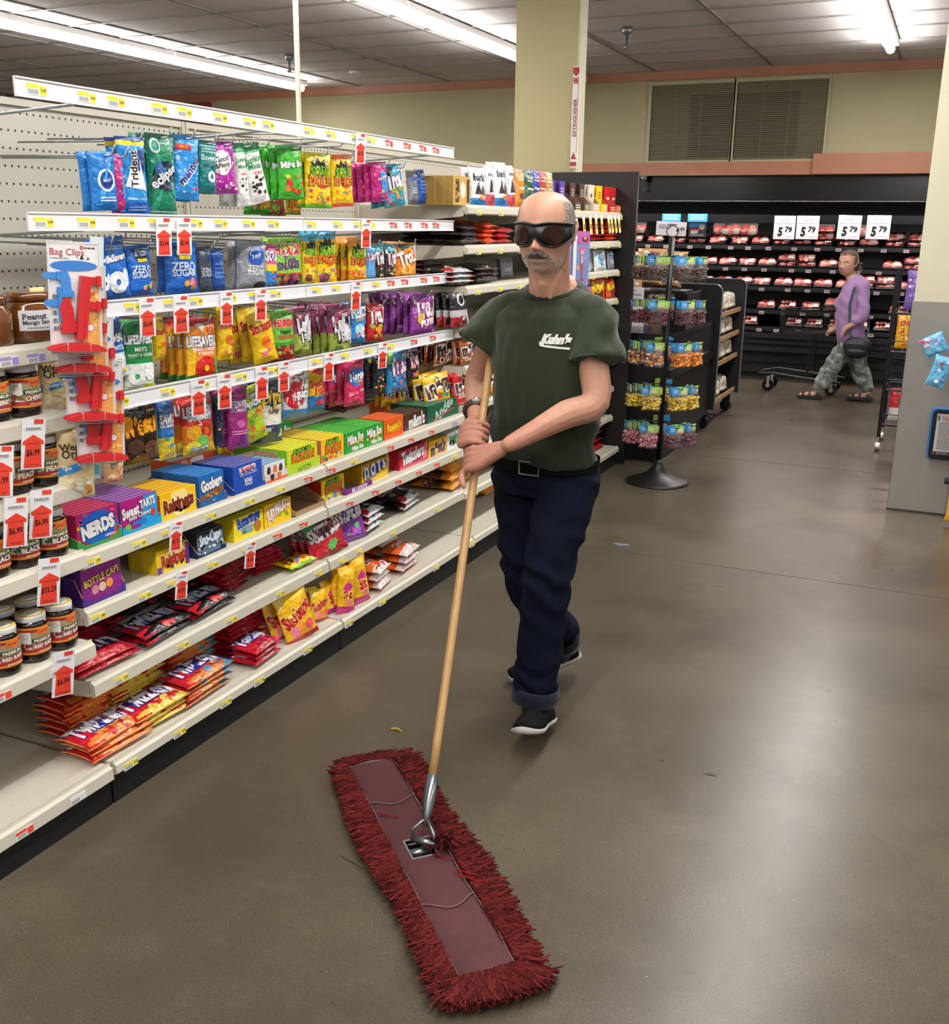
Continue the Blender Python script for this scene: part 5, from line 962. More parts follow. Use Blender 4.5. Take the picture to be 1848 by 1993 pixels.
stand('starpink', 634, 1130, 655, 1215, XD - .06, 'middle of the upright pouches, ' + s8, 1, 0, -3, z=A8); stand('starpink', 654, 1108, 690, 1208, XD - .01, 'turned sideways, ' + s8, 2, 30, -6, -6, z=A8); stand('starpink', 690, 1085, 721, 1190, XD - .01, 'last upright pouch, ' + s8, 2, 10, 2, -8, z=A8)
pile('nutbag', 755, 1150, A8, XD, .15, .13, 3, 'right part, ' + s8, .2, .033); pile('nutbag', 808, 1112, A8, XD - .01, .18, .13, 3, 'far right part, ' + s8, .15, .033); pile('nutbag', 765, 1085, A8, XD - .15, .18, .14, 5, 'rear right part, ' + s8, .1, .035)
pile('goldbag', 970, 975, A8, -2.2, .3, .2, 1, 'bottom shelf beside the worker', .1)

# ======================= chocolate bays behind the worker =======================
XC = -2.06; c1 = 'top chocolate shelf'
a, b = at(885, 368, 0, XC).y, at(913, 368, 0, XC).y; box_file('ferrero', a, b, .125, 1.683, 5, XC, 'left end of ' + c1, .1, 'gold gift boxes on the chocolate shelf')
for k, xl, yt, xr, yb, n in (('greyfoil', 795, 332, 815, 398, 1), ('plainblue', 812, 330, 830, 396, 1)): stand(k, xl, yt, xr, yb, -2.2, 'far left end of ' + c1, n, 0, 3, -4, z=1.683)
for k, xl, yt, xr, yb, n, rr in (('bark', 916, 326, 948, 396, 2, 0), ('barkred', 946, 324, 964, 397, 1, 0), ('bark', 964, 316, 990, 398, 2, 0), ('barkred', 988, 322, 1004, 399, 1, 0), ('sqorange', 1003, 331, 1022, 400, 2, -3), ('sqgreen', 1020, 334, 1040, 396, 2, -4), ('sqblue', 1034, 332, 1052, 392, 2, -6), ('sqred', 1046, 333, 1064, 390, 2, -6), ('sqgold', 1062, 335, 1078, 388, 2, -4)):
    stand(k, xl, yt, xr, yb, XC, 'on the ' + c1 + (', first' if xl in (916, 946) else ', further right' if xl in (964, 988) else ''), n, 12, rr, -6, z=1.683)
bkind('bar', 'slim chocolate bar', '4c2c84', '5c3c98', '3c2418', [('m', -.3, .5, .3, .8, 3, 'd8c8e8')], d=.012)
bkind('bardark', 'dark brown chocolate bar', '3c2420', '4c2c24', '3c2418', [('r', -.4, .1, .4, .25, 'c03040'), ('m', -.3, .5, .3, .8, 3, 'c8b8a0')], d=.012)
bkind('barwhite', 'white and tan chocolate bar', 'd8c8b8', 'e8dcd0', 'c83c2c', [('r', -.4, .05, .4, .2, 'd84838'), ('e', 0, .6, .2, .14, '8c5c3c')], d=.012)
bkind('baryellow', 'bright yellow chocolate bar', 'f0cc10', 'f4d418', 'e8b810', [('m', -.3, .5, .3, .8, 3, '8c5c18')], d=.012)
bkind('barred', 'red boxed chocolate bar', 'c81c20', 'd02420', 'b01818', [('r', -.3, .5, .3, .6, 'f0d8c8')], d=.014)
for k, px, w, tc in (('bar', 1084, .10, '4c2c84'), ('bar', 1104, .10, '4c2c84'), ('bardark', 1124, .10, '5c4438'), ('bardark', 1142, .10, '5c4438'), ('barwhite', 1160, .12, 'd8c8b4'), ('baryellow', 1176, .11, 'f0c818'), ('barred', 1192, .12, 'c81c20'), ('barred', 1203, .11, 'e06018')):
    y = at(px, 390, 0, XC).y; nm = 'top chocolate shelf, %s' % ({1084: 'first stand', 1104: 'second stand', 1124: 'third stand', 1142: 'fourth stand', 1160: 'fifth stand', 1176: 'sixth stand', 1192: 'seventh stand', 1203: 'last stand'}[px])
    tray(y - w / 2, y + w / 2, 1.6835, XC, .15, .05, .1, tc, '8c6c50', nm, 'cut-down display carton of bars', [('m', -.4, .3, .4, .8, 2, 'f0e8e0'), ('r', -.45, .04, .45, .2, 'e8b820')], False)
    for i in range(5 if px < 1190 else 3):
        box_file(k, y - w / 2 + .008, y + w / 2 - .008, .155, 1.688, 1, XC - .03 - i * .02, nm + ', %s row' % ORD[i], 0, 'chocolate bars standing in display cartons')
def tpile(k, px, py, z, n, w, h, where, dz=.022, spin=0.0, X=None): pile(k, px, py, z, XC if X is None else X, w, h, n, where, spin, dz, .03, 'packs stacked on the chocolate shelves')
c2 = 'second chocolate shelf'; c3 = 'third chocolate shelf'
tpile('darkbar', 925, 462, 1.507, 3, .26, .16, 'left of ' + c2, .028); tpile('darkbar', 862, 462, 1.507, 3, .3, .16, 'rear left of ' + c2, .028, 0, -2.28); tpile('orangeslab', 962, 460, 1.507, 4, .16, .14, 'middle left of ' + c2, .024); tpile('redslab', 990, 458, 1.507, 3, .2, .14, 'middle of ' + c2, .024); tpile('orangeslab', 905, 440, 1.507 + .06, 2, .3, .14, 'rear of ' + c2, .026, 0, -2.36)
tpile('redslab', 1166, 466, 1.507, 5, .3, .16, 'right of ' + c2, .024); tpile('orangeslab', 1195, 466, 1.507, 6, .3, .16, 'right end of ' + c2, .024); tpile('redslab', 1120, 470, 1.507, 4, .3, .16, 'behind the doll card on ' + c2, .024)
tpile('blackwrap', 905, 542, 1.324, 3, .25, .16, 'left of ' + c3, .022); tpile('goldbar', 912, 552, 1.324, 2, .2, .14, 'front left of ' + c3, .02); tpile('darkbar', 955, 545, 1.324, 3, .3, .16, 'middle of ' + c3, .024); tpile('blackwrap', 850, 535, 1.324, 4, .3, .16, 'rear left of ' + c3, .022, 0, -2.3)
stand('whitefoil', 1158, 487, 1182, 528, XC, 'right of ' + c3, 3, 8, 0, -8, z=1.324); stand('greyfoil', 1184, 488, 1196, 526, XC, 'far right of ' + c3, 2, 6, 0, -8, z=1.324)
stand('greyfoil', 975, 500, 1000, 555, -2.2, 'middle of ' + c3 + ' behind the worker', 2, 6, 0, -6, z=1.324)
c4 = 'fourth chocolate shelf'; c5 = 'fifth chocolate shelf'; c6 = 'sixth chocolate shelf'
stand('blackred', 878, 570, 914, 636, XC, 'left of ' + c4, 3, 10, 0, -6, z=1.139); stand('blackred', 850, 575, 876, 634, -2.2, 'rear left of ' + c4, 2, 6, 0, -6, z=1.139); stand('reesebag', 1150, 540, 1180, 588, XC, 'right of ' + c4, 2, 8, 0, -6, z=1.139); stand('reesebag', 1181, 543, 1198, 586, XC, 'right end of ' + c4, 2, 8, 3, -6, z=1.139)
stand('mmbrown', 844, 658, 890, 712, -2.15, 'left of ' + c5, 3, 0, 0, 0, .05, z=.957); stand('mmbrown', 897, 662, 924, 712, XC, 'front left of ' + c5, 2, 4, 0, -6, z=.957)
stand('mmyellow', 829, 728, 882, 786, -2.12, 'left of ' + c6, 4, 14, 6, -6, .05, z=.767); stand('mmred', 884, 724, 918, 780, -2.07, 'front left of ' + c6, 3, 8, 0, -6, z=.767); stand('mmyellow', 935, 728, 975, 780, XC, 'behind the worker on ' + c6, 2, 8, 0, -6, z=.767)
stand('redchip', 1172, 728, 1192, 752, XC, 'low red bag right of the worker', 2, 6, 10, -20, z=.547); tpile('blackwrap', 1170, 815, .347, 3, .3, .16, 'right of the worker on the low shelf', .03); tpile('redslab', 1165, 884, A8, 3, .3, .16, 'bottom right of the worker', .05)
tpile('redslab', 945, 812, .767, 2, .3, .2, 'under the yellow bags beside the worker', .03)
# paper tickets clipped along the top lip
g = G(); g.box(0, .001, -.02, .02, -.11, 0, 'f2f2ec'); g.box(.001, .0014, -.018, .018, -.105, -.03, 'f0e048'); g.box(.0014, .0018, -.012, .012, -.08, -.05, '6a6438'); tk = g.mesh('ticket', 'paper')
for i, px in enumerate((1120, 1136, 1149, 1160, 1171, 1184, 1190, 1197, 1204)):
    p = at(px, 419 if px > 1125 else 440, 0, -2.012); o = link('shelf_ticket', tk, None, p); o.rotation_euler = (math.radians(12 if px > 1180 else 3), math.radians(-6), 0)
    tag(o, 'white and yellow paper ticket on the chocolate shelf lip, %s from left' % NUM[i], 'price ticket', 'paper tickets on the chocolate shelf lip')
p = at(1108, 418, 0, -2.02); g = G(); g.box(0, .002, -.07, .07, -.12, .02, 'c4c0ae'); o = g.build('shelf_card', 'paper', None, False, p); tag(o, 'blank beige card on the chocolate shelf lip beside the worker', 'card')
# doll cards on a clip strip
def doll_card(px, py, lab, h=.30, cut=1.0):
    p = at(px, py, 0, -1.99); w = .15; g = G(); g.box(-w / 2, w / 2, 0, .003, 0, h, '5c80c0')
    o = g.build('toy_card', 'card'); o.matrix_world = face_x(V((-1.99, p.y, p.z - h)), math.radians(38))
    ga = G(); hair = (('58b898', '3c9c50'), ('f07ca8', 'b02848'))
    it = [('r', -.5, .78, .5, 1, 'c85ca8'), ('s', 60, -.46, .04, .46, .96, .04, ['6c4cac', '9c8cd8', '4ca0d8', '7c6cc8', 'e07cb8', '3c60b8']), ('e', .28, .86, .15, .12, '5c4030'), ('e', .28, .88, .07, .07, 'c89878'), ('T', 'Girls', -.24, .88, .36, W_, .15, .03, '8c3c9c')]
    for s, (hc, tc) in zip((-.2, .16), hair):
        it += [('e', s, .62, .09, .10, hc), ('e', s, .62, .05, .06, 'e4b89c'), ('p', [(s - .05, .55), (s + .05, .55), (s + .04, .42), (s - .04, .42)], 'dca890'), ('p', [(s - .06, .42), (s + .06, .42), (s + .05, .2), (s, .14)], tc), ('p', [(s - .08, .1), (s + .01, .2), (s + .12, .1), (s + .02, .13)], tc), ('p', [(s - .12, .7), (s + .1, .74), (s + .14, .68), (s - .1, .66)], 'f0408c')]
    it += [('e', -.02, .34, .06, .1, 'f09c2c')]
    art(ga, it, w, h, lambda x, y, L=0: (x * w, -L, y * h), 8, .0006); ga.build('front_print', 'card', o)
    c = G(); c.box(-w * .48, w * .48, -.022, -.004, .01, h * .76); c.build('blister', 'clear', o)
    tag(o, lab, 'toy')
doll_card(1128, 450, 'pink and blue toy card with two small mermaid dolls', .31); doll_card(1132, 558, 'lower toy card mostly hidden by the worker\'s shoulder', .31)
g = G(); g.box(-.012, .012, 0, .002, -.9, 0, 'e8e8ea'); o = g.build('clip_strip', 'plastic'); p = at(1122, 425, 0, -2.0); o.matrix_world = face_x(p, math.radians(30)); tag(o, 'white clip strip the doll cards hang from', 'clip strip')

# ======================= jar bay =======================
def jar_meshes(r, h, fruit, seed):
    g = G(); g.lathe([(r * .80, 0), (r * .98, .006), (r, .012), (r, h * .2), (r * .99, h * .22)], col='1c0c08', n=24); g.lathe([(r * .995, h * .76), (r, h * .8), (r * .93, h * .87), (r * .78, h * .90), (r * .78, h * .93)], col='180a08', n=24); g.lathe([(r * .99, h * .2), (r * .99, h * .78)], col='1c0c08', n=24)
    body = g.mesh('jam_jar', 'dark_jam' if seed else 'dark_jam', True)
    l = G(); l.lathe([(r * .84, h * .87), (r * .88, h * .88), (r * .86, h * .90), (r * .88, h * .92), (r * .86, h * .94), (r * .87, h * .97), (r * .84, h), (r * .7, h + .001)], col='d8d8d6', n=28, cols=['d0d0d0', 'e4e4e4', 'c8c8c8', 'e4e4e4', 'd4d4d4', 'e8e8e6', 'd8b850'])
    l.lathe([(r * .66, h + .001), (r * .3, h + .0015)], n=24, col='ece8dc')
    lid = l.mesh('lid', 'plastic', True)
    a = G(); z0, z1 = h * .2, h * .78; W = 2 * PI * r
    n = 28
    for q in range(n):
        a0, a1 = 2 * PI * q / n, 2 * PI * (q + 1) / n
        for (za, zb, c) in ((z0, z0 + (z1 - z0) * .07, 'd8902c'), (z0 + (z1 - z0) * .07, z0 + (z1 - z0) * .2, 'b02820'), (z0 + (z1 - z0) * .2, z0 + (z1 - z0) * .82, fruit[2]), (z0 + (z1 - z0) * .82, z0 + (z1 - z0) * .93, 'a82420'), (z0 + (z1 - z0) * .93, z1, 'd8902c')):
            a.add([(r * 1.01 * math.cos(a0), r * 1.01 * math.sin(a0), za), (r * 1.01 * math.cos(a1), r * 1.01 * math.sin(a1), za), (r * 1.01 * math.cos(a1), r * 1.01 * math.sin(a1), zb), (r * 1.01 * math.cos(a0), r * 1.01 * math.sin(a0), zb)], [(0, 1, 2, 3)], c)
    w = r * 2.2; hh = z1 - z0
    sf = lambda x, y, L=0: (r * (1.012 + L / r) * math.cos(x * w / r), r * (1.012 + L / r) * math.sin(x * w / r), z0 + y * hh)
    art(a, [('r', -.48, .2, -.16, .84, 'dcdcd8'), ('e', -.3, .68, .08, .07, 'b8b4a0', .5), ('e', .2, .84, .2, .12, 'd8782c'), ('T', 'Butter', .2, .84, .3, 'c83424', .1, .03), ('r', -.14, .44, .46, .6, '20301c'), ('t', 'PREMIUM', .16, .52, .5, 'e8e4d0', .05, .03), ('r', -.1, .24, .48, .4, fruit[1]), ('T', fruit[0], .18, .32, .56, 'f0ece0', .05, .04), ('s', 12, -.46, .22, -.16, .42, .045, [fruit[3], fruit[1], '3c7c34']), ('m', .0, .07, .4, .15, 1, 'f0c8b8')], w, hh, sf, seed + 1, .0003)
    return body, lid, a.mesh('label', 'paper')
JR = {'cherry': jar_meshes(.043, .125, ('CHERRY', '9c2420', 'a09468', 'b02030'), 1), 'peach': jar_meshes(.043, .125, ('PEACH', 'a8583c', '9c7c48', 'd88c3c'), 2), 'black': jar_meshes(.043, .125, ('BLACK', '54304c', '94885c', '18141c'), 3), 'red': jar_meshes(.043, .125, ('RED RASP', '8c2c34', 'a08c68', '7c1c20'), 4)}
JD = {'cherry': 'cherry', 'peach': 'peach', 'black': 'black raspberry', 'red': 'red raspberry'}
def jar(k, y, x, z, lab):
    a = JR[k]; o = link('jam_jar', a[0], None, (x, y, z + .001)); o.rotation_euler = (0, 0, math.radians(-24 + rnd.uniform(-8, 8))); link('lid', a[1], o); link('label', a[2], o)
    tag(o, 'dark %s preserve jar with white lid, %s' % (JD[k], lab), 'jar', 'preserve jars on the jar bay shelves')
for ri, (k, z, ys) in enumerate((('cherry', 1.13, (1.835, 1.742, 1.65)), ('peach', .945, (1.878, 1.785, 1.693, 1.6)), ('black', .755, (1.875, 1.782, 1.69, 1.6)), ('red', .498, (1.875, 1.785, 1.69, 1.6)))):
    lev = ('upper shelf', 'second shelf', 'third shelf', 'lowest shelf')[ri]
    for i, y in enumerate(ys):
        for q in range(2 if i < 3 else 1):
            if (ri, i, q) == (0, 0, 1): continue
            jar(k, y - q * .012, -2.062 - q * .095, z, '%s, %s from the right, %s row' % (lev, NUM[i], ('front', 'rear')[q]))
g = G(); g.lathe([(.05, 0), (.06, .01), (.06, .075), (.05, .09), (.05, .10)], n=24, col='5c3418'); g.lathe([(.052, .10), (.052, .12), (.03, .121)], n=24, col='c03028')
p = at(64, 640, 0, -2.07); o = g.build('jam_jar', 'dark_jam', None, True, (-2.08, p.y, 1.307)); M['amber'] = mat('amber_preserve', '6a3a14', .12, coat=.6); o.data.materials[0] = M['amber']
ga = G(); art(ga, [('r', -.5, 0, .5, 1, 'e4e4e6'), ('t', 'Peanut', -.1, .7, .6, '303038', .05), ('t', 'Mango Sauce', 0, .4, .8, '303038', .05), ('m', -.3, .1, .3, .2, 1, '6a6a70')], .09, .05, lambda x, y, L=0: (.0612 * math.cos(x * 1.6) + L, .0612 * math.sin(x * 1.6), .03 + y * .05), 3); b = ga.build('label', 'paper', o); o.rotation_euler = (0, 0, -.35)
tag(o, 'brown glass jar with handwritten white label at the upper left', 'jar')
o = link('jam_jar', o.data, None, (-2.08, p.y - .13, 1.307)); tag(o, 'brown glass jar left of the one with the handwritten label', 'jar')
kind('wert', 'cream caramel bag with dark serif lettering', [(.3, 'ecdcb0'), (.96, 'e4cc98'), (1.01, 'c8983c')], [('T', "Werther's", 0, .76, .94, '30241c', .1, .02), ('T', 'Original', 0, .64, .84, '30241c', .1, .02), ('p', [(-.5, .44), (.5, .6), (.5, .5), (-.5, .32)], '2c84c8'), ('t', 'Chewy Caramels', 0, .46, .8, W_, .12, .02), ('s', 8, -.1, .05, .4, .22, .09, ['d8902c', 'f0d8a0', 'f4f0e0'])], back='c8a050')
hang(5, -2.0, 'wert', 106, 833, 186, 972, 2, 16, 6, .035, where='front of the jar bay')
hang(5, -2.08, 'wert', 76, 685, 150, 800, 1, 10, 3, .03, where='upper part of the jar bay'); hang(5, -2.1, 'caramel', 66, 560, 95, 640, 1, 6, 0, .03, where='top of the jar bay')
hang(5, -2.14, 'caramel', 204, 880, 242, 940, 1, 0, 8, .03, where='behind the clip strip')
# bag-clip cards on a strip
def clip(g, x, y, s, col, rot=0.0, z=0.0, kindc='small'):
    c_, s_ = math.cos(rot), math.sin(rot)
    def P(a, b, d): return (x + (a * c_ - b * s_) * s, z - d * s, y + (a * s_ + b * c_) * s)
    def slab(pts, d0, d1):
        k = len(pts); g.add([P(a, b, d0) for a, b in pts] + [P(a, b, d1) for a, b in pts], [tuple(range(k))[::-1], tuple(range(k, 2 * k))] + [(i, (i + 1) % k, (i + 1) % k + k, i + k) for i in range(k)], col)
    if kindc == 'long':
        pts = [(-.5 + i / 10, .085 * (1 - ((i - 5) / 5) ** 2) ** .8) for i in range(11)] + [(.5, -.05), (-.5, -.05)]
        slab(pts, .05, .13); slab([(a * .96, b - .015) for a, b in pts], .16, .24)
        for q in (-.2, .2): g.box(x + q * s - .0006, x + q * s + .0006, z - .245 * s, z - .04 * s, y - .06 * s, y + .09 * s, 'd8b8b8')
    elif kindc == 'tall':
        slab([(-.05, -.5), (.05, -.5), (.06, .5), (-.04, .5)], .04, .16); slab([(.07, -.48), (.13, -.48), (.13, .48), (.07, .5)], .04, .12)
    else:
        slab([(-.16, -.3), (.16, -.3), (.18, .2), (.1, .5), (-.1, .5), (-.18, .2)], .08, .14); slab([(-.22, -.42), (.22, -.42), (.22, -.22), (-.22, -.22)], .02, .2); slab([(-.07, .25), (.07, .25), (.07, .36), (-.07, .36)], .139, .142)
BL, RD = '4486d0', 'c8282c'
def clip_card(px, py, X, lab, n):
    p = at(px, py, 0, X); w, h = .120, .262; g = G(); g.box(-w / 2, w / 2, 0, .003, 0, h, 'e8e6e6')
    o = g.build('clip_card', 'card'); o.matrix_world = face_x(V((X, p.y, p.z - h)), math.radians(26), math.radians(3))
    ga = G(); art(ga, [('T', 'Bag Clips', -.12, .90, .66, 'a83c40', 0, .005), ('m', -.44, .845, -.1, .86, 1, '808088'), ('e', .16, .95, .03, .04, 'c82c3c', .5), ('m', .2, .94, .42, .96, 1, '2c2c30'), ('p', [(.12, .85), (.2, .85), (.16, .89)], '202024'), ('p', [(.25, .85), (.31, .85), (.28, .87)], '202024'), ('e', 0, .79, .46, .1, '3c7cc4'), ('p', [(.1, .05), (.46, .02), (.46, .62), (.2, .5)], 'd89c54'), ('s', 20, .12, .06, .44, .56, .05, ['e8b060', 'c88038', 'f0c880']), ('e', .28, .24, .08, .08, 'f4f0ec'), ('e', .28, .24, .08, .08, 'b03030', .85), ('m', -.44, .2, -.34, .55, 5, '70707c')], w, h, lambda x, y, L=0: (x * w, -L, y * h), n, .0005); ga.build('front_print', 'card', o)
    b = G(); clip(b, -.022, h * .62, .066, BL, .1); clip(b, -.052, h * .70, .044, BL, PI / 2); clip(b, -.05, h * .46, .046, BL, PI / 2 + .1); b.tube([(-.035, -.006, h * .3), (-.038, -.008, h * .6)], .006, 6, BL); b.build('blue_clips', 'plastic', o)['label'] = 'blue plastic clips'
    b = G(); clip(b, -.022, h * .34, .088, RD, .12); clip(b, .008, h * .42, .15, RD, -.1, 0, 'tall'); clip(b, .038, h * .66, .055, RD, PI / 2); clip(b, .036, h * .44, .055, RD, PI / 2 - .1); clip(b, -.004, h * .065, .135, RD, -.02, 0, 'long'); b.build('red_clips', 'plastic', o)['label'] = 'red plastic clips'
    c = G(); c.tube([(-w * .5, -.004, -.003), (w * .5, -.004, -.003), (w * .5, -.004, h), (-w * .5, -.004, h), (-w * .5, -.004, -.003)], .0016, 5); c.build('clear_edge', 'lampbody', o)
    tag(o, lab, 'clip card', 'bag clip cards on the hanging strip')
clip_card(130, 470, -1.9, 'bag clip card with red and blue clips, topmost on the strip', 1)
for i, (px, py) in enumerate(((143, 516), (160, 616), (180, 702))): clip_card(px, py, -1.925 - .012 * i, 'bag clip card with red and blue clips, %s on the strip' % ('second from top', 'third from top', 'lowest')[i], i + 2)
g = G(); g.box(-.018, .018, 0, .0015, -.46, .16, 'c8d8dc')
for q in range(8): g.box(.002, .016, -.0006, 0, -.45 + q * .07, -.42 + q * .07, '4cacbc')
o = g.build('clip_strip', 'plastic'); p = at(185, 560, 0, -1.985); o.matrix_world = face_x(V((-1.985, p.y, 1.40)), math.radians(20), math.radians(6)); tag(o, 'pale teal clip strip hanging behind the bag clip cards', 'clip strip')
g = G(); g.box(-.045, .045, -.004, .004, 0, .10, 'b8b8b4'); o = g.build('clear_bag', 'clear'); p = at(205, 935, 0, -1.985); o.matrix_world = face_x(V((-1.985, p.y, p.z)), .3, .1); tag(o, 'empty clear bag end at the bottom of the clip strip', 'bag')
# ======================= snack rack =======================
RX, RY = -1.60, 6.42
rk = empty('snack_rack', (RX, RY, 0), 'black pole rack with round base hung with snack bags', 'display rack')
g = G(); g.lathe([(.205, 0), (.205, .008), (.19, .016), (.12, .035), (.06, .075), (.035, .11), (.024, .15)], n=32); g.build('base', M['black'], rk, True)
g = G(); g.tube([(0, 0, .12), (0, 0, 1.54)], .019, 12); g.build('pole', 'black', rk, True)
g = G(); g.tube([(.035 * math.cos(a * PI / 12), 0, 1.575 + .035 * math.sin(a * PI / 12)) for a in range(25)], .003, 6); g.build('top_ring', 'black', rk, True)
rb = {}
def snack_bag(col, seed):
    if (col, seed) not in rb:
        r = random.Random(seed); w, h = .105, .105
        me, surf = bag_mesh('snack_bag', w, h, .035, [(1.01, 'ffffff')], 'ffffff', seed, 2.2, m='clear')
        nut = G()
        for i in range(64):
            x, z = r.uniform(-.42, .42) * w, r.uniform(.08, .74) * h; q = r.uniform(.009, .014); y = r.uniform(-.012, .012); c = r.choice(col)
            V0 = [(x + q, y, z), (x - q, y, z), (x, y + q, z), (x, y - q, z), (x, y, z + q * .8), (x, y, z - q * .8)]
            nut.add(V0, [(0, 2, 4), (2, 1, 4), (1, 3, 4), (3, 0, 4), (2, 0, 5), (1, 2, 5), (3, 1, 5), (0, 3, 5)], c)
        hd = G(); hd.box(-w * .5, .002, -.003, .003, h * .96, h * 1.38, '3c94d4'); hd.box(.002, w * .5, -.003, .003, h * .96, h * 1.38, 'a4cc5c'); hd.box(.002, w * .5, -.0034, -.003, h * .97, h * 1.02, 'e08c8c')
        ga = G(); art(ga, [('T', 'Snack', -.24, .66, .3, W_, 0, .03), ('t', 'Street', -.24, .4, .26, W_), ('T', 'SUGAR', .25, .7, .4, 'e8f4d0', 0, .04), ('T', 'FREE', .25, .4, .32, 'e8f4d0', 0, .04)], w, .044, lambda x, y, L=0: (x * w, -.0032 - L, h * .96 + y * .044), seed, .0004)
        hd.v, off = hd.v, len(hd.v); hd.v += ga.v; hd.f += [tuple(q + off for q in f) for f in ga.f]; hd.c += ga.c
        rb[(col, seed)] = (me, nut.mesh('snacks', 'plastic', True), hd.mesh('header_card', 'card'))
    return rb[(col, seed)]
CH = ('4c3028', '6c4838', '3c2420'); CB = ('5c1c2c', '4c1420', '7c2838'); MX = ('b85c34', 'e0a040', '8c3840', 'd8d0c8'); OR = ('f09418', 'e88410', 'f8a830'); YE = ('e8c830', 'd8b020', 'f0d858'); PK = ('c87880', 'd8949c', 'b0606c'); DK = ('5c3848', '8c3c4c', '3c2c38')
TIER = [(1.40, CH, CH, CH, 'top tier'), (1.14, CB, CB, CB, 'second tier'), (.885, MX, MX, OR, 'third tier'), (.615, YE, YE, YE, 'fourth tier'), (.375, PK, PK, DK, 'lowest tier')]
DN = {CH: 'chocolate snacks', CB: 'dark red snacks', MX: 'mixed sweets', OR: 'orange sweets', YE: 'yellow sweets', PK: 'pink sweets', DK: 'dark sweets'}
for ti, (z, ca, cb, cc, tn) in enumerate(TIER):
    for ai, (ang, cset, n, dn) in enumerate(((-100, cb, 3, 'front'), (-50, cc, 3, 'right'), (-12, cc, 3, 'far right'), (-150, ca, 5, 'left'), (100, ca, 2, 'rear'))):
        a = math.radians(ang + (ti * 7) % 9 - 4 + 5); dx, dy = math.cos(a), math.sin(a)
        g = G(); L_ = .235; g.tube([(0, 0, z + .03), (dx * L_, dy * L_, z + .02), (dx * (L_ + .012), dy * (L_ + .012), z + .04)], .003, 6); g.build('hook', 'black', rk, True)
        for i in range(n):
            m = snack_bag(cset, 20 + i % 2); rr = L_ - .02 - i * .03
            o = link('snack_bag', m[0], None, (RX + dx * rr, RY + dy * rr, z - .115)); o.rotation_euler = (math.radians(rnd.uniform(-4, 4)), math.radians(rnd.uniform(-4, 4)), a + PI / 2 + math.radians(rnd.uniform(-8, 8)))
            link('snacks', m[1], o); link('header_card', m[2], o)
            reg(o, 'clear bag of ' + DN[cset], '%s of pole rack, %s hook, %s' % (tn, dn, ORD[i] if i else 'outermost'), 'snack bag', 'snack bags hung on the pole rack')

# ======================= bakery counter and rack behind =======================
def rpanel(x0, x1, y, z0, z1, r, t=.03):
    """upright board facing the camera with a rounded top right corner"""
    pr = [(x0, z0), (x1, z0), (x1, z1 - r)] + [(x1 - r + r * math.cos(a * PI / 16), z1 - r + r * math.sin(a * PI / 16)) for a in range(1, 9)] + [(x0, z1)]
    k = len(pr); g = G(); g.add([(x, y, z) for x, z in pr] + [(x, y + t, z) for x, z in pr], [tuple(range(k)), tuple(range(k, 2 * k))[::-1]] + [(i, i + k, (i + 1) % k + k, (i + 1) % k) for i in range(k)], 'ffffff'); return g, pr
bc = empty('bakery_counter', (-2.0, 7.6, 0), 'low black bakery counter running behind the snack rack', 'counter')
g = G(); g.box(-2.34, -1.70, 6.93, 8.33, .14, .86); part(g, 'body', 'black', bc, base=bc.location)
g = G(); g.box(-2.3, -1.74, 7.0, 8.3, .0, .14); part(g, 'plinth', 'kick', bc, base=bc.location)
g = G(); g.box(-2.34, -1.69, 6.92, 8.34, .86, .90); part(g, 'worktop', 'blackgloss', bc, base=bc.location)
g = G(); g.box(-1.70, -1.675, 6.92, 8.34, .60, .66); part(g, 'bumper', 'blackgloss', bc, base=bc.location)
br = empty('bakery_rack', (-1.95, 8.9, 0), 'black bakery rack with rounded side panels and wood-edged shelves', 'rack')
edges = G()
for y in (8.36, 9.4):
    g, pr = rpanel(-2.35, -1.655, y, .17, 1.165, .06); part(g, 'side_panel', 'black', br, base=br.location)
    e = G(); e.tube([(x, y + .015, z) for x, z in pr[1:-1]] + [(-2.3, y + .015, 1.165)], .009, 6); part(e, 'edge_trim', 'chrome', br, base=br.location)
g = G(); g.box(-2.35, -2.32, 8.36, 9.43, .17, 1.1); part(g, 'back_board', 'black', br, base=br.location)
M['woodedge'] = mat('pale_wood_edge', 'a8845c', .5)
for z in (.19, .50, .70, .90):
    g = G(); g.box(-2.32, -1.70, 8.39, 9.4, z, z + .02); part(g, 'shelf', 'black', br, base=br.location); g = G(); g.box(-1.70, -1.685, 8.39, 9.4, z - .005, z + .03); part(g, 'shelf_edge', 'woodedge', br, base=br.location)
for x, y in ((-1.75, 8.42), (-2.25, 8.42), (-1.75, 9.38), (-2.25, 9.38)):
    g = G(); g.tube([(x, y - .015, .05), (x, y + .015, .05)], .05, 14); g.box(x - .03, x + .03, y - .028, y - .02, .04, .17); g.box(x - .03, x + .03, y + .02, y + .028, .04, .17); part(g, 'caster', 'black', br, base=br.location)
for i, (z, ys) in enumerate(((.21, (8.55, 8.8, 9.1)), (.52, (8.6, 8.9, 9.2)), (.72, (8.55, 8.85, 9.15)), (.92, (8.6, 8.9, 9.2)))):
    for q, y in enumerate(ys): pack('bun', .2, .15, face_x(V((-1.76, y, z)), 0, 0, -.15), 'bakery rack %s shelf, %s from the front' % (['lowest', 'second', 'third', 'top'][i], NUM[q]), 'bags of bread on the bakery rack', q)
g = G(); g.box(-2.12, -1.98, 8.33, 8.345, .93, 1.0); ga = G(); e = empty('emblem_card', (-1.84, 8.34, .92), 'small round tan emblem card on the counter end panel', 'sign')
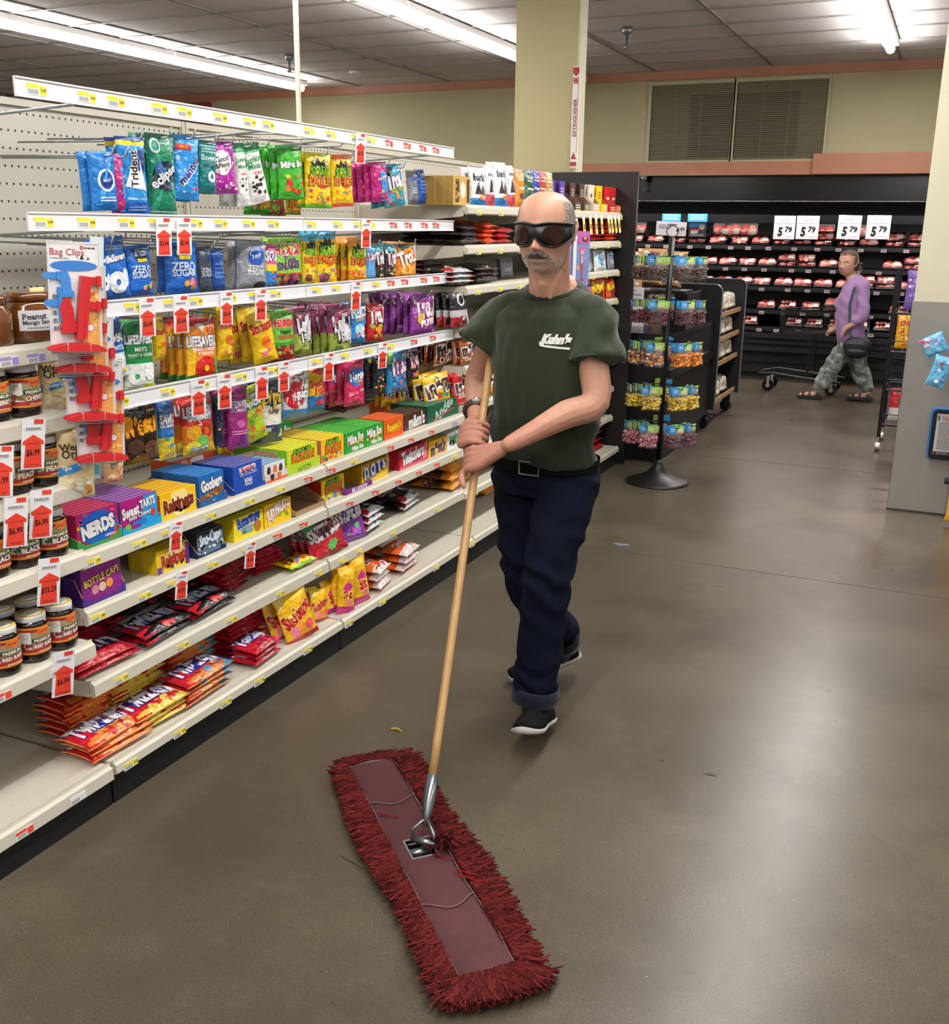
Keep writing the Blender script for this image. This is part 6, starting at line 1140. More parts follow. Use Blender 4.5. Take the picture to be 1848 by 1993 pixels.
g = G(); g.lathe([(.055, 0), (.055, .006)], n=20, col='b8924c'); o = g.build('disc', 'card', e); o.rotation_euler = (PI / 2, 0, 0); g = G(); g.lathe([(.035, .0065), (.035, .007)], n=16, col='e8dcb8'); o = g.build('emblem', 'card', e); o.rotation_euler = (PI / 2, 0, 0)
# bread loaves and the tall sign behind the snack rack
for i, (px, z, Y) in enumerate(((1226, 1.20, 7.75), (1262, 1.24, 7.8), (1300, 1.22, 7.9), (1228, 1.34, 7.95), (1270, 1.38, 8.0), (1310, 1.36, 8.05), (1290, 1.08, 7.7), (1268, .94, 7.6))):
    p = at(px, 500, 1, Y); mw = Matrix.Translation((p.x, Y, z - .06)) @ Matrix.Rotation(.1 * (i % 3 - 1), 4, 'Z'); pack('loaf', .24, .12, mw, 'bread display behind the snack rack, %s' % NUM[i], 'loaves on the bread display', i)
bd = empty('bread_display', (-2.1, 7.9, .9), 'black tiered bread display behind the snack rack', 'display rack')
for x0, x1, y0, y1, z in ((-2.33, -1.78, 7.5, 7.74, 1.01), (-2.33, -1.78, 7.62, 7.9, 1.15), (-2.33, -1.78, 7.86, 8.15, 1.27)):
    g = G(); g.box(x0, x1, y0, y1, z - .02, z); part(g, 'tier', 'black', bd, base=bd.location)
g = G(); g.box(-2.335, -2.325, 7.5, 8.15, .901, 1.28); g.box(-1.785, -1.775, 7.7, 8.15, .901, 1.13); part(g, 'frame', 'black', bd, base=bd.location)
def big_sign(px0, py0, px1, py1, Y, lab, items):
    a, b = at(px0, py0, 1, Y), at(px1, py1, 1, Y); w, h = b.x - a.x, a.z - b.z
    g = G(); g.box(-w / 2, w / 2, 0, .003, 0, h, 'dcdce2'); o = g.build('price_sign', 'paper', None, False, ((a.x + b.x) / 2, Y, b.z)); ga = G(); art(ga, items, w, h, lambda x, y, L=0: (x * w, -L, y * h), 4, .001); ga.build('sign_print', 'paper', o); tag(o, lab, 'sign')
big_sign(1207, 558, 1252, 604, 7.44, 'white sign above the 12.99 sign beside the end panel', [('T', "Kuhn's", 0, .88, .36, 'c8485a', 0, .03), ('m', -.4, .6, .4, .74, 1, '80808a'), ('m', -.3, .44, .3, .54, 1, '80808a'), ('T', '11', -.2, .12, .3, '121214', 0, .05)])
big_sign(1205, 606, 1252, 650, 7.42, 'white price sign 12.99 beside the end panel', [('T', '12', -.2, .5, .46, '121214', -.04, .05, None, 1.1), ('T', '99', .24, .7, .36, '121214', 0, .05)])

# ======================= wire rack of snacks, steel column, tablet =======================
wr = empty('wire_rack', (-.12, 8.4, 0), 'black wire snack rack on casters beside the steel column', 'display rack')
def wp(g, n, m='black'): part(g, n, m, wr, base=wr.location)
for x in (-.37, .13):
    for y in (8.15, 8.6):
        g = G(); g.tube([(x, y, .10), (x, y, 1.32)], .014, 8); wp(g, 'post')
        g = G(); g.tube([(x - .015, y, .035), (x + .015, y, .035)], .033, 12); g.box(x - .004, x + .004, y - .015, y + .015, .05, .11); wp(g, 'caster', 'steel')
for z in (.20, .46, .74, 1.02):
    g = G(); g.tube([(-.37, 8.15, z), (.13, 8.15, z), (.13, 8.6, z), (-.37, 8.6, z), (-.37, 8.15, z)], .008, 6)
    for i in range(8): g.tube([(-.35 + i * .065, 8.15, z), (-.35 + i * .065, 8.6, z)], .003, 4)
    g.tube([(-.37, 8.15, z + .08), (.13, 8.15, z + .08)], .004, 4); wp(g, 'wire_shelf')
for i, (k, x, z, w, h) in enumerate((('yellowbag', -.27, .75, .15, .24), ('yellowbag', -.1, .75, .15, .24), ('purplesnack', -.22, 1.03, .2, .28), ('purplesnack', 0, 1.03, .2, .26), ('redsnack', -.27, .21, .12, .24), ('redchip', -.13, .21, .14, .22), ('redsnack', .02, .47, .16, .2))):
    pack(k, w, h, Matrix.Translation((x, 8.28, z + .008)) @ Matrix.Rotation(rnd.uniform(-.2, .2), 4, 'Z') @ Matrix.Rotation(-.1, 4, 'X'), 'wire rack, %s from the top left' % NUM[[2, 3, 0, 1, 5, 6, 4][i]], 'snack bags on the wire rack', i)
sc = empty('steel_column', (-.04, 6.55, 0), 'brushed steel clad column at the right edge', 'column')
def fluted(x0, x1, y0, z0, z1):
    g = G(); n = 24; vs = []
    for j in (0, 1):
        for i in range(n + 1):
            x = x0 + (x1 - x0) * i / n; vs.append((x, y0 + .006 * math.sin(i / n * PI), (z0, z1)[j]))
    g.add(vs, [(i, i + 1, i + n + 2, i + n + 1) for i in range(n)], 'ffffff'); g.box(x0, x1, y0 + .012, y0 + .32, z0, z1); return g
g = fluted(-.195, .118, 6.39, 0, 1.215); o = part(g, 'steel_cladding', 'steel', sc, True, sc.location)
g = G(); g.tube([(-.192, 6.397, 0), (-.192, 6.397, 1.215)], .006, 6); g.tube([(.115, 6.397, 0), (.115, 6.397, 1.215)], .006, 6); part(g, 'corner_bead', 'chrome', sc, base=sc.location)
g = G(); g.box(-.19, .113, 6.4, 6.7, 1.215, CZ); part(g, 'upper_column', 'coltrim', sc, base=sc.location)
g = G(); g.box(-.2, .123, 6.385, 6.39, 0, .01, '3a3632'); part(g, 'base_joint', 'paper', sc, base=sc.location)
# framed notice with a blue case on the column
nt = empty('notice_tablet', (.07, 6.34, .34), 'black framed notice screen in a blue case on the steel column', 'notice')
def rrect(w, h, r, y0, y1, col):
    pr = []
    for cx_, cz_, a0 in ((w - r, h - r, 0), (r, h - r, 90), (r, r, 180), (w - r, r, 270)):
        pr += [(cx_ + r * math.cos(math.radians(a0 + q * 22.5)), cz_ + r * math.sin(math.radians(a0 + q * 22.5))) for q in range(5)]
    k = len(pr); g = G(); g.add([(x, y0, z) for x, z in pr] + [(x, y1, z) for x, z in pr], [tuple(range(k)), tuple(range(k, 2 * k))[::-1]] + [(i, i + k, (i + 1) % k + k, (i + 1) % k) for i in range(k)], col); return g
g = rrect(.235, .295, .03, 0, .045, '2c7cc8'); g.build('case', 'plastic', nt, False, (-.093, 0, -.005))['label'] = 'blue outer case'
g = rrect(.225, .285, .028, -.012, 0, '141418'); g.build('frame', 'plastic', nt, False, (-.083, 0, 0))
g = G(); g.box(-.06, .125, -.014, -.012, .03, .262, 'b8b6b4'); ga = G(); art(ga, [('T', 'S.S. UNIT', -.1, .93, .5, 'a83c40', 0, .02), ('T', 'CHECK', -.14, .86, .4, 'a83c40', 0, .02), ('r', -.46, .83, -.42, .97, '201c20'), ('m', -.42, .12, .42, .8, 14, '6c6a6c'), ('r', -.5, 0, .5, .07, '18181c'), ('m', -.4, .02, -.1, .05, 1, 'c8c8cc')], .185, .232, lambda x, y, L=0: (.0325 + x * .185, -.0142 - L, .03 + y * .232), 5, .0006); g.f += [tuple(q + len(g.v) for q in f) for f in ga.f]; g.v += ga.v; g.c += ga.c
g.build('page', 'paper', nt)
for i, (px, py, w, h, r) in enumerate(((1832, 650, .13, .11, -.5), (1826, 690, .10, .17, .25))):
    p = at(px, py, 1, 6.2); pack('bluetoy', w, h, Matrix.Translation((p.x, 6.2 - i * .05, p.z - h)) @ Matrix.Rotation(r, 4, 'Y'), ('upper one' if i == 0 else 'lower one') + ' hanging at the right edge', 'toy packs hanging beside the steel column', i)
tr = empty('toy_hook_stand', (.2, 6.3, 0), 'black post with hooks for toy packs right of the steel column', 'stand')
g = G(); g.tube([(0.02, 0, 0), (0.02, 0, 1.25)], .015, 8); g.box(-.05, .3, -.12, .12, 0, .02); g.tube([(.02, 0, 1.0), (-.06, -.1, 1.0)], .004, 6); g.build('post', 'black', tr)
for i, z in enumerate((.02, .02, .25, .25)): pack('yellowbag', .17, .24, Matrix.Translation((.20 + .12 * (i % 2), 6.2 - .05 * (i % 2) + .0, z)) @ Matrix.Rotation(-.15, 4, 'X'), 'right of the steel column, %s' % ('lower left', 'lower right', 'upper left', 'upper right')[i], 'snack bags right of the steel column', i)
g = G(); g.box(.09, .42, 6.19, 6.30, .232, .247); g.box(.40, .42, 6.19, 6.3, 0, .232); o = g.build('snack_shelf', 'black'); tag(o, 'small black shelf under snack bags right of the steel column', 'shelf')

# ======================= floor marks =======================
M['stain'] = mat('dried_spill', '3a3028', .5, alpha=.8)
def blot(px, py, r, sq, col, lab, seed):
    p = at(px, py, 2, 0); g = G(); n = 26; R = random.Random(seed); vs = [(0, 0, 0)]
    for i in range(n):
        a = 2 * PI * i / n; q = r * R.uniform(.35, 1); vs.append((q * math.cos(a), q * math.sin(a) * sq, 0))
    g.add(vs, [(0, 1 + i, 1 + (i + 1) % n) for i in range(n)], col); o = g.build('floor_mark', 'paper', None, False, (p.x, p.y, .0012)); tag(o, lab, 'mark')
blot(1382, 1507, .022, .5, '34332f', 'small dark cracked spot on the open floor at the right', 2)
blot(1208, 1060, .06, .5, '64707a', 'faint blue-grey paint smudge on the floor right of the worker', 5)
g = G(); g.tube([(0, 0, 0), (.02, .008, .001), (.04, -.004, 0)], .0035, 5, 'b89a3c'); p = at(762, 1420, 2, 0); o = g.build('floor_crumb', 'plastic', None, False, (p.x, p.y, .0035)); tag(o, 'tiny yellow crumb on the floor left of the worker', 'crumb')
# ======================= dust mop =======================
MB = V((-1.08, 2.09, .05)); MT = at(955, 700, 1, 2.98)
def on_handle(py):
    lo, hi = 0.0, 1.0
    for _ in range(30):
        m = (lo + hi) / 2; p = MB.lerp(MT, m); c = ROT.T @ (np.array(p) - CAMP); y = CY - FPX * c[1] / -c[2]
        lo, hi = (m, hi) if y > py else (lo, m)
    return MB.lerp(MT, lo)
mop = empty('dust_mop', (MB.x, MB.y, 0), 'wide dust mop with red fringe and long wooden handle held by the worker', 'mop')
ML = V(mop.location); M['wood'] = mat('varnished_ash_handle', 'b08a58', .4, bump=(40, .15, .001), var=(14, .12)); M['yarn'] = mat('red_cotton_yarn', None, .95, 0, .15); M['canvas'] = mat('dark_red_canvas', None, .85, bump=(220, .5, .002), var=(12, .14)); M['galv'] = mat('galvanised_steel', '8e9397', .3, .9)
def mp(g, n, m, smooth=False, par=None):
    o = g.build(n, m, par or mop, smooth); o.location = -ML; return o
hd = (MT - MB).normalized(); f0 = MB + hd * .165
g = G(); pts = [f0 + (MT - f0) * (i / 12) for i in range(13)]; g.tube(pts + [MT + hd * .004], [.0125] * 13 + [.008], 14, 'ffffff'); mp(g, 'handle', 'wood', True)
g = G(); g.tube([MB + hd * .035, MB + hd * .07, MB + hd * .10, MB + hd * .17], [.006, .011, .0165, .0165], 14); mp(g, 'ferrule', 'galv', True)
g = G(); g.tube([MB + V((-.035, 0, -.005)), MB + V((-.03, 0, .03)), MB + hd * .06], .0045, 6); g.tube([MB + V((.035, .0, -.005)), MB + V((.03, 0, .03)), MB + hd * .06], .0045, 6); g.tube([MB + V((-.034, 0, .0)), MB + V((.034, 0, .0))], .009, 10); mp(g, 'swivel_bracket', 'galv', True)
# mop head frame: axis from the far end to the near end
E0 = V((-1.425, 2.42, 0)); E1 = V((-.742, 1.745, 0)); ax = (E1 - E0).normalized(); nx_ = V((-ax.y, ax.x, 0)); LH = (E1 - E0).length; HW = .068
def hp(s, t, z): return E0 + ax * (s * LH) + nx_ * t + V((0, 0, z))
random.seed(3); rm = random.Random(3)
hs = (MB - E0).dot(ax) / LH
g = G(); NS, NT = 60, 12
vs = []
for i in range(NS + 1):
    s = i / NS
    for j in range(NT + 1):
        t = (j / NT * 2 - 1) * HW * (1 + .05 * math.sin(s * 17)); e = 1 - abs(j / NT * 2 - 1) ** 4
        z = .022 + .010 * e + .0035 * noise.noise(V((s * 9, t * 12, 1))) + (.006 * math.exp(-((s - .9 - t * .8) / .02) ** 2))
        vs.append(hp(s, t, z))
fs = []; 
for i in range(NS):
    for j in range(NT):
        s = (i + .5) / NS; t = (j + .5) / NT * 2 - 1
        if abs(s - hs) * LH < .042 and abs(t * HW) < .034: continue
        fs.append((i * (NT + 1) + j, i * (NT + 1) + j + 1, (i + 1) * (NT + 1) + j + 1, (i + 1) * (NT + 1) + j))
g.add(vs, fs, '4c2427'); mp(g, 'canvas_top', 'canvas', True)
def edge_pts(t, s0=0, s1=1, n=24): return [hp(s0 + (s1 - s0) * i / n, t * (1 + .05 * math.sin((s0 + (s1 - s0) * i / n) * 17)), .0255) for i in range(n + 1)]
g = G(); 
for t in (-HW, HW): g.tube(edge_pts(t), .0032, 6, '7c6c6e', flat=.5)
for s in (0, 1): g.tube([hp(s, -HW + 2 * HW * i / 8, .0255 + .006 * math.sin(i / 8 * PI)) for i in range(9)], .0032, 6, '7c6c6e')
for s in (hs - .26, hs + .24): g.tube([hp(s + .03 * math.sin(i / 8 * PI * 1.4 - .6), -HW + 2 * HW * i / 8, .0335 + .002 * math.sin(i / 8 * PI) - .006 * abs(i / 4 - 1) ** 4) for i in range(9)], .002, 6, '76585c')
c = [(-.042, -.034), (.042, -.034), (.042, .034), (-.042, .034), (-.042, -.034)]
g.tube([hp(hs + a / LH, b, .0335) for a, b in c], .0028, 6, '8a8284'); mp(g, 'piping', 'yarn')
g = G(); vs = [hp(hs + a / LH, b, .012) for a, b in c[:4]]; g.add(vs, [(0, 1, 2, 3)], '1c1416'); g.box(0, 0, 0, 0, 0, 0); 
o = mp(g, 'frame_plate', 'black')
g = G(); g.tube([hp(hs - .035 / LH, -.03, .024), hp(hs - .035 / LH, .03, .024)], .003, 6); g.tube([hp(hs + .035 / LH, -.03, .024), hp(hs + .035 / LH, .03, .024)], .003, 6); g.tube([hp(hs, -.03, .02), hp(hs, .03, .02)], .012, 8); mp(g, 'frame_wire', 'galv', True)
# fringe: thick cut yarn strands around the pad
g = G(); cols = ['561a19', '62201e', '481414', '6c2825', '501818', '3a1010']
def strand(p, d, ln, z0, thick=.0026):
    a = d.normalized(); q = []; wob = rm.uniform(-.35, .35); lat = V((-a.y, a.x, 0))
    for i in range(5):
        f = i / 4; q.append(p + a * (ln * f) + lat * (wob * ln * f * f + .006 * math.sin(f * 6 + wob * 20)) + V((0, 0, (z0 - .004) * (1 - f) ** 1.3 - .003 * 0 + .004 + rm.uniform(0, .004))))
    g.tube(q, [thick, thick * 1.1, thick, thick, thick * .8], 4, rm.choice(cols), False)
for lay in range(5):
    for sd in (-1, 1):
        n = 430
        for i in range(n):
            s = (i + rm.random()) / n; clump = math.sin(s * 70 + lay) * .25 + rm.uniform(-.3, .3)
            skip = sd > 0 and .30 < s < .33 or sd < 0 and .60 < s < .62
            if skip and rm.random() < .7: continue
            dirv = nx_ * sd + ax * (clump + (.25 if sd < 0 else -.15) + (s - .5) * .5)
            wide = (.075 if sd > 0 else .07) * (1 + .12 * math.sin(s * 9 + sd * 2)) * rm.uniform(.6, 1.15)
            strand(hp(s, sd * (HW - .004 + .002 * lay), .012 + .0035 * lay) * 1, dirv, wide, .004, .0024)
    for sgn, s in ((-1, 0), (1, 1)):
        n = 230
        for i in range(n):
            t = (rm.random() * 2 - 1) * 1.05; dirv = ax * sgn + nx_ * (t * (.9 if sgn > 0 else .6) + rm.uniform(-.25, .25))
            strand(hp(s, t * HW, .012 + .0035 * lay), dirv, (.085 if sgn > 0 else .05) * rm.uniform(.6, 1.15), .004, .0026)
for i in range(46):
    s = hs + rm.uniform(.0, .05); strand(hp(s, HW * rm.uniform(.5, 1.05), .034), nx_ * -1 * rm.choice((1, -1, -1)) + ax * rm.uniform(-1, 1), rm.uniform(.02, .05), .036, .0024)
for s, t in ((hs + .04, -.2), (hs + .13, -.75), (hs + .14, -.6), (hs + .16, -.8), (hs - .2, .9)):
    p = hp(s, -t * HW, .036); g.tube([p + V((.02 * k, .002 * k * (k % 2), .001 * (k % 2))) for k in range(4)], .002, 4, '7c1c1e')
o = mp(g, 'yarn_fringe', 'yarn'); tag(o, kind='stuff')
g = G(); q = at(690, 1683, 2, .004); g.tube([hp(.47, HW + .06, .008), V((q.x + .05, q.y + .012, .005)), V((q.x + .02, q.y, .004)), V((q.x, q.y + .008, .004)), V((q.x - .05, q.y + .02, .004))], .0015, 5, '56603c'); mp(g, 'loose_thread', 'yarn')
g = G(); q = at(941, 1921, 2, .03); g.lathe([(.008, 0), (.009, .002), (.004, .004)], tuple(q), 10, 'c0c4c8'); mp(g, 'metal_snap', 'galv', True)

# ======================= people =======================
def limb(g, pts, rs, n=14, flat=None):
    pts = [V(p) for p in pts]; a = (pts[0] - pts[1]).normalized(); b = (pts[-1] - pts[-2]).normalized()
    P = [pts[0] + a * rs[0] * .95, pts[0] + a * rs[0] * .6] + pts + [pts[-1] + b * rs[-1] * .6, pts[-1] + b * rs[-1] * .95]
    g.tube(P, [rs[0] * .3, rs[0] * .78] + list(rs) + [rs[-1] * .78, rs[-1] * .3], n, flat=flat)
def spline(pts, rs, k=4):
    P = [V(p) for p in pts]; O = []; Rr = []
    for i in range(len(P) - 1):
        p0 = P[max(i - 1, 0)]; p1 = P[i]; p2 = P[i + 1]; p3 = P[min(i + 2, len(P) - 1)]
        for q in range(k):
            t = q / k; O.append(.5 * (2 * p1 + (p2 - p0) * t + (2 * p0 - 5 * p1 + 4 * p2 - p3) * t * t + (3 * p1 - p0 - 3 * p2 + p3) * t ** 3)); Rr.append(rs[i] + (rs[i + 1] - rs[i]) * t)
    return O + [P[-1]], Rr + [rs[-1]]
def loft(g, rings, n=28, e=2.15):
    """closed stack of superellipse rings (centre, rx, ry[, slope of the ring along y])"""
    vs = []
    for c, rx, ry, *tl in rings:
        tl = tl[0] if tl else 0
        for j in range(n):
            a = 2 * PI * j / n; ca, sa = math.cos(a), math.sin(a)
            vs.append((c[0] + rx * math.copysign(abs(ca) ** (2 / e), ca), c[1] + ry * math.copysign(abs(sa) ** (2 / e), sa), c[2] + tl * ry * sa))
    k = len(rings)
    g.add(vs, [(i * n + j, i * n + (j + 1) % n, (i + 1) * n + (j + 1) % n, (i + 1) * n + j) for i in range(k - 1) for j in range(n)] + [tuple(range(n))[::-1], tuple((k - 1) * n + j for j in range(n))], 'ffffff')
def fuse(g, name, m, vox, sm=3, colour=None, disp=None):
    me = g.mesh('tmp', 'black'); o = bpy.data.objects.new('tmp', me); COL.objects.link(o)
    a = o.modifiers.new('r', 'REMESH'); a.mode = 'VOXEL'; a.voxel_size = vox
    if sm: b = o.modifiers.new('s', 'SMOOTH'); b.factor = .5; b.iterations = sm
    dg = bpy.context.evaluated_depsgraph_get(); dg.update(); out = bpy.data.meshes.new_from_object(o.evaluated_get(dg)); out.name = name
    bpy.data.objects.remove(o)
    n = len(out.vertices); co = np.empty(n * 3, np.float32); out.vertices.foreach_get('co', co); co = co.reshape(-1, 3)
    no = np.empty(n * 3, np.float32); out.vertex_normals.foreach_get('vector', no); no = no.reshape(-1, 3)
    if disp is not None:
        co = co + no * np.array([disp(p, q) for p, q in zip(co, no)], np.float32)[:, None]; out.vertices.foreach_set('co', co.ravel())
    for ca in list(out.color_attributes): out.color_attributes.remove(ca)
    ca = out.color_attributes.new('Col', 'FLOAT_COLOR', 'POINT')
    cc = np.array([colour(p, q) if colour else (1, 1, 1, 1) for p, q in zip(co, no)], np.float32); ca.data.foreach_set('color', cc.ravel())
    out.materials.clear(); out.materials.append(M[m]); out.polygons.foreach_set('use_smooth', [True] * len(out.polygons)); out.update(); return out
def mixc(a, b, t): t = max(0, min(1, t)); return tuple(x + (y - x) * t for x, y in zip(a, b))
def head_pts(nu=84, nv=60, feat=1.0):
    vs = []
    def ga(x, z, cx, cz, sx, sz): return math.exp(-((x - cx) / sx) ** 2 - ((z - cz) / sz) ** 2)
    for j in range(1, nv):
        el = -PI / 2 + PI * j / nv
        for i in range(nu):
            a = 2 * PI * i / nu; x = math.cos(el) * math.sin(a); y = math.cos(el) * math.cos(a); z = math.sin(el)
            X = .0815 * x; Y = .096 * y; Z = .117 * z
            if z < 0: X *= (1 - .17 * smooth(-z * 1.05)) * (1 + .48 * z * z * (1 if y > -.2 else 0)) * (1 if y > 0 else .6)
            if z < -.1 and y < 0: Y *= 1 - .55 * smooth((-z - .1) * 1.3)
            if y > 0 and z < 0: Y += .012 * smooth(-z) * y; Y *= (1 + .18 * smooth(-z * .9) * (1 - abs(x)))
            if z > 0: X *= 1 + .42 * z * z; Y *= 1 + .25 * z * z
            if z > .3 and y > 0: Y *= 1 - .06 * smooth((z - .3) * 1.5)
            if y > 0:
                f = min(1, y * 2) * feat; ax_ = abs(x)
                Y += f * (.006 * ga(x, z, 0, .17, .6, .10) - .013 * ga(ax_, z, .42, .02, .2, .12) + .005 * ga(ax_, z, .6, -.16, .2, .16) - .004 * ga(ax_, z, .62, -.5, .2, .2))
                Y += f * (.012 * ga(x, z, 0, .0, .11, .16) + .030 * ga(x, z, 0, -.27, .15, .10) + .012 * ga(x, z, 0, -.14, .12, .12) + .010 * ga(ax_, z, .17, -.31, .09, .06))
                Y += f * (.005 * ga(x, z, 0, -.50, .3, .05) + .006 * ga(x, z, 0, -.62, .28, .05) - .006 * ga(x, z, 0, -.56, .34, .022) - .004 * ga(x, z, 0, -.72, .3, .05) + .009 * ga(x, z, 0, -.88, .3, .10))
            vs.append((X, Y, Z))
    top = len(vs); vs += [(0, 0, .118), (0, .02, -.112)]
    fs = [(j * nu + i, (j + 1) * nu + i, (j + 1) * nu + (i + 1) % nu, j * nu + (i + 1) % nu) for j in range(nv - 2) for i in range(nu)]
    fs += [((nv - 2) * nu + i, top, (nv - 2) * nu + (i + 1) % nu) for i in range(nu)] + [(i, (i + 1) % nu, top + 1) for i in range(nu)]
    return vs, fs
def add_head(g, mw, feat=1.0):
    mw0 = mw
    vs, fs = head_pts(feat=feat); g.add([mw @ V(p) for p in vs], fs, 'ffffff')
    for s in (-1, 1):   # ears
        mw = mw0 @ Matrix.Translation((s * .0065, 0, 0))
        P = [(s * .073, .002, -.024), (s * .079, -.012, -.004), (s * .083, -.022, .018), (s * .080, -.026, .03), (s * .074, -.012, .032), (s * .071, .002, .02)]
        g.tube([mw @ V(p) for p in P], [.006, .006, .0065, .006, .0055, .005], 8)
        g.tube([mw @ V(p) for p in [(s * .070, .0, -.026), (s * .076, -.006, -.02), (s * .072, -.012, .015)]], [.008, .007, .006], 8)
        g.tube([mw @ V(p) for p in [(s * .068, -.008, -.005), (s * .078, -.018, .012)]], [.01, .007], 8)
def hand(g, P, A, Wp, towards, flip=False, point_down=False, order=1, sc=1.0):
    """a hand closed on a rod through P with direction A; Wp wrist; wraps round the side facing 'towards'"""
    q = (Wp - P); q = (q - A * q.dot(A)).normalized(); e = A.cross(q)
    s = 1 if e.dot(towards) > 0 else -1
    if flip: s = -s
    e = e * s
    def pt(ang, r, o): a = math.radians(ang); return P + (q * math.cos(a) + e * math.sin(a)) * r * sc + A * o * sc
    wr = Wp
    for k, o in enumerate((.030, .010, -.010, -.030)):      # metacarpals
        o *= order; pl_, rr = spline([wr.lerp(pt(15, .05, o * .7), .25), pt(25, .052, o * .8), pt(58, .040, o), pt(92, .034, o)], [.0185, .0165, .0125, .0104]); limb(g, pl_, [r * sc for r in rr], 10)
    for k, o in enumerate((.0325, .0110, -.0105, -.0315)):
        o = o * order; L_ = (0, 8, 4, -12)[k]
        if point_down and k == 3:
            pl_, rr = spline([pt(86, .036, o), pt(98, .040, o - .014), pt(92, .037, o - .034), pt(84, .033, o - .050)], [.0112, .0112, .0104, .009])
        else:
            pl_, rr = spline([pt(92, .034, o), pt(128, .031, o * 1.02), pt(175, .0255, o * 1.0), pt(232 + L_, .0235, o * .96)], [.0098, .0090, .0084, .0070])
        limb(g, pl_, [r * sc * (.88 if k == 3 else 1) for r in rr], 10)
    t = order; pl_, rr = spline([wr.lerp(pt(0, .05, .02 * t), .35), pt(-8, .043, .034 * t), pt(-42, .034, .044 * t), pt(-88, .027, .042 * t)], [.016, .0145, .0112, .0082]); limb(g, pl_, [r * sc for r in rr], 10)
def shoe(par, heel, toe, wd, base, c_up, c_sole, roll=0.0, names=('shoe', 'sole')):
    f = (toe - heel); L = f.length; f.normalize(); r = f.cross(V((0, 0, 1))).normalized(); u = r.cross(f)
    if roll: rm_ = Matrix.Rotation(roll, 3, f); r = rm_ @ r; u = rm_ @ u
    def W(x, y, z): return heel + r * x + f * y * L + u * z
    sec = [(0, .6, .075, 0), (.04, .85, .085, 0), (.15, .92, .095, 0), (.3, .86, .09, 0), (.45, .84, .07, 0), (.6, .95, .055, 0), (.75, 1.0, .045, .002), (.88, .88, .038, .006), (.96, .62, .03, .012), (1.0, .3, .024, .016)]
    for nm, c, kk in ((names[0], c_up, 0), (names[1], c_sole, 1)):
        g = G(); n = 14; vs = []
        for y, w_, h, z0 in sec:
            for j in range(n):
                a = PI * 2 * j / n; ca, sa = math.cos(a), math.sin(a)
                if kk: x = wd / 2 * w_ * 1.08 * math.copysign(abs(ca) ** .7, ca); z = z0 + .011 + .011 * math.copysign(abs(sa) ** .6, sa)
                else: x = wd / 2 * w_ * math.copysign(abs(ca) ** .8, ca) * (1 - .25 * max(0, sa)); z = z0 + .018 + (h * max(0, sa) if sa > 0 else 0)
                vs.append(W(x, y if not kk else (y - .5) * 1.05 + .5, z))
        k = len(sec); g.add(vs, [(i * n + j, i * n + (j + 1) % n, (i + 1) * n + (j + 1) % n, (i + 1) * n + j) for i in range(k - 1) for j in range(n)] + [tuple(range(n))[::-1], tuple((k - 1) * n + j for j in range(n))], c)
        if kk:
            for y in (.12, .3, .68, .85): g.box(0, 0, 0, 0, 0, 0)
        o = g.build(nm, M['twill'] if not kk else M['rubber'], par, True); o.location = -base
M['skin'] = mat('skin', None, .48, 0, .4, bump=(230, .25, .0015), var=(60, .05)); b = M['skin'].node_tree.nodes['Principled BSDF']; b.inputs['Subsurface Weight'].default_value = .06; b.inputs['Subsurface Radius'].default_value = (.02, .008, .004); b.inputs['Subsurface Scale'].default_value = .3
M['cloth'] = mat('woven_cloth', None, .85, 0, .25, bump=(260, .35, .0015), var=(5, .07), sheen=.15)
M['twill'] = mat('dark_twill', None, .9, 0, .15, bump=(260, .3, .0015), var=(5, .1))
M['rubber'] = mat('sole_rubber', None, .6); M['hair'] = mat('hair_strands', None, .5, 0, .35)
M['amberlens'] = mat('dark_amber_lens', '2a0e04', .12, 0, .35, coat=.15); M['glframe'] = mat('matt_black_frame', '14161a', .42); M['silver'] = mat('silver_metal', 'a8a8a8', .25, .9)

# ---- the worker ----
man = empty('person', (-1.12, 3.0, 0), 'man in dark green t-shirt, navy trousers and wraparound sunglasses pushing a dust mop', 'person')
mb = V(man.location)
def mpart(o): o.parent = man; o.location = -mb; return o
sR, sL = V((-1.272, 3.03, 1.352)), V((-.968, 3.0, 1.350))
eR = at(929, 738, 1, 3.05); wR = at(926, 812, 1, 2.86); hR = on_handle(850)
eL = at(1150, 782, 1, 2.90); wL = at(990, 866, 1, 2.715); hL = on_handle(905)
hc = V((-1.112, 2.945, 1.580)); HM = Matrix.Translation(hc) @ Matrix.Rotation(PI + math.radians(4), 4, 'Z') @ Matrix.Rotation(math.radians(-5), 4, 'X')
nb = V((-1.115, 3.03, 1.40))
hipL, hipR = V((-1.025, 3.0, .86)), V((-1.205, 3.02, .86)); kL = at(1066, 1120, 1, 2.87); kR = at(1026, 1130, 1, 3.0); aL = V((-1.068, 2.86, .12)); aR = V((-1.125, 3.27, .16))
g = G(); add_head(g, HM)
limb(g, *spline([hc + V((0, .035, -.05)), hc + V((0, .038, -.11)), hc + V((-.002, .052, -.155)), nb], [.062, .061, .064, .080]), n=20)
for q in (-1, 1): limb(g, *spline([hc + V((q * .050, .012, -.10)), hc + V((q * .034, .0, -.145)), hc + V((q * .014, .012, -.20)), hc + V((q * .01, .04, -.22))], [.010, .0085, .009, .008]), n=8)
limb(g, [hc + V((0, -.002, -.125)), hc + V((0, -.013, -.148)), hc + V((0, .005, -.18)), hc + V((0, .04, -.22))], [.012, .0125, .012, .01], 8)
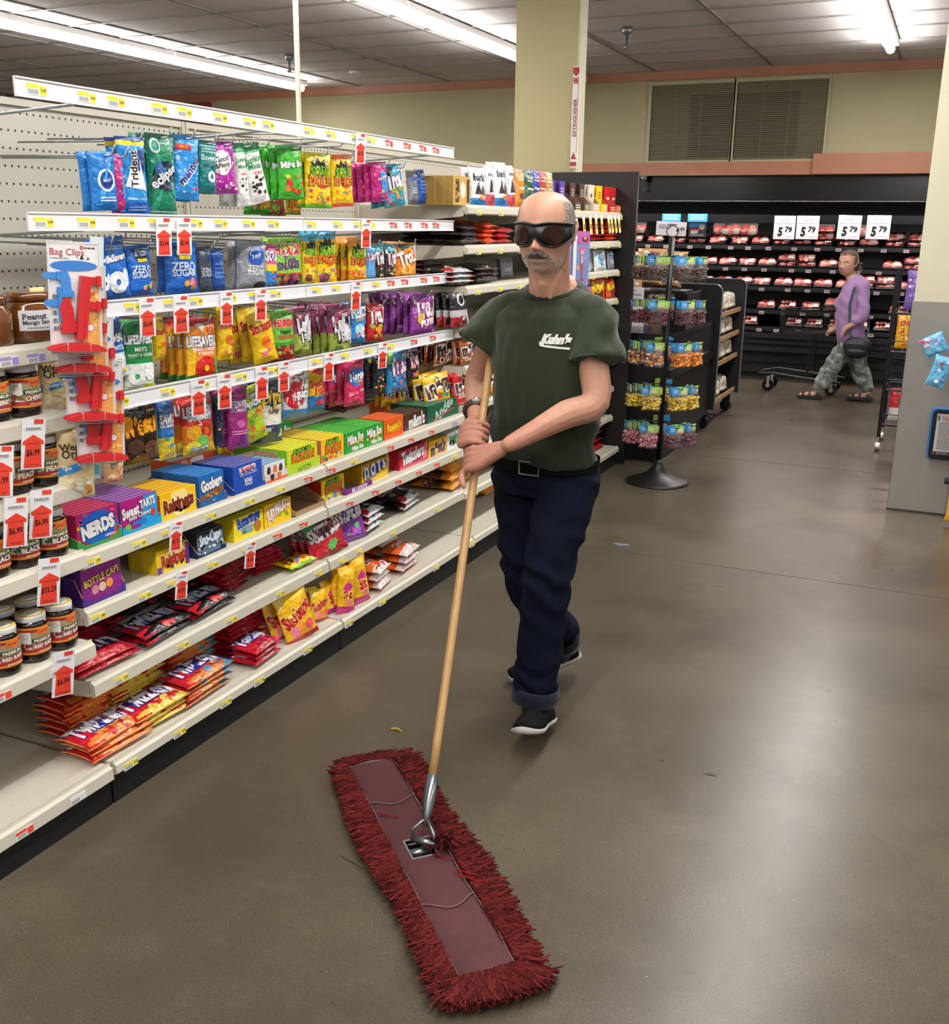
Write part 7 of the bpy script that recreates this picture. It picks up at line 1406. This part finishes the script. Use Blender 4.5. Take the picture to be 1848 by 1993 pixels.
loft(g, [((-1.113, 3.0, .84), .13, .085), ((-1.113, 3.0, .95), .14, .09), ((-1.113, 3.01, 1.15), .14, .09), ((-1.113, 3.02, 1.28), .15, .09), ((-1.113, 3.03, 1.37), .12, .07)])
limb(g, *spline([sR, sR.lerp(eR, .5), eR, eR.lerp(wR, .45), wR], [.044, .044, .040, .037, .0245])); limb(g, *spline([sL, sL.lerp(eL, .5), eL + V((0.012, .01, 0)), eL.lerp(wL, .3), eL.lerp(wL, .65), wL], [.046, .047, .044, .043, .033, .0235]))
camdir = (V(CAMP.tolist()) - hR).normalized()
hand(g, hR, hd, wR, camdir, order=-1, sc=1.02); hand(g, hL, hd, wL, camdir, order=1, point_down=True, sc=1.05)
for h_, k_, a_ in ((hipL, kL, aL), (hipR, kR, aR)): limb(g, *spline([h_, k_, k_.lerp(a_, .4), a_], [.07, .048, .046, .034]))
SK = hx('b98a72'); SKR = hx('b0705a'); ST = hx('b5a294'); HI = HM.inverted()
def skin_col(p, n):
    c = SK; l = HI @ V(p)
    if l.length < .16:
        c = mixc(c, SKR, .5 * math.exp(-((l.x) / .025) ** 2 - ((l.z + .03) / .02) ** 2) * (l.y > .08) + .35 * math.exp(-((abs(l.x) - .045) / .02) ** 2 - ((l.z + .025) / .02) ** 2))
        if l.y > .015 and -.122 < l.z < -.045: c = mixc(c, ST, .6 * smooth((-.045 - l.z) / .02) * smooth((l.y - .015) / .02) * smooth((l.z + .122) / .012))
        if abs(l.x) < .026 and abs(l.z + .063) < .0035 and l.y > .07: c = hx('6c3c36')
        if abs(abs(l.x) - .076) < .02 and -.04 < l.y < .02: c = mixc(c, SKR, .4)
        c = mixc(c, hx('c09078'), .4 * smooth((l.z - .05) / .05))
        az_ = abs(math.atan2(l.x, l.y)); el_ = math.asin(max(-1, min(1, l.z / max(l.length, .001))))
        if az_ > 1.0 and -.05 < el_ < 1.0: c = mixc(c, hx('8a7a70'), .6 * smooth((az_ - 1.0) / .3) * smooth((1.0 - el_) / .25))
    elif p[2] < 1.05: c = mixc(c, hx('a86c5c'), .45)
    v = .5 + .5 * noise.noise(V(p) * 45); return mixc(c, hx('a46a56'), .18 * v)
me = fuse(g, 'body', 'skin', .0032, 3, skin_col, None); mpart(link('body', me, man))
# shirt
g = G()
loft(g, [((-1.113, 2.99, .888), .172, .127), ((-1.113, 2.99, .96), .172, .128), ((-1.113, 2.995, 1.08), .172, .128), ((-1.115, 3.0, 1.2), .176, .127), ((-1.12, 3.01, 1.28), .182, .124), ((-1.122, 3.02, 1.345), .170, .108, .1), ((-1.12, 3.03, 1.39), .125, .088, .3), ((-1.118, 3.03, 1.418), .084, .080, .42)])
hemR = at(930, 672, 1, 2.985); hemL = at(1160, 706, 1, 2.95)
for P_, R_s in (([V((-1.18, 3.03, 1.365)), V((-1.268, 3.025, 1.335)), sR.lerp(hemR, .6), hemR], [.050, .063, .070, .078]), ([V((-1.06, 3.02, 1.365)), V((-.968, 3.0, 1.332)), sL.lerp(hemL, .6), hemL], [.050, .065, .076, .088])):
    pl_, rr = spline(P_, R_s, 5); g.tube(pl_, rr, 20)
def shirt_disp(p, n):
    x, y, z = p; d = .009 * noise.noise(V((x * 13, y * 13, z * 3.2))) + .004 * noise.noise(V((x * 38, y * 30, z * 8)))
    d += .005 * math.sin((x * .8 + z * .45) * 75 + 3 * noise.noise(V((x * 8, y * 8, z * 8)))) * math.exp(-((abs(x + 1.115) - .17) / .05) ** 2) * smooth((1.33 - z) / .12)
    d += .007 * math.sin(z * 48 + x * 16 + 3 * noise.noise(V((x * 6, y * 6, z * 6)))) * smooth((1.06 - z) / .12)
    d += .006 * math.sin((x * .35 - z) * 60 + 2 * noise.noise(V((x * 9, y * 9, z * 5)))) * math.exp(-((abs(x + 1.115) - .25) / .07) ** 2)
    return d
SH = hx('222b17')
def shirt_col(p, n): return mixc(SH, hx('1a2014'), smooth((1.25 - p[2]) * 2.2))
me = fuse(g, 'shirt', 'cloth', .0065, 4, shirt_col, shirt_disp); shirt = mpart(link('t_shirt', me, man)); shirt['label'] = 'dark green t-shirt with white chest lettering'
bm = None
g = G(); g.tube([V((-1.118 + .080 * math.cos(a), 3.03 + .078 * math.sin(a), 1.414 + .024 * math.sin(a))) for a in [2 * PI * i / 30 for i in range(31)]], .0085, 8, '1b2517', flat=1.4); mpart(g.build('collar', 'cloth', man, True))
for h_, s_, r_ in ((hemR, sR, .078), (hemL, sL, .088)):
    d_ = (h_ - s_).normalized(); u_ = d_.orthogonal().normalized(); v_ = d_.cross(u_); c_ = h_ - d_ * .003
    g = G(); g.tube([c_ + (u_ * math.cos(a) + v_ * math.sin(a)) * r_ * .955 for a in [2 * PI * i / 26 for i in range(27)]], .0045, 8, '222e1f'); mpart(g.build('sleeve_hem', 'cloth', man, True))
# chest lettering wrapped to the shirt by casting onto it
from mathutils.bvhtree import BVHTree
bv = BVHTree.FromPolygons([v.co[:] for v in me.vertices], [p.vertices[:] for p in me.polygons])
def cast_print(items, origin, right, up, wdt, hgt, seed=1):
    d = right.cross(up); ga = G()          # looks along -d
    def sf(x, y, L=0):
        o_ = origin + right * x * wdt + up * y * hgt; hit = bv.ray_cast(o_ + d * .3, -d)
        return (hit[0] + hit[1] * (L + .0012)) if hit[0] else o_
    art(ga, items, wdt, hgt, sf, seed, .0003); return ga
o_ = at(1072, 688, 1, 2.87); rt = V((1, -.12, 0)).normalized()
ga = cast_print([('T', 'Kuhn', -.08, .62, .70, 'd8d8d4', .0, .07, None, 1.15, .35), ('T', "'s", .37, .64, .2, 'd8d8d4', .0, .07, None, 1.1, .35), ('p', [(-.44, .30), (-.3, .24), (.46, .16), (.46, .26), (-.24, .34)], 'd8d8d4'), ('p', [(-.46, .5), (-.3, .5), (-.3, .24), (-.44, .3)], 'd8d8d4')], o_, rt, V((0, 0, 1)), .098, .062)
mpart(ga.build('chest_lettering', 'paper', man))
# trousers
g = G(); loft(g, [((-1.113, 3.0, .925), .155, .108), ((-1.113, 3.005, .86), .172, .122), ((-1.115, 3.01, .78), .178, .118)])
limb(g, *spline([hipL + V((0, 0, -.03)), hipL.lerp(kL, .5), kL, kL.lerp(aL, .5), aL + V((0, .0, .035))], [.098, .090, .078, .072, .070])); limb(g, *spline([hipR + V((0, 0, -.03)), hipR.lerp(kR, .5), kR, kR.lerp(aR, .5), aR + V((0, 0, .04))], [.098, .088, .074, .068, .064]))
def tr_disp(p, n):
    x, y, z = p; d = .006 * noise.noise(V((x * 12, y * 12, z * 9))); w_ = math.exp(-((z - .55) / .16) ** 2) + .8 * math.exp(-((z - .18) / .1) ** 2) + .5 * math.exp(-((z - .85) / .06) ** 2)
    return d + .0065 * w_ * math.sin(z * 62 + x * 34 + 4 * noise.noise(V((x * 9, y * 9, z * 9))))
me2 = fuse(g, 'trousers', 'twill', .0065, 3, lambda p, n: hx('0a1022'), tr_disp); mpart(link('trousers', me2, man))
def cuff(c_, ax_, r_, hh, col, nm='trouser_cuff', t=.006):
    u_ = ax_.orthogonal().normalized(); v_ = ax_.cross(u_); g = G(); n = 26; vs = []
    for i, (rr, hz) in enumerate(((r_, 0), (r_ * 1.04, hh * .5), (r_, hh), (r_ - t, hh), (r_ - t, 0))):
        for j in range(n): a = 2 * PI * j / n; vs.append(c_ + (u_ * math.cos(a) + v_ * math.sin(a)) * rr * (1 + .03 * math.sin(3 * a)) + ax_ * hz)
    g.add(vs, [(i * n + j, i * n + (j + 1) % n, ((i + 1) % 5) * n + (j + 1) % n, ((i + 1) % 5) * n + j) for i in range(5) for j in range(n)], col); return g
ax1 = (kL - aL).normalized(); mpart(cuff(aL + ax1 * .0, ax1, .077, .05, '0e1528').build('trouser_cuff', 'cloth', man, True))
ax2 = (kR - aR).normalized(); mpart(cuff(aR + ax2 * .0, ax2, .072, .05, '0b101e').build('trouser_cuff', 'cloth', man, True))
# belt and buckle
g = G(); n = 40; vs = []
for z, o_ in ((.866, 0), (.900, 0)):
    for j in range(n): a = 2 * PI * j / n; ca, sa = math.cos(a), math.sin(a); vs.append((-1.113 + .175 * math.copysign(abs(ca) ** .83, ca), 3.0 + .126 * math.copysign(abs(sa) ** .83, sa), z))
g.add(vs, [(j, (j + 1) % n, n + (j + 1) % n, n + j) for j in range(n)], '050404'); mpart(g.build('belt', 'twill', man, True))
g = G(); bx0, bx1, by, bz0, bz1 = -1.148, -1.084, 2.868, .862, .902
g.tube([(bx0, by, bz0), (bx1, by, bz0), (bx1, by, bz1), (bx0, by, bz1), (bx0, by, bz0)], .0032, 6); mpart(g.build('buckle', 'silver', man))
shoe(man, V((-1.060, 2.93, .012)), V((-1.030, 2.66, .085)), .100, mb, '16171a', 'b4b0aa', math.radians(6)); shoe(man, V((-1.085, 3.335, .085)), V((-1.275, 3.165, .004)), .095, mb, '111215', 'a09c96')
g = G(); limb(g, [aL + V((0, .005, .03)), aL + V((0, .0, -.045))], [.045, .046]); limb(g, [aR + V((0, 0, .03)), aR + V((-.01, -.0, -.05))], [.042, .044]); mpart(fuse_o := link('socks', fuse(g, 'socks', 'cloth', .006, 2, lambda p, n: hx('131316')), man))
# watch band on his right wrist
d_ = (wR - eR).normalized(); u_ = d_.orthogonal().normalized(); v_ = d_.cross(u_); c_ = eR.lerp(wR, .84)
g = G(); g.tube([c_ + (u_ * math.cos(a) + v_ * math.sin(a)) * .0345 for a in [2 * PI * i / 24 for i in range(25)]], .005, 8, '3a2a20', flat=1.9); o = mpart(g.build('watch_band', 'rubber', man, True)); o['label'] = 'dark brown wristband with metal clasp'
wc = c_ + (camdir - d_ * camdir.dot(d_)).normalized() * .037; g = G(); g.lathe([(.012, -.004), (.013, .002), (.011, .005)], n=16); mo = g.build('watch_face', 'silver', man, True); q_ = camdir.to_track_quat('Z', 'Y'); mo.matrix_local = Matrix.Translation(wc - mb) @ q_.to_matrix().to_4x4()
# necklace
g = G(); g.tube([V((-1.118 + .066 * math.cos(a), 3.02 + .06 * math.sin(a), 1.455 + .018 * math.sin(a))) for a in [PI * 1.05 + PI * .9 * i / 24 for i in range(25)]], .0012, 5); mpart(g.build('necklace', 'silver', man, True))
# sunglasses on the head frame
def headpart(g, n, m, smooth=True, par=None):
    g.v = [tuple(HM @ V(p)) for p in g.v]; return mpart(g.build(n, m, par or man, smooth))
def visor(az, z, off=0.0): return V(((.091 + off) * math.sin(az), (.106 + off) * math.cos(az) - .004 + .011 * math.exp(-(az / .22) ** 2), z))
def zt(t): return .036 - .010 * abs(t) ** 2 - .005 * math.exp(-(t / .18) ** 2)
def zb(t): return -.026 + .022 * math.exp(-(t / .13) ** 2) + .014 * abs(t) ** 3 - .006 * math.exp(-((abs(t) - .5) / .25) ** 2)
A_ = 1.30; n = 48; g = G(); vs = []
for off in (0, -.003):
    for i in range(n + 1):
        t = i / n * 2 - 1
        for z in (zb(t) - .003, zt(t) + .002): vs.append(visor(t * A_, z, off))
N = 2 * (n + 1); fs = []
for i in range(n): a = 2 * i; fs += [(a, a + 2, a + 3, a + 1), (N + a, N + a + 1, N + a + 3, N + a + 2), (a, N + a, N + a + 2, a + 2), (a + 1, a + 3, N + a + 3, N + a + 1)]
g.add(vs, fs, 'ffffff')
g.tube([visor((i / n * 2 - 1) * A_, zt(i / n * 2 - 1) + .001, .001) for i in range(n + 1)], .0034, 8); g.tube([visor((i / n * 2 - 1) * A_, zb(i / n * 2 - 1), .001) for i in range(n + 1)], .0022, 8)
gl = headpart(g, 'sunglasses', 'glframe'); gl['label'] = 'black wraparound sunglasses with dark amber lenses'
for sd in (-1, 1):
    g = G(); vs, fs = disc(0, 0, 1, 1, n=28, rings=5)
    P = []
    for a, b in vs: t = sd * (.45 + a * .29); zm, zh = (zt(t) + zb(t)) / 2, (zt(t) - zb(t)) / 2 - .005; P.append(visor(t * A_, zm + b * zh * 1.06, .0022 + .001 * (1 - a * a - b * b)))
    g.add(P, fs, 'ffffff'); g.v = [tuple(HM @ V(p)) for p in g.v]; o = g.build('lens', 'amberlens', man, True); o.location = -mb
    g = G(); e_ = visor(sd * A_, .006, 0); vs = [(e_.x, e_.y + .004, z) for z in (-.016, .024)] + [(e_.x * 1.0, e_.y - .03, z) for z in (.0, .024)] + [(sd * .0865, -.012, z) for z in (.012, .022)]
    vs += [(x - sd * .004, y, z) for x, y, z in vs]; g.add(vs, [(0, 2, 3, 1), (2, 4, 5, 3), (6, 7, 9, 8), (8, 9, 11, 10), (1, 3, 9, 7), (3, 5, 11, 9), (0, 6, 8, 2), (2, 8, 10, 4)], 'ffffff'); headpart(g, 'temple', 'glframe', False)
# hair: cropped grey sides, thin crown, moustache, brows
hv, hf = head_pts(84, 60); HB = BVHTree.FromPolygons(hv, hf)
g = G(); R2 = random.Random(5)
def hs_strand(p, nrm, d, ln, th, col):
    if nrm.dot(p) < 0: nrm = -nrm
    a = p - nrm * .001; b_ = p + (nrm * .6 + d).normalized() * ln * .6 + nrm * .001; c_ = b_ + (d * 1.0 + nrm * .1).normalized() * ln * .5; g.tube([a, b_, c_], [th, th * .8, th * .3], 3, col, False)
cnt = 0
while cnt < 7500:
    az = R2.uniform(-PI, PI); el = R2.uniform(-.45, .95)
    d = V((math.cos(el) * math.sin(az), math.cos(el) * math.cos(az), math.sin(el))); aa = abs(az)
    hair_l = .86 + .10 * max(0, el) - .05 * math.sin(el * 7); lim = .98 if aa < 2.2 else 1.1
    if aa < hair_l or el > lim or (el < -.05 and aa < 1.75) or (aa < 1.9 and el < .10 and aa > 1.42) or (el < .12 and aa < 1.22): continue
    if R2.random() > smooth((aa - hair_l) / .3) * smooth((1.05 - el) / .35) + .05: continue
    h = HB.ray_cast(d * .4, -d)
    if not h[0]: continue
    hs_strand(h[0], h[1], V((0, -.5, -.8)), R2.uniform(.007, .012), .0008, R2.choice(['8c847e', 'a49c96', '746c66', 'b8b2ac', '948a84'])); cnt += 1
headpart(g, 'grey_hair', 'hair', False)['kind'] = 'stuff'
g = G()
for i in range(900):
    x = R2.uniform(-.034, .034); z = R2.uniform(-.049 + .004 * (abs(x) / .034), -.038 - .002 * (abs(x) / .034)) - .016 * (abs(x) / .034) ** 2.2; h = HB.ray_cast(V((x, .3, z)), V((0, -1, 0)))
    if h[0]: hs_strand(h[0], h[1], V((x * 22, .15, -1)), R2.uniform(.007, .012), .0009, R2.choice(['5c524a', '7c746e', '443a34', '9a948e', '504640']))
headpart(g, 'moustache', 'hair', False)['kind'] = 'stuff'
g = G()
for i in range(500):      # white stubble on chin and jaw
    az = R2.uniform(-1.2, 1.2); z = R2.uniform(-.112, -.068); d = V((math.sin(az), math.cos(az), 0)); h = HB.ray_cast(V((0, 0, z)) + d * .3, -d)
    if h[0]: hs_strand(h[0], h[1], V((0, 0, -1)), .0025, .0004, R2.choice(['d8d0c8', 'c0b8b0']))
headpart(g, 'stubble', 'hair', False)['kind'] = 'stuff'

# ---- the shopper ----
wo = empty('person', (-.95, 10.5, 0), 'woman in lilac top and grey camouflage trousers walking left behind a trolley', 'person'); wbase = V(wo.location)
def wpart(o): o.parent = wo; o.location = -wbase; return o
WY = 10.5
def wq(px, py, dy=0.0): return at(px, py, 1, WY + dy)
whc = wq(1652, 513, 0); HW_ = Matrix.Translation(whc) @ Matrix.Rotation(PI - math.radians(30), 4, 'Z') @ Matrix.Scale(1.0, 4)
wsL, wsR = wq(1680, 556, -.10), wq(1655, 556, .14); weL = wq(1681, 612, -.14); wwL = wq(1652, 636, -.16); whL = wq(1640, 648, -.12); weR = wq(1640, 605, .18); wwR = wq(1628, 640, .10)
whp = wq(1655, 668); wkF = wq(1625, 706, -.03); waF = wq(1592, 762, -.04); wkB = wq(1672, 712, .06); waB = wq(1690, 763, .06)
waF.z = max(waF.z, .085); waB.z = max(waB.z, .075)
g = G(); add_head(g, HW_, .9); limb(g, [whc + V((.012, .02, -.08)), wq(1664, 552)], [.046, .055])
limb(g, *spline([wq(1668, 560), wq(1662, 610), whp], [.082, .10, .11])); limb(g, *spline([wsL, weL, wwL], [.042, .036, .024])); limb(g, *spline([wsR, weR, wwR], [.042, .036, .024]))
for wp_, tgt in ((wwL, whL), (wwR, wwR + V((-.06, 0, -.02)))):
    d_ = (tgt - wp_).normalized(); u_ = V((0, 1, 0)); limb(g, [wp_, wp_ + d_ * .05], [.026, .03], 10)
    for k in range(4): b_ = wp_ + d_ * .06 + u_ * (k - 1.5) * .016; limb(g, [b_, b_ + d_ * .025 + V((0, 0, -.005)), b_ + d_ * .03 + V((0, 0, -.03)), b_ + d_ * .012 + V((0, 0, -.045))], [.009, .0085, .008, .0065], 8)
    limb(g, [wp_ + d_ * .02 - u_ * .025, wp_ + d_ * .05 - u_ * .03 + V((0, 0, -.015)), wp_ + d_ * .065 - u_ * .02 + V((0, 0, -.035))], [.011, .009, .007], 8)
limb(g, [whp, wkF, waF], [.08, .05, .034]); limb(g, [whp, wkB, waB], [.08, .05, .034])
def foot(a_, px, z=.03): return [a_, a_ + V((-.03, 0, -.04)), V((a_.x - .15, a_.y, z))]
for a_ in (waF, waB): limb(g, foot(a_, 0), [.032, .032, .024], 10)
WS = hx('bf927e')
def wsk(p, n):
    l = HW_.inverted() @ V(p)
    if l.length < .15:
        if l.y > .06 and abs(l.z + .062) < .006 and abs(l.x) < .022: return hx('a05a54')
        return mixc(WS, hx('b87868'), .35 * math.exp(-((abs(l.x) - .045) / .02) ** 2 - ((l.z + .03) / .02) ** 2))
    return WS
wpart(link('body', fuse(g, 'body', 'skin', .005, 2, wsk), wo))
for sd in (-1, 1):
    g = G(); e_ = HW_ @ V((sd * .030, .088, .003)); limb(g, [e_ + V((-.006, 0, 0)), e_ + V((.006, 0, 0))], [.006, .006], 8); g.c = [hx('e0d8d0')] * len(g.c); e2 = HW_ @ V((sd * .030, .094, .003)); o0 = len(g.c); limb(g, [e2, e2 + V((.001, 0, 0))], [.004, .004], 8); g.c[o0:] = [hx('2c2420')] * (len(g.c) - o0); wpart(g.build('eye', 'plastic', wo, True))
    g = G(); g.tube([HW_ @ V((sd * (.016 + .012 * k), .096 - .006 * k, .018 + .003 * math.sin(k * 1.4))) for k in range(4)], .0028, 6, '4c3830'); wpart(g.build('eyebrow', 'hair', wo, True))
g = G(); 
for i in range(2600):
    az = R2.uniform(-PI, PI); el = R2.uniform(-.7, 1.5); d = V((math.cos(el) * math.sin(az), math.cos(el) * math.cos(az), math.sin(el)))
    if abs(az) < 1.15 + .1 * el and el < .72: continue
    if el < -.1 and abs(az) < 1.7: continue
    h = HB.ray_cast(d * .4, -d)
    if h[0]:
        bd_ = V((0, -1, .05)).normalized(); P_ = [HW_ @ (h[0] * 1.01)]
        for q in (.25, .5, .75):
            d2 = d.lerp(bd_, q * .75).normalized(); h2 = HB.ray_cast(d2 * .4, -d2)
            if h2[0]: P_.append(HW_ @ (h2[0] * 1.075))
        g.tube(P_, [.0035] * (len(P_) - 1) + [.002], 3, R2.choice(['5c4638', '6e5644', '4a382c', '7e6450']), False)
bc_ = HW_ @ V((0, -.12, -.01))
for i in range(300):
    a = R2.uniform(0, 6.28); b_ = R2.uniform(-1, 1); q = V((math.cos(a), math.sin(a), b_)) * .022; q2 = V((R2.uniform(-1, 1), R2.uniform(-1, 1), R2.uniform(-1.6, .6))) * .05
    g.tube([bc_ + q * .3, bc_ + q + V((0.01, 0, 0)), bc_ + q + q2], [.003, .0025, .001], 3, R2.choice(['6e5644', '8a6c50', '9c7c5c', '5c4638']), False)
h_ = wpart(g.build('hair', 'hair', wo)); h_['kind'] = 'stuff'; h_['label'] = 'brown hair tied back in a frizzy bun'
# lilac top
g = G(); tc_ = wq(1664, 556)
limb(g, *spline([wq(1667, 554, .01), wq(1660, 585), wq(1655, 625), wq(1656, 655)], [.10, .135, .13, .135])); limb(g, [wq(1640, 592, .0), wq(1642, 600)], [.07, .07])
limb(g, *spline([wsL, weL, weL.lerp(wwL, .45)], [.065, .056, .05])); limb(g, *spline([wsR, weR, weR.lerp(wwR, .45)], [.065, .056, .05]))
wpart(link('lilac_top', fuse(g, 'lilac_top', 'cloth', .010, 3, lambda p, n: hx('9c7aa4'), lambda p, n: .008 * noise.noise(V(p) * 9) + .004 * math.sin(p[2] * 60 + p[0] * 40) * .6), wo))
g = G(); limb(g, [wq(1657, 660), wq(1655, 672)], [.125, .12])
limb(g, *spline([whp + V((0, -.03, -.02)), wkF, wkF.lerp(waF, .6), waF + V((.01, 0, .04))], [.105, .085, .08, .062])); limb(g, *spline([whp + V((.02, .04, -.02)), wkB, wkB.lerp(waB, .6), waB + V((-.01, 0, .04))], [.105, .085, .08, .062]))
def camo(p, n):
    a = noise.noise(V((p[0] * 16, p[1] * 16, p[2] * 16))); b_ = noise.noise(V((p[0] * 30 + 9, p[1] * 30, p[2] * 30)))
    return hx('585c5a') if a > .15 else hx('989c98') if b_ > .1 else hx('787c78')
wpart(link('camouflage_trousers', fuse(g, 'camouflage_trousers', 'cloth', .008, 3, camo, lambda p, n: .008 * noise.noise(V(p) * 12) + .005 * math.sin(p[2] * 50 + p[0] * 30)), wo))
for a_ in (waF, waB):
    x0 = a_.x; g = G(); pr = [(x0 - .19, .02), (x0 - .18, .035), (x0 + .045, .035), (x0 + .05, .006), (x0 - .17, .004)]; dy = .045; k = len(pr)
    dz = a_.z - .085
    g.add([(x, a_.y - dy, z + max(0, dz)) for x, z in pr] + [(x, a_.y + dy, z + max(0, dz)) for x, z in pr], [tuple(range(k)), tuple(range(k, 2 * k))[::-1]] + [(i, i + k, (i + 1) % k + k, (i + 1) % k) for i in range(k)], '1c1e22')
    for xs in (-.13, -.07, .0): g.tube([V((x0 + xs, a_.y + .047 * math.cos(t), .025 + .045 * math.sin(t))) for t in [PI * i / 8 for i in range(9)]], .010, 6, '1c1e22')
    wpart(g.build('sandal', 'rubber', wo))
bg = empty('shoulder_bag', tuple(wq(1668, 672, -.17)), 'black shoulder bag with grey strap hanging at the woman\'s hip', 'bag'); bb = V(bg.location)
g = G(); limb(g, [bb + V((-.05, 0, .0)), bb + V((.06, 0, .0))], [.075, .075]); limb(g, [bb + V((-.04, -.02, -.06)), bb + V((.05, -.02, -.06))], [.06, .06]); o = link('pouch', fuse(g, 'pouch', 'rubber', .009, 2, lambda p, n: hx('141418')), bg); o.location = -bb
g = G(); 
for z in (.02, -.045): g.tube([bb + V((-.06, -.078, z)), bb + V((.07, -.078, z))], .003, 6, 'a0a0a4')
o = g.build('zip', 'silver', bg); o.location = -bb
g = G(); g.tube([bb + V((-.05, .0, .05)), wq(1655, 640, -.165), wq(1655, 590, -.17), wq(1664, 560, -.14), wq(1676, 548, -.06), wq(1690, 562, .02), wq(1692, 640, .0), bb + V((.07, .03, .05))], .012, 6, '3c4854', flat=.35); o = g.build('strap', 'cloth', bg); o.location = -bb

# ---- shopping trolley ----
ct = empty('shopping_trolley', (-1.25, 10.95, 0), 'low black shopping trolley pushed by the woman', 'trolley')
def cp(g, n, m='black', sm=False): part(g, n, m, ct, sm, ct.location)
y0, y1 = 10.72, 11.16; xl, xr = -1.66, -.92
g = G()
for y in (y0, y1): g.tube([(xl - .04, y + .1 * (y == y0) - .1 * (y == y1), .17), (xl + .1, y, .19), (xr - .1, y, .145), (xr + .02, y, .13)], .012, 8); g.tube([(xr - .12, y, .15), (xr - .06, y, .55), (xr + .10, y, .84)], .012, 8); 
g.tube([(-1.22, y0 + .03, .18), (-1.22, y0 + .03, .60)], .012, 8); g.tube([(-1.22, y1 - .03, .18), (-1.22, y1 - .03, .60)], .012, 8); g.tube([(xl - .04, y0 + .1, .17), (xl - .04, y1 - .1, .17)], .012, 8); cp(g, 'frame')
g = G(); B0 = [(-1.52, y0 + .05), (-.95, y0), (-.95, y1), (-1.52, y1 - .05)]
for z, s_ in ((.58, 0), (.64, 1), (.70, 1), (.76, 1), (.81, 2)):
    pts_ = [(x - .02 * (z - .58) * 4 * (x < -1.2), y, z + (.03 if x > -1 else 0)) for x, y in B0]; g.tube(pts_ + [pts_[0]], .008 if s_ == 2 else .0028, 5)
for i in range(20):
    f = i / 19; x = -1.52 + .57 * f
    for y in (y0 + .05 * (1 - f), y1 - .05 * (1 - f)): g.tube([(x, y, .58 + .03 * f), (x - .03 * (1 - f), y, .81 + .03 * f)], .002, 4)
for i in range(12): y = y0 + .05 + i * (y1 - y0 - .1) / 11; g.tube([(-1.52, y, .58), (-1.54, y, .81)], .002, 4); g.tube([(-1.52, y, .58), (-.95, y, .61)], .002, 4)
cp(g, 'basket')
g = G(); g.tube([(xr + .10, y0, .84), (xr + .10, y1, .84)], .014, 10); cp(g, 'handle_bar', 'chrome', True)
for x, y in ((-1.60, y0 + .06), (-1.60, y1 - .12), (-.98, y0 + .02), (-.98, y1 - .04)):
    g = G(); g.tube([(x, y - .014, .058), (x, y + .014, .058)], .058, 18); cp(g, 'wheel', 'blackgloss'); g = G(); g.tube([(x, y - .017, .058), (x, y + .017, .058)], .022, 12); g.box(x - .012, x + .012, y - .024, y - .018, .05, .15); g.box(x - .012, x + .012, y + .018, y + .024, .05, .15); cp(g, 'wheel_fork', 'steel')
# ======================= labels: one pass that keeps each short and makes each single =======================
bpy.context.view_layer.update()
def pxx(o):
    c = ROT.T @ (np.array(o.matrix_world.translation) - CAMP); return CX + FPX * c[0] / -c[2]
import re
def wc(s): return len(re.findall(r"[A-Za-z0-9']+", s))
def write(o, desc, where, extra=''):
    for d in (desc, desc.split(' with ')[0]):
        L = d + ', ' + where + (', ' + extra if extra else '')
        if wc(L) <= 16: break
    if wc(L) > 16: L = L.replace(' the ', ' ').replace(' in its file', ' in file').replace(' on its hook', ' on hook')
    if wc(L) > 16: print('LONG', wc(L), L)
    o['label'] = L; return L
seen = {}
for o, d, wh in REG: seen.setdefault(write(o, d, wh), []).append((o, d, wh))
for L, l in seen.items():
    if len(l) > 1:
        l.sort(key=lambda t: pxx(t[0])); n = len(l)
        for i, (o, d, wh) in enumerate(l):
            write(o, d, wh, ('left one', 'right one')[i] if n == 2 else ('left one', 'middle one', 'right one')[i] if n == 3 else NUM[i] + ' from left')
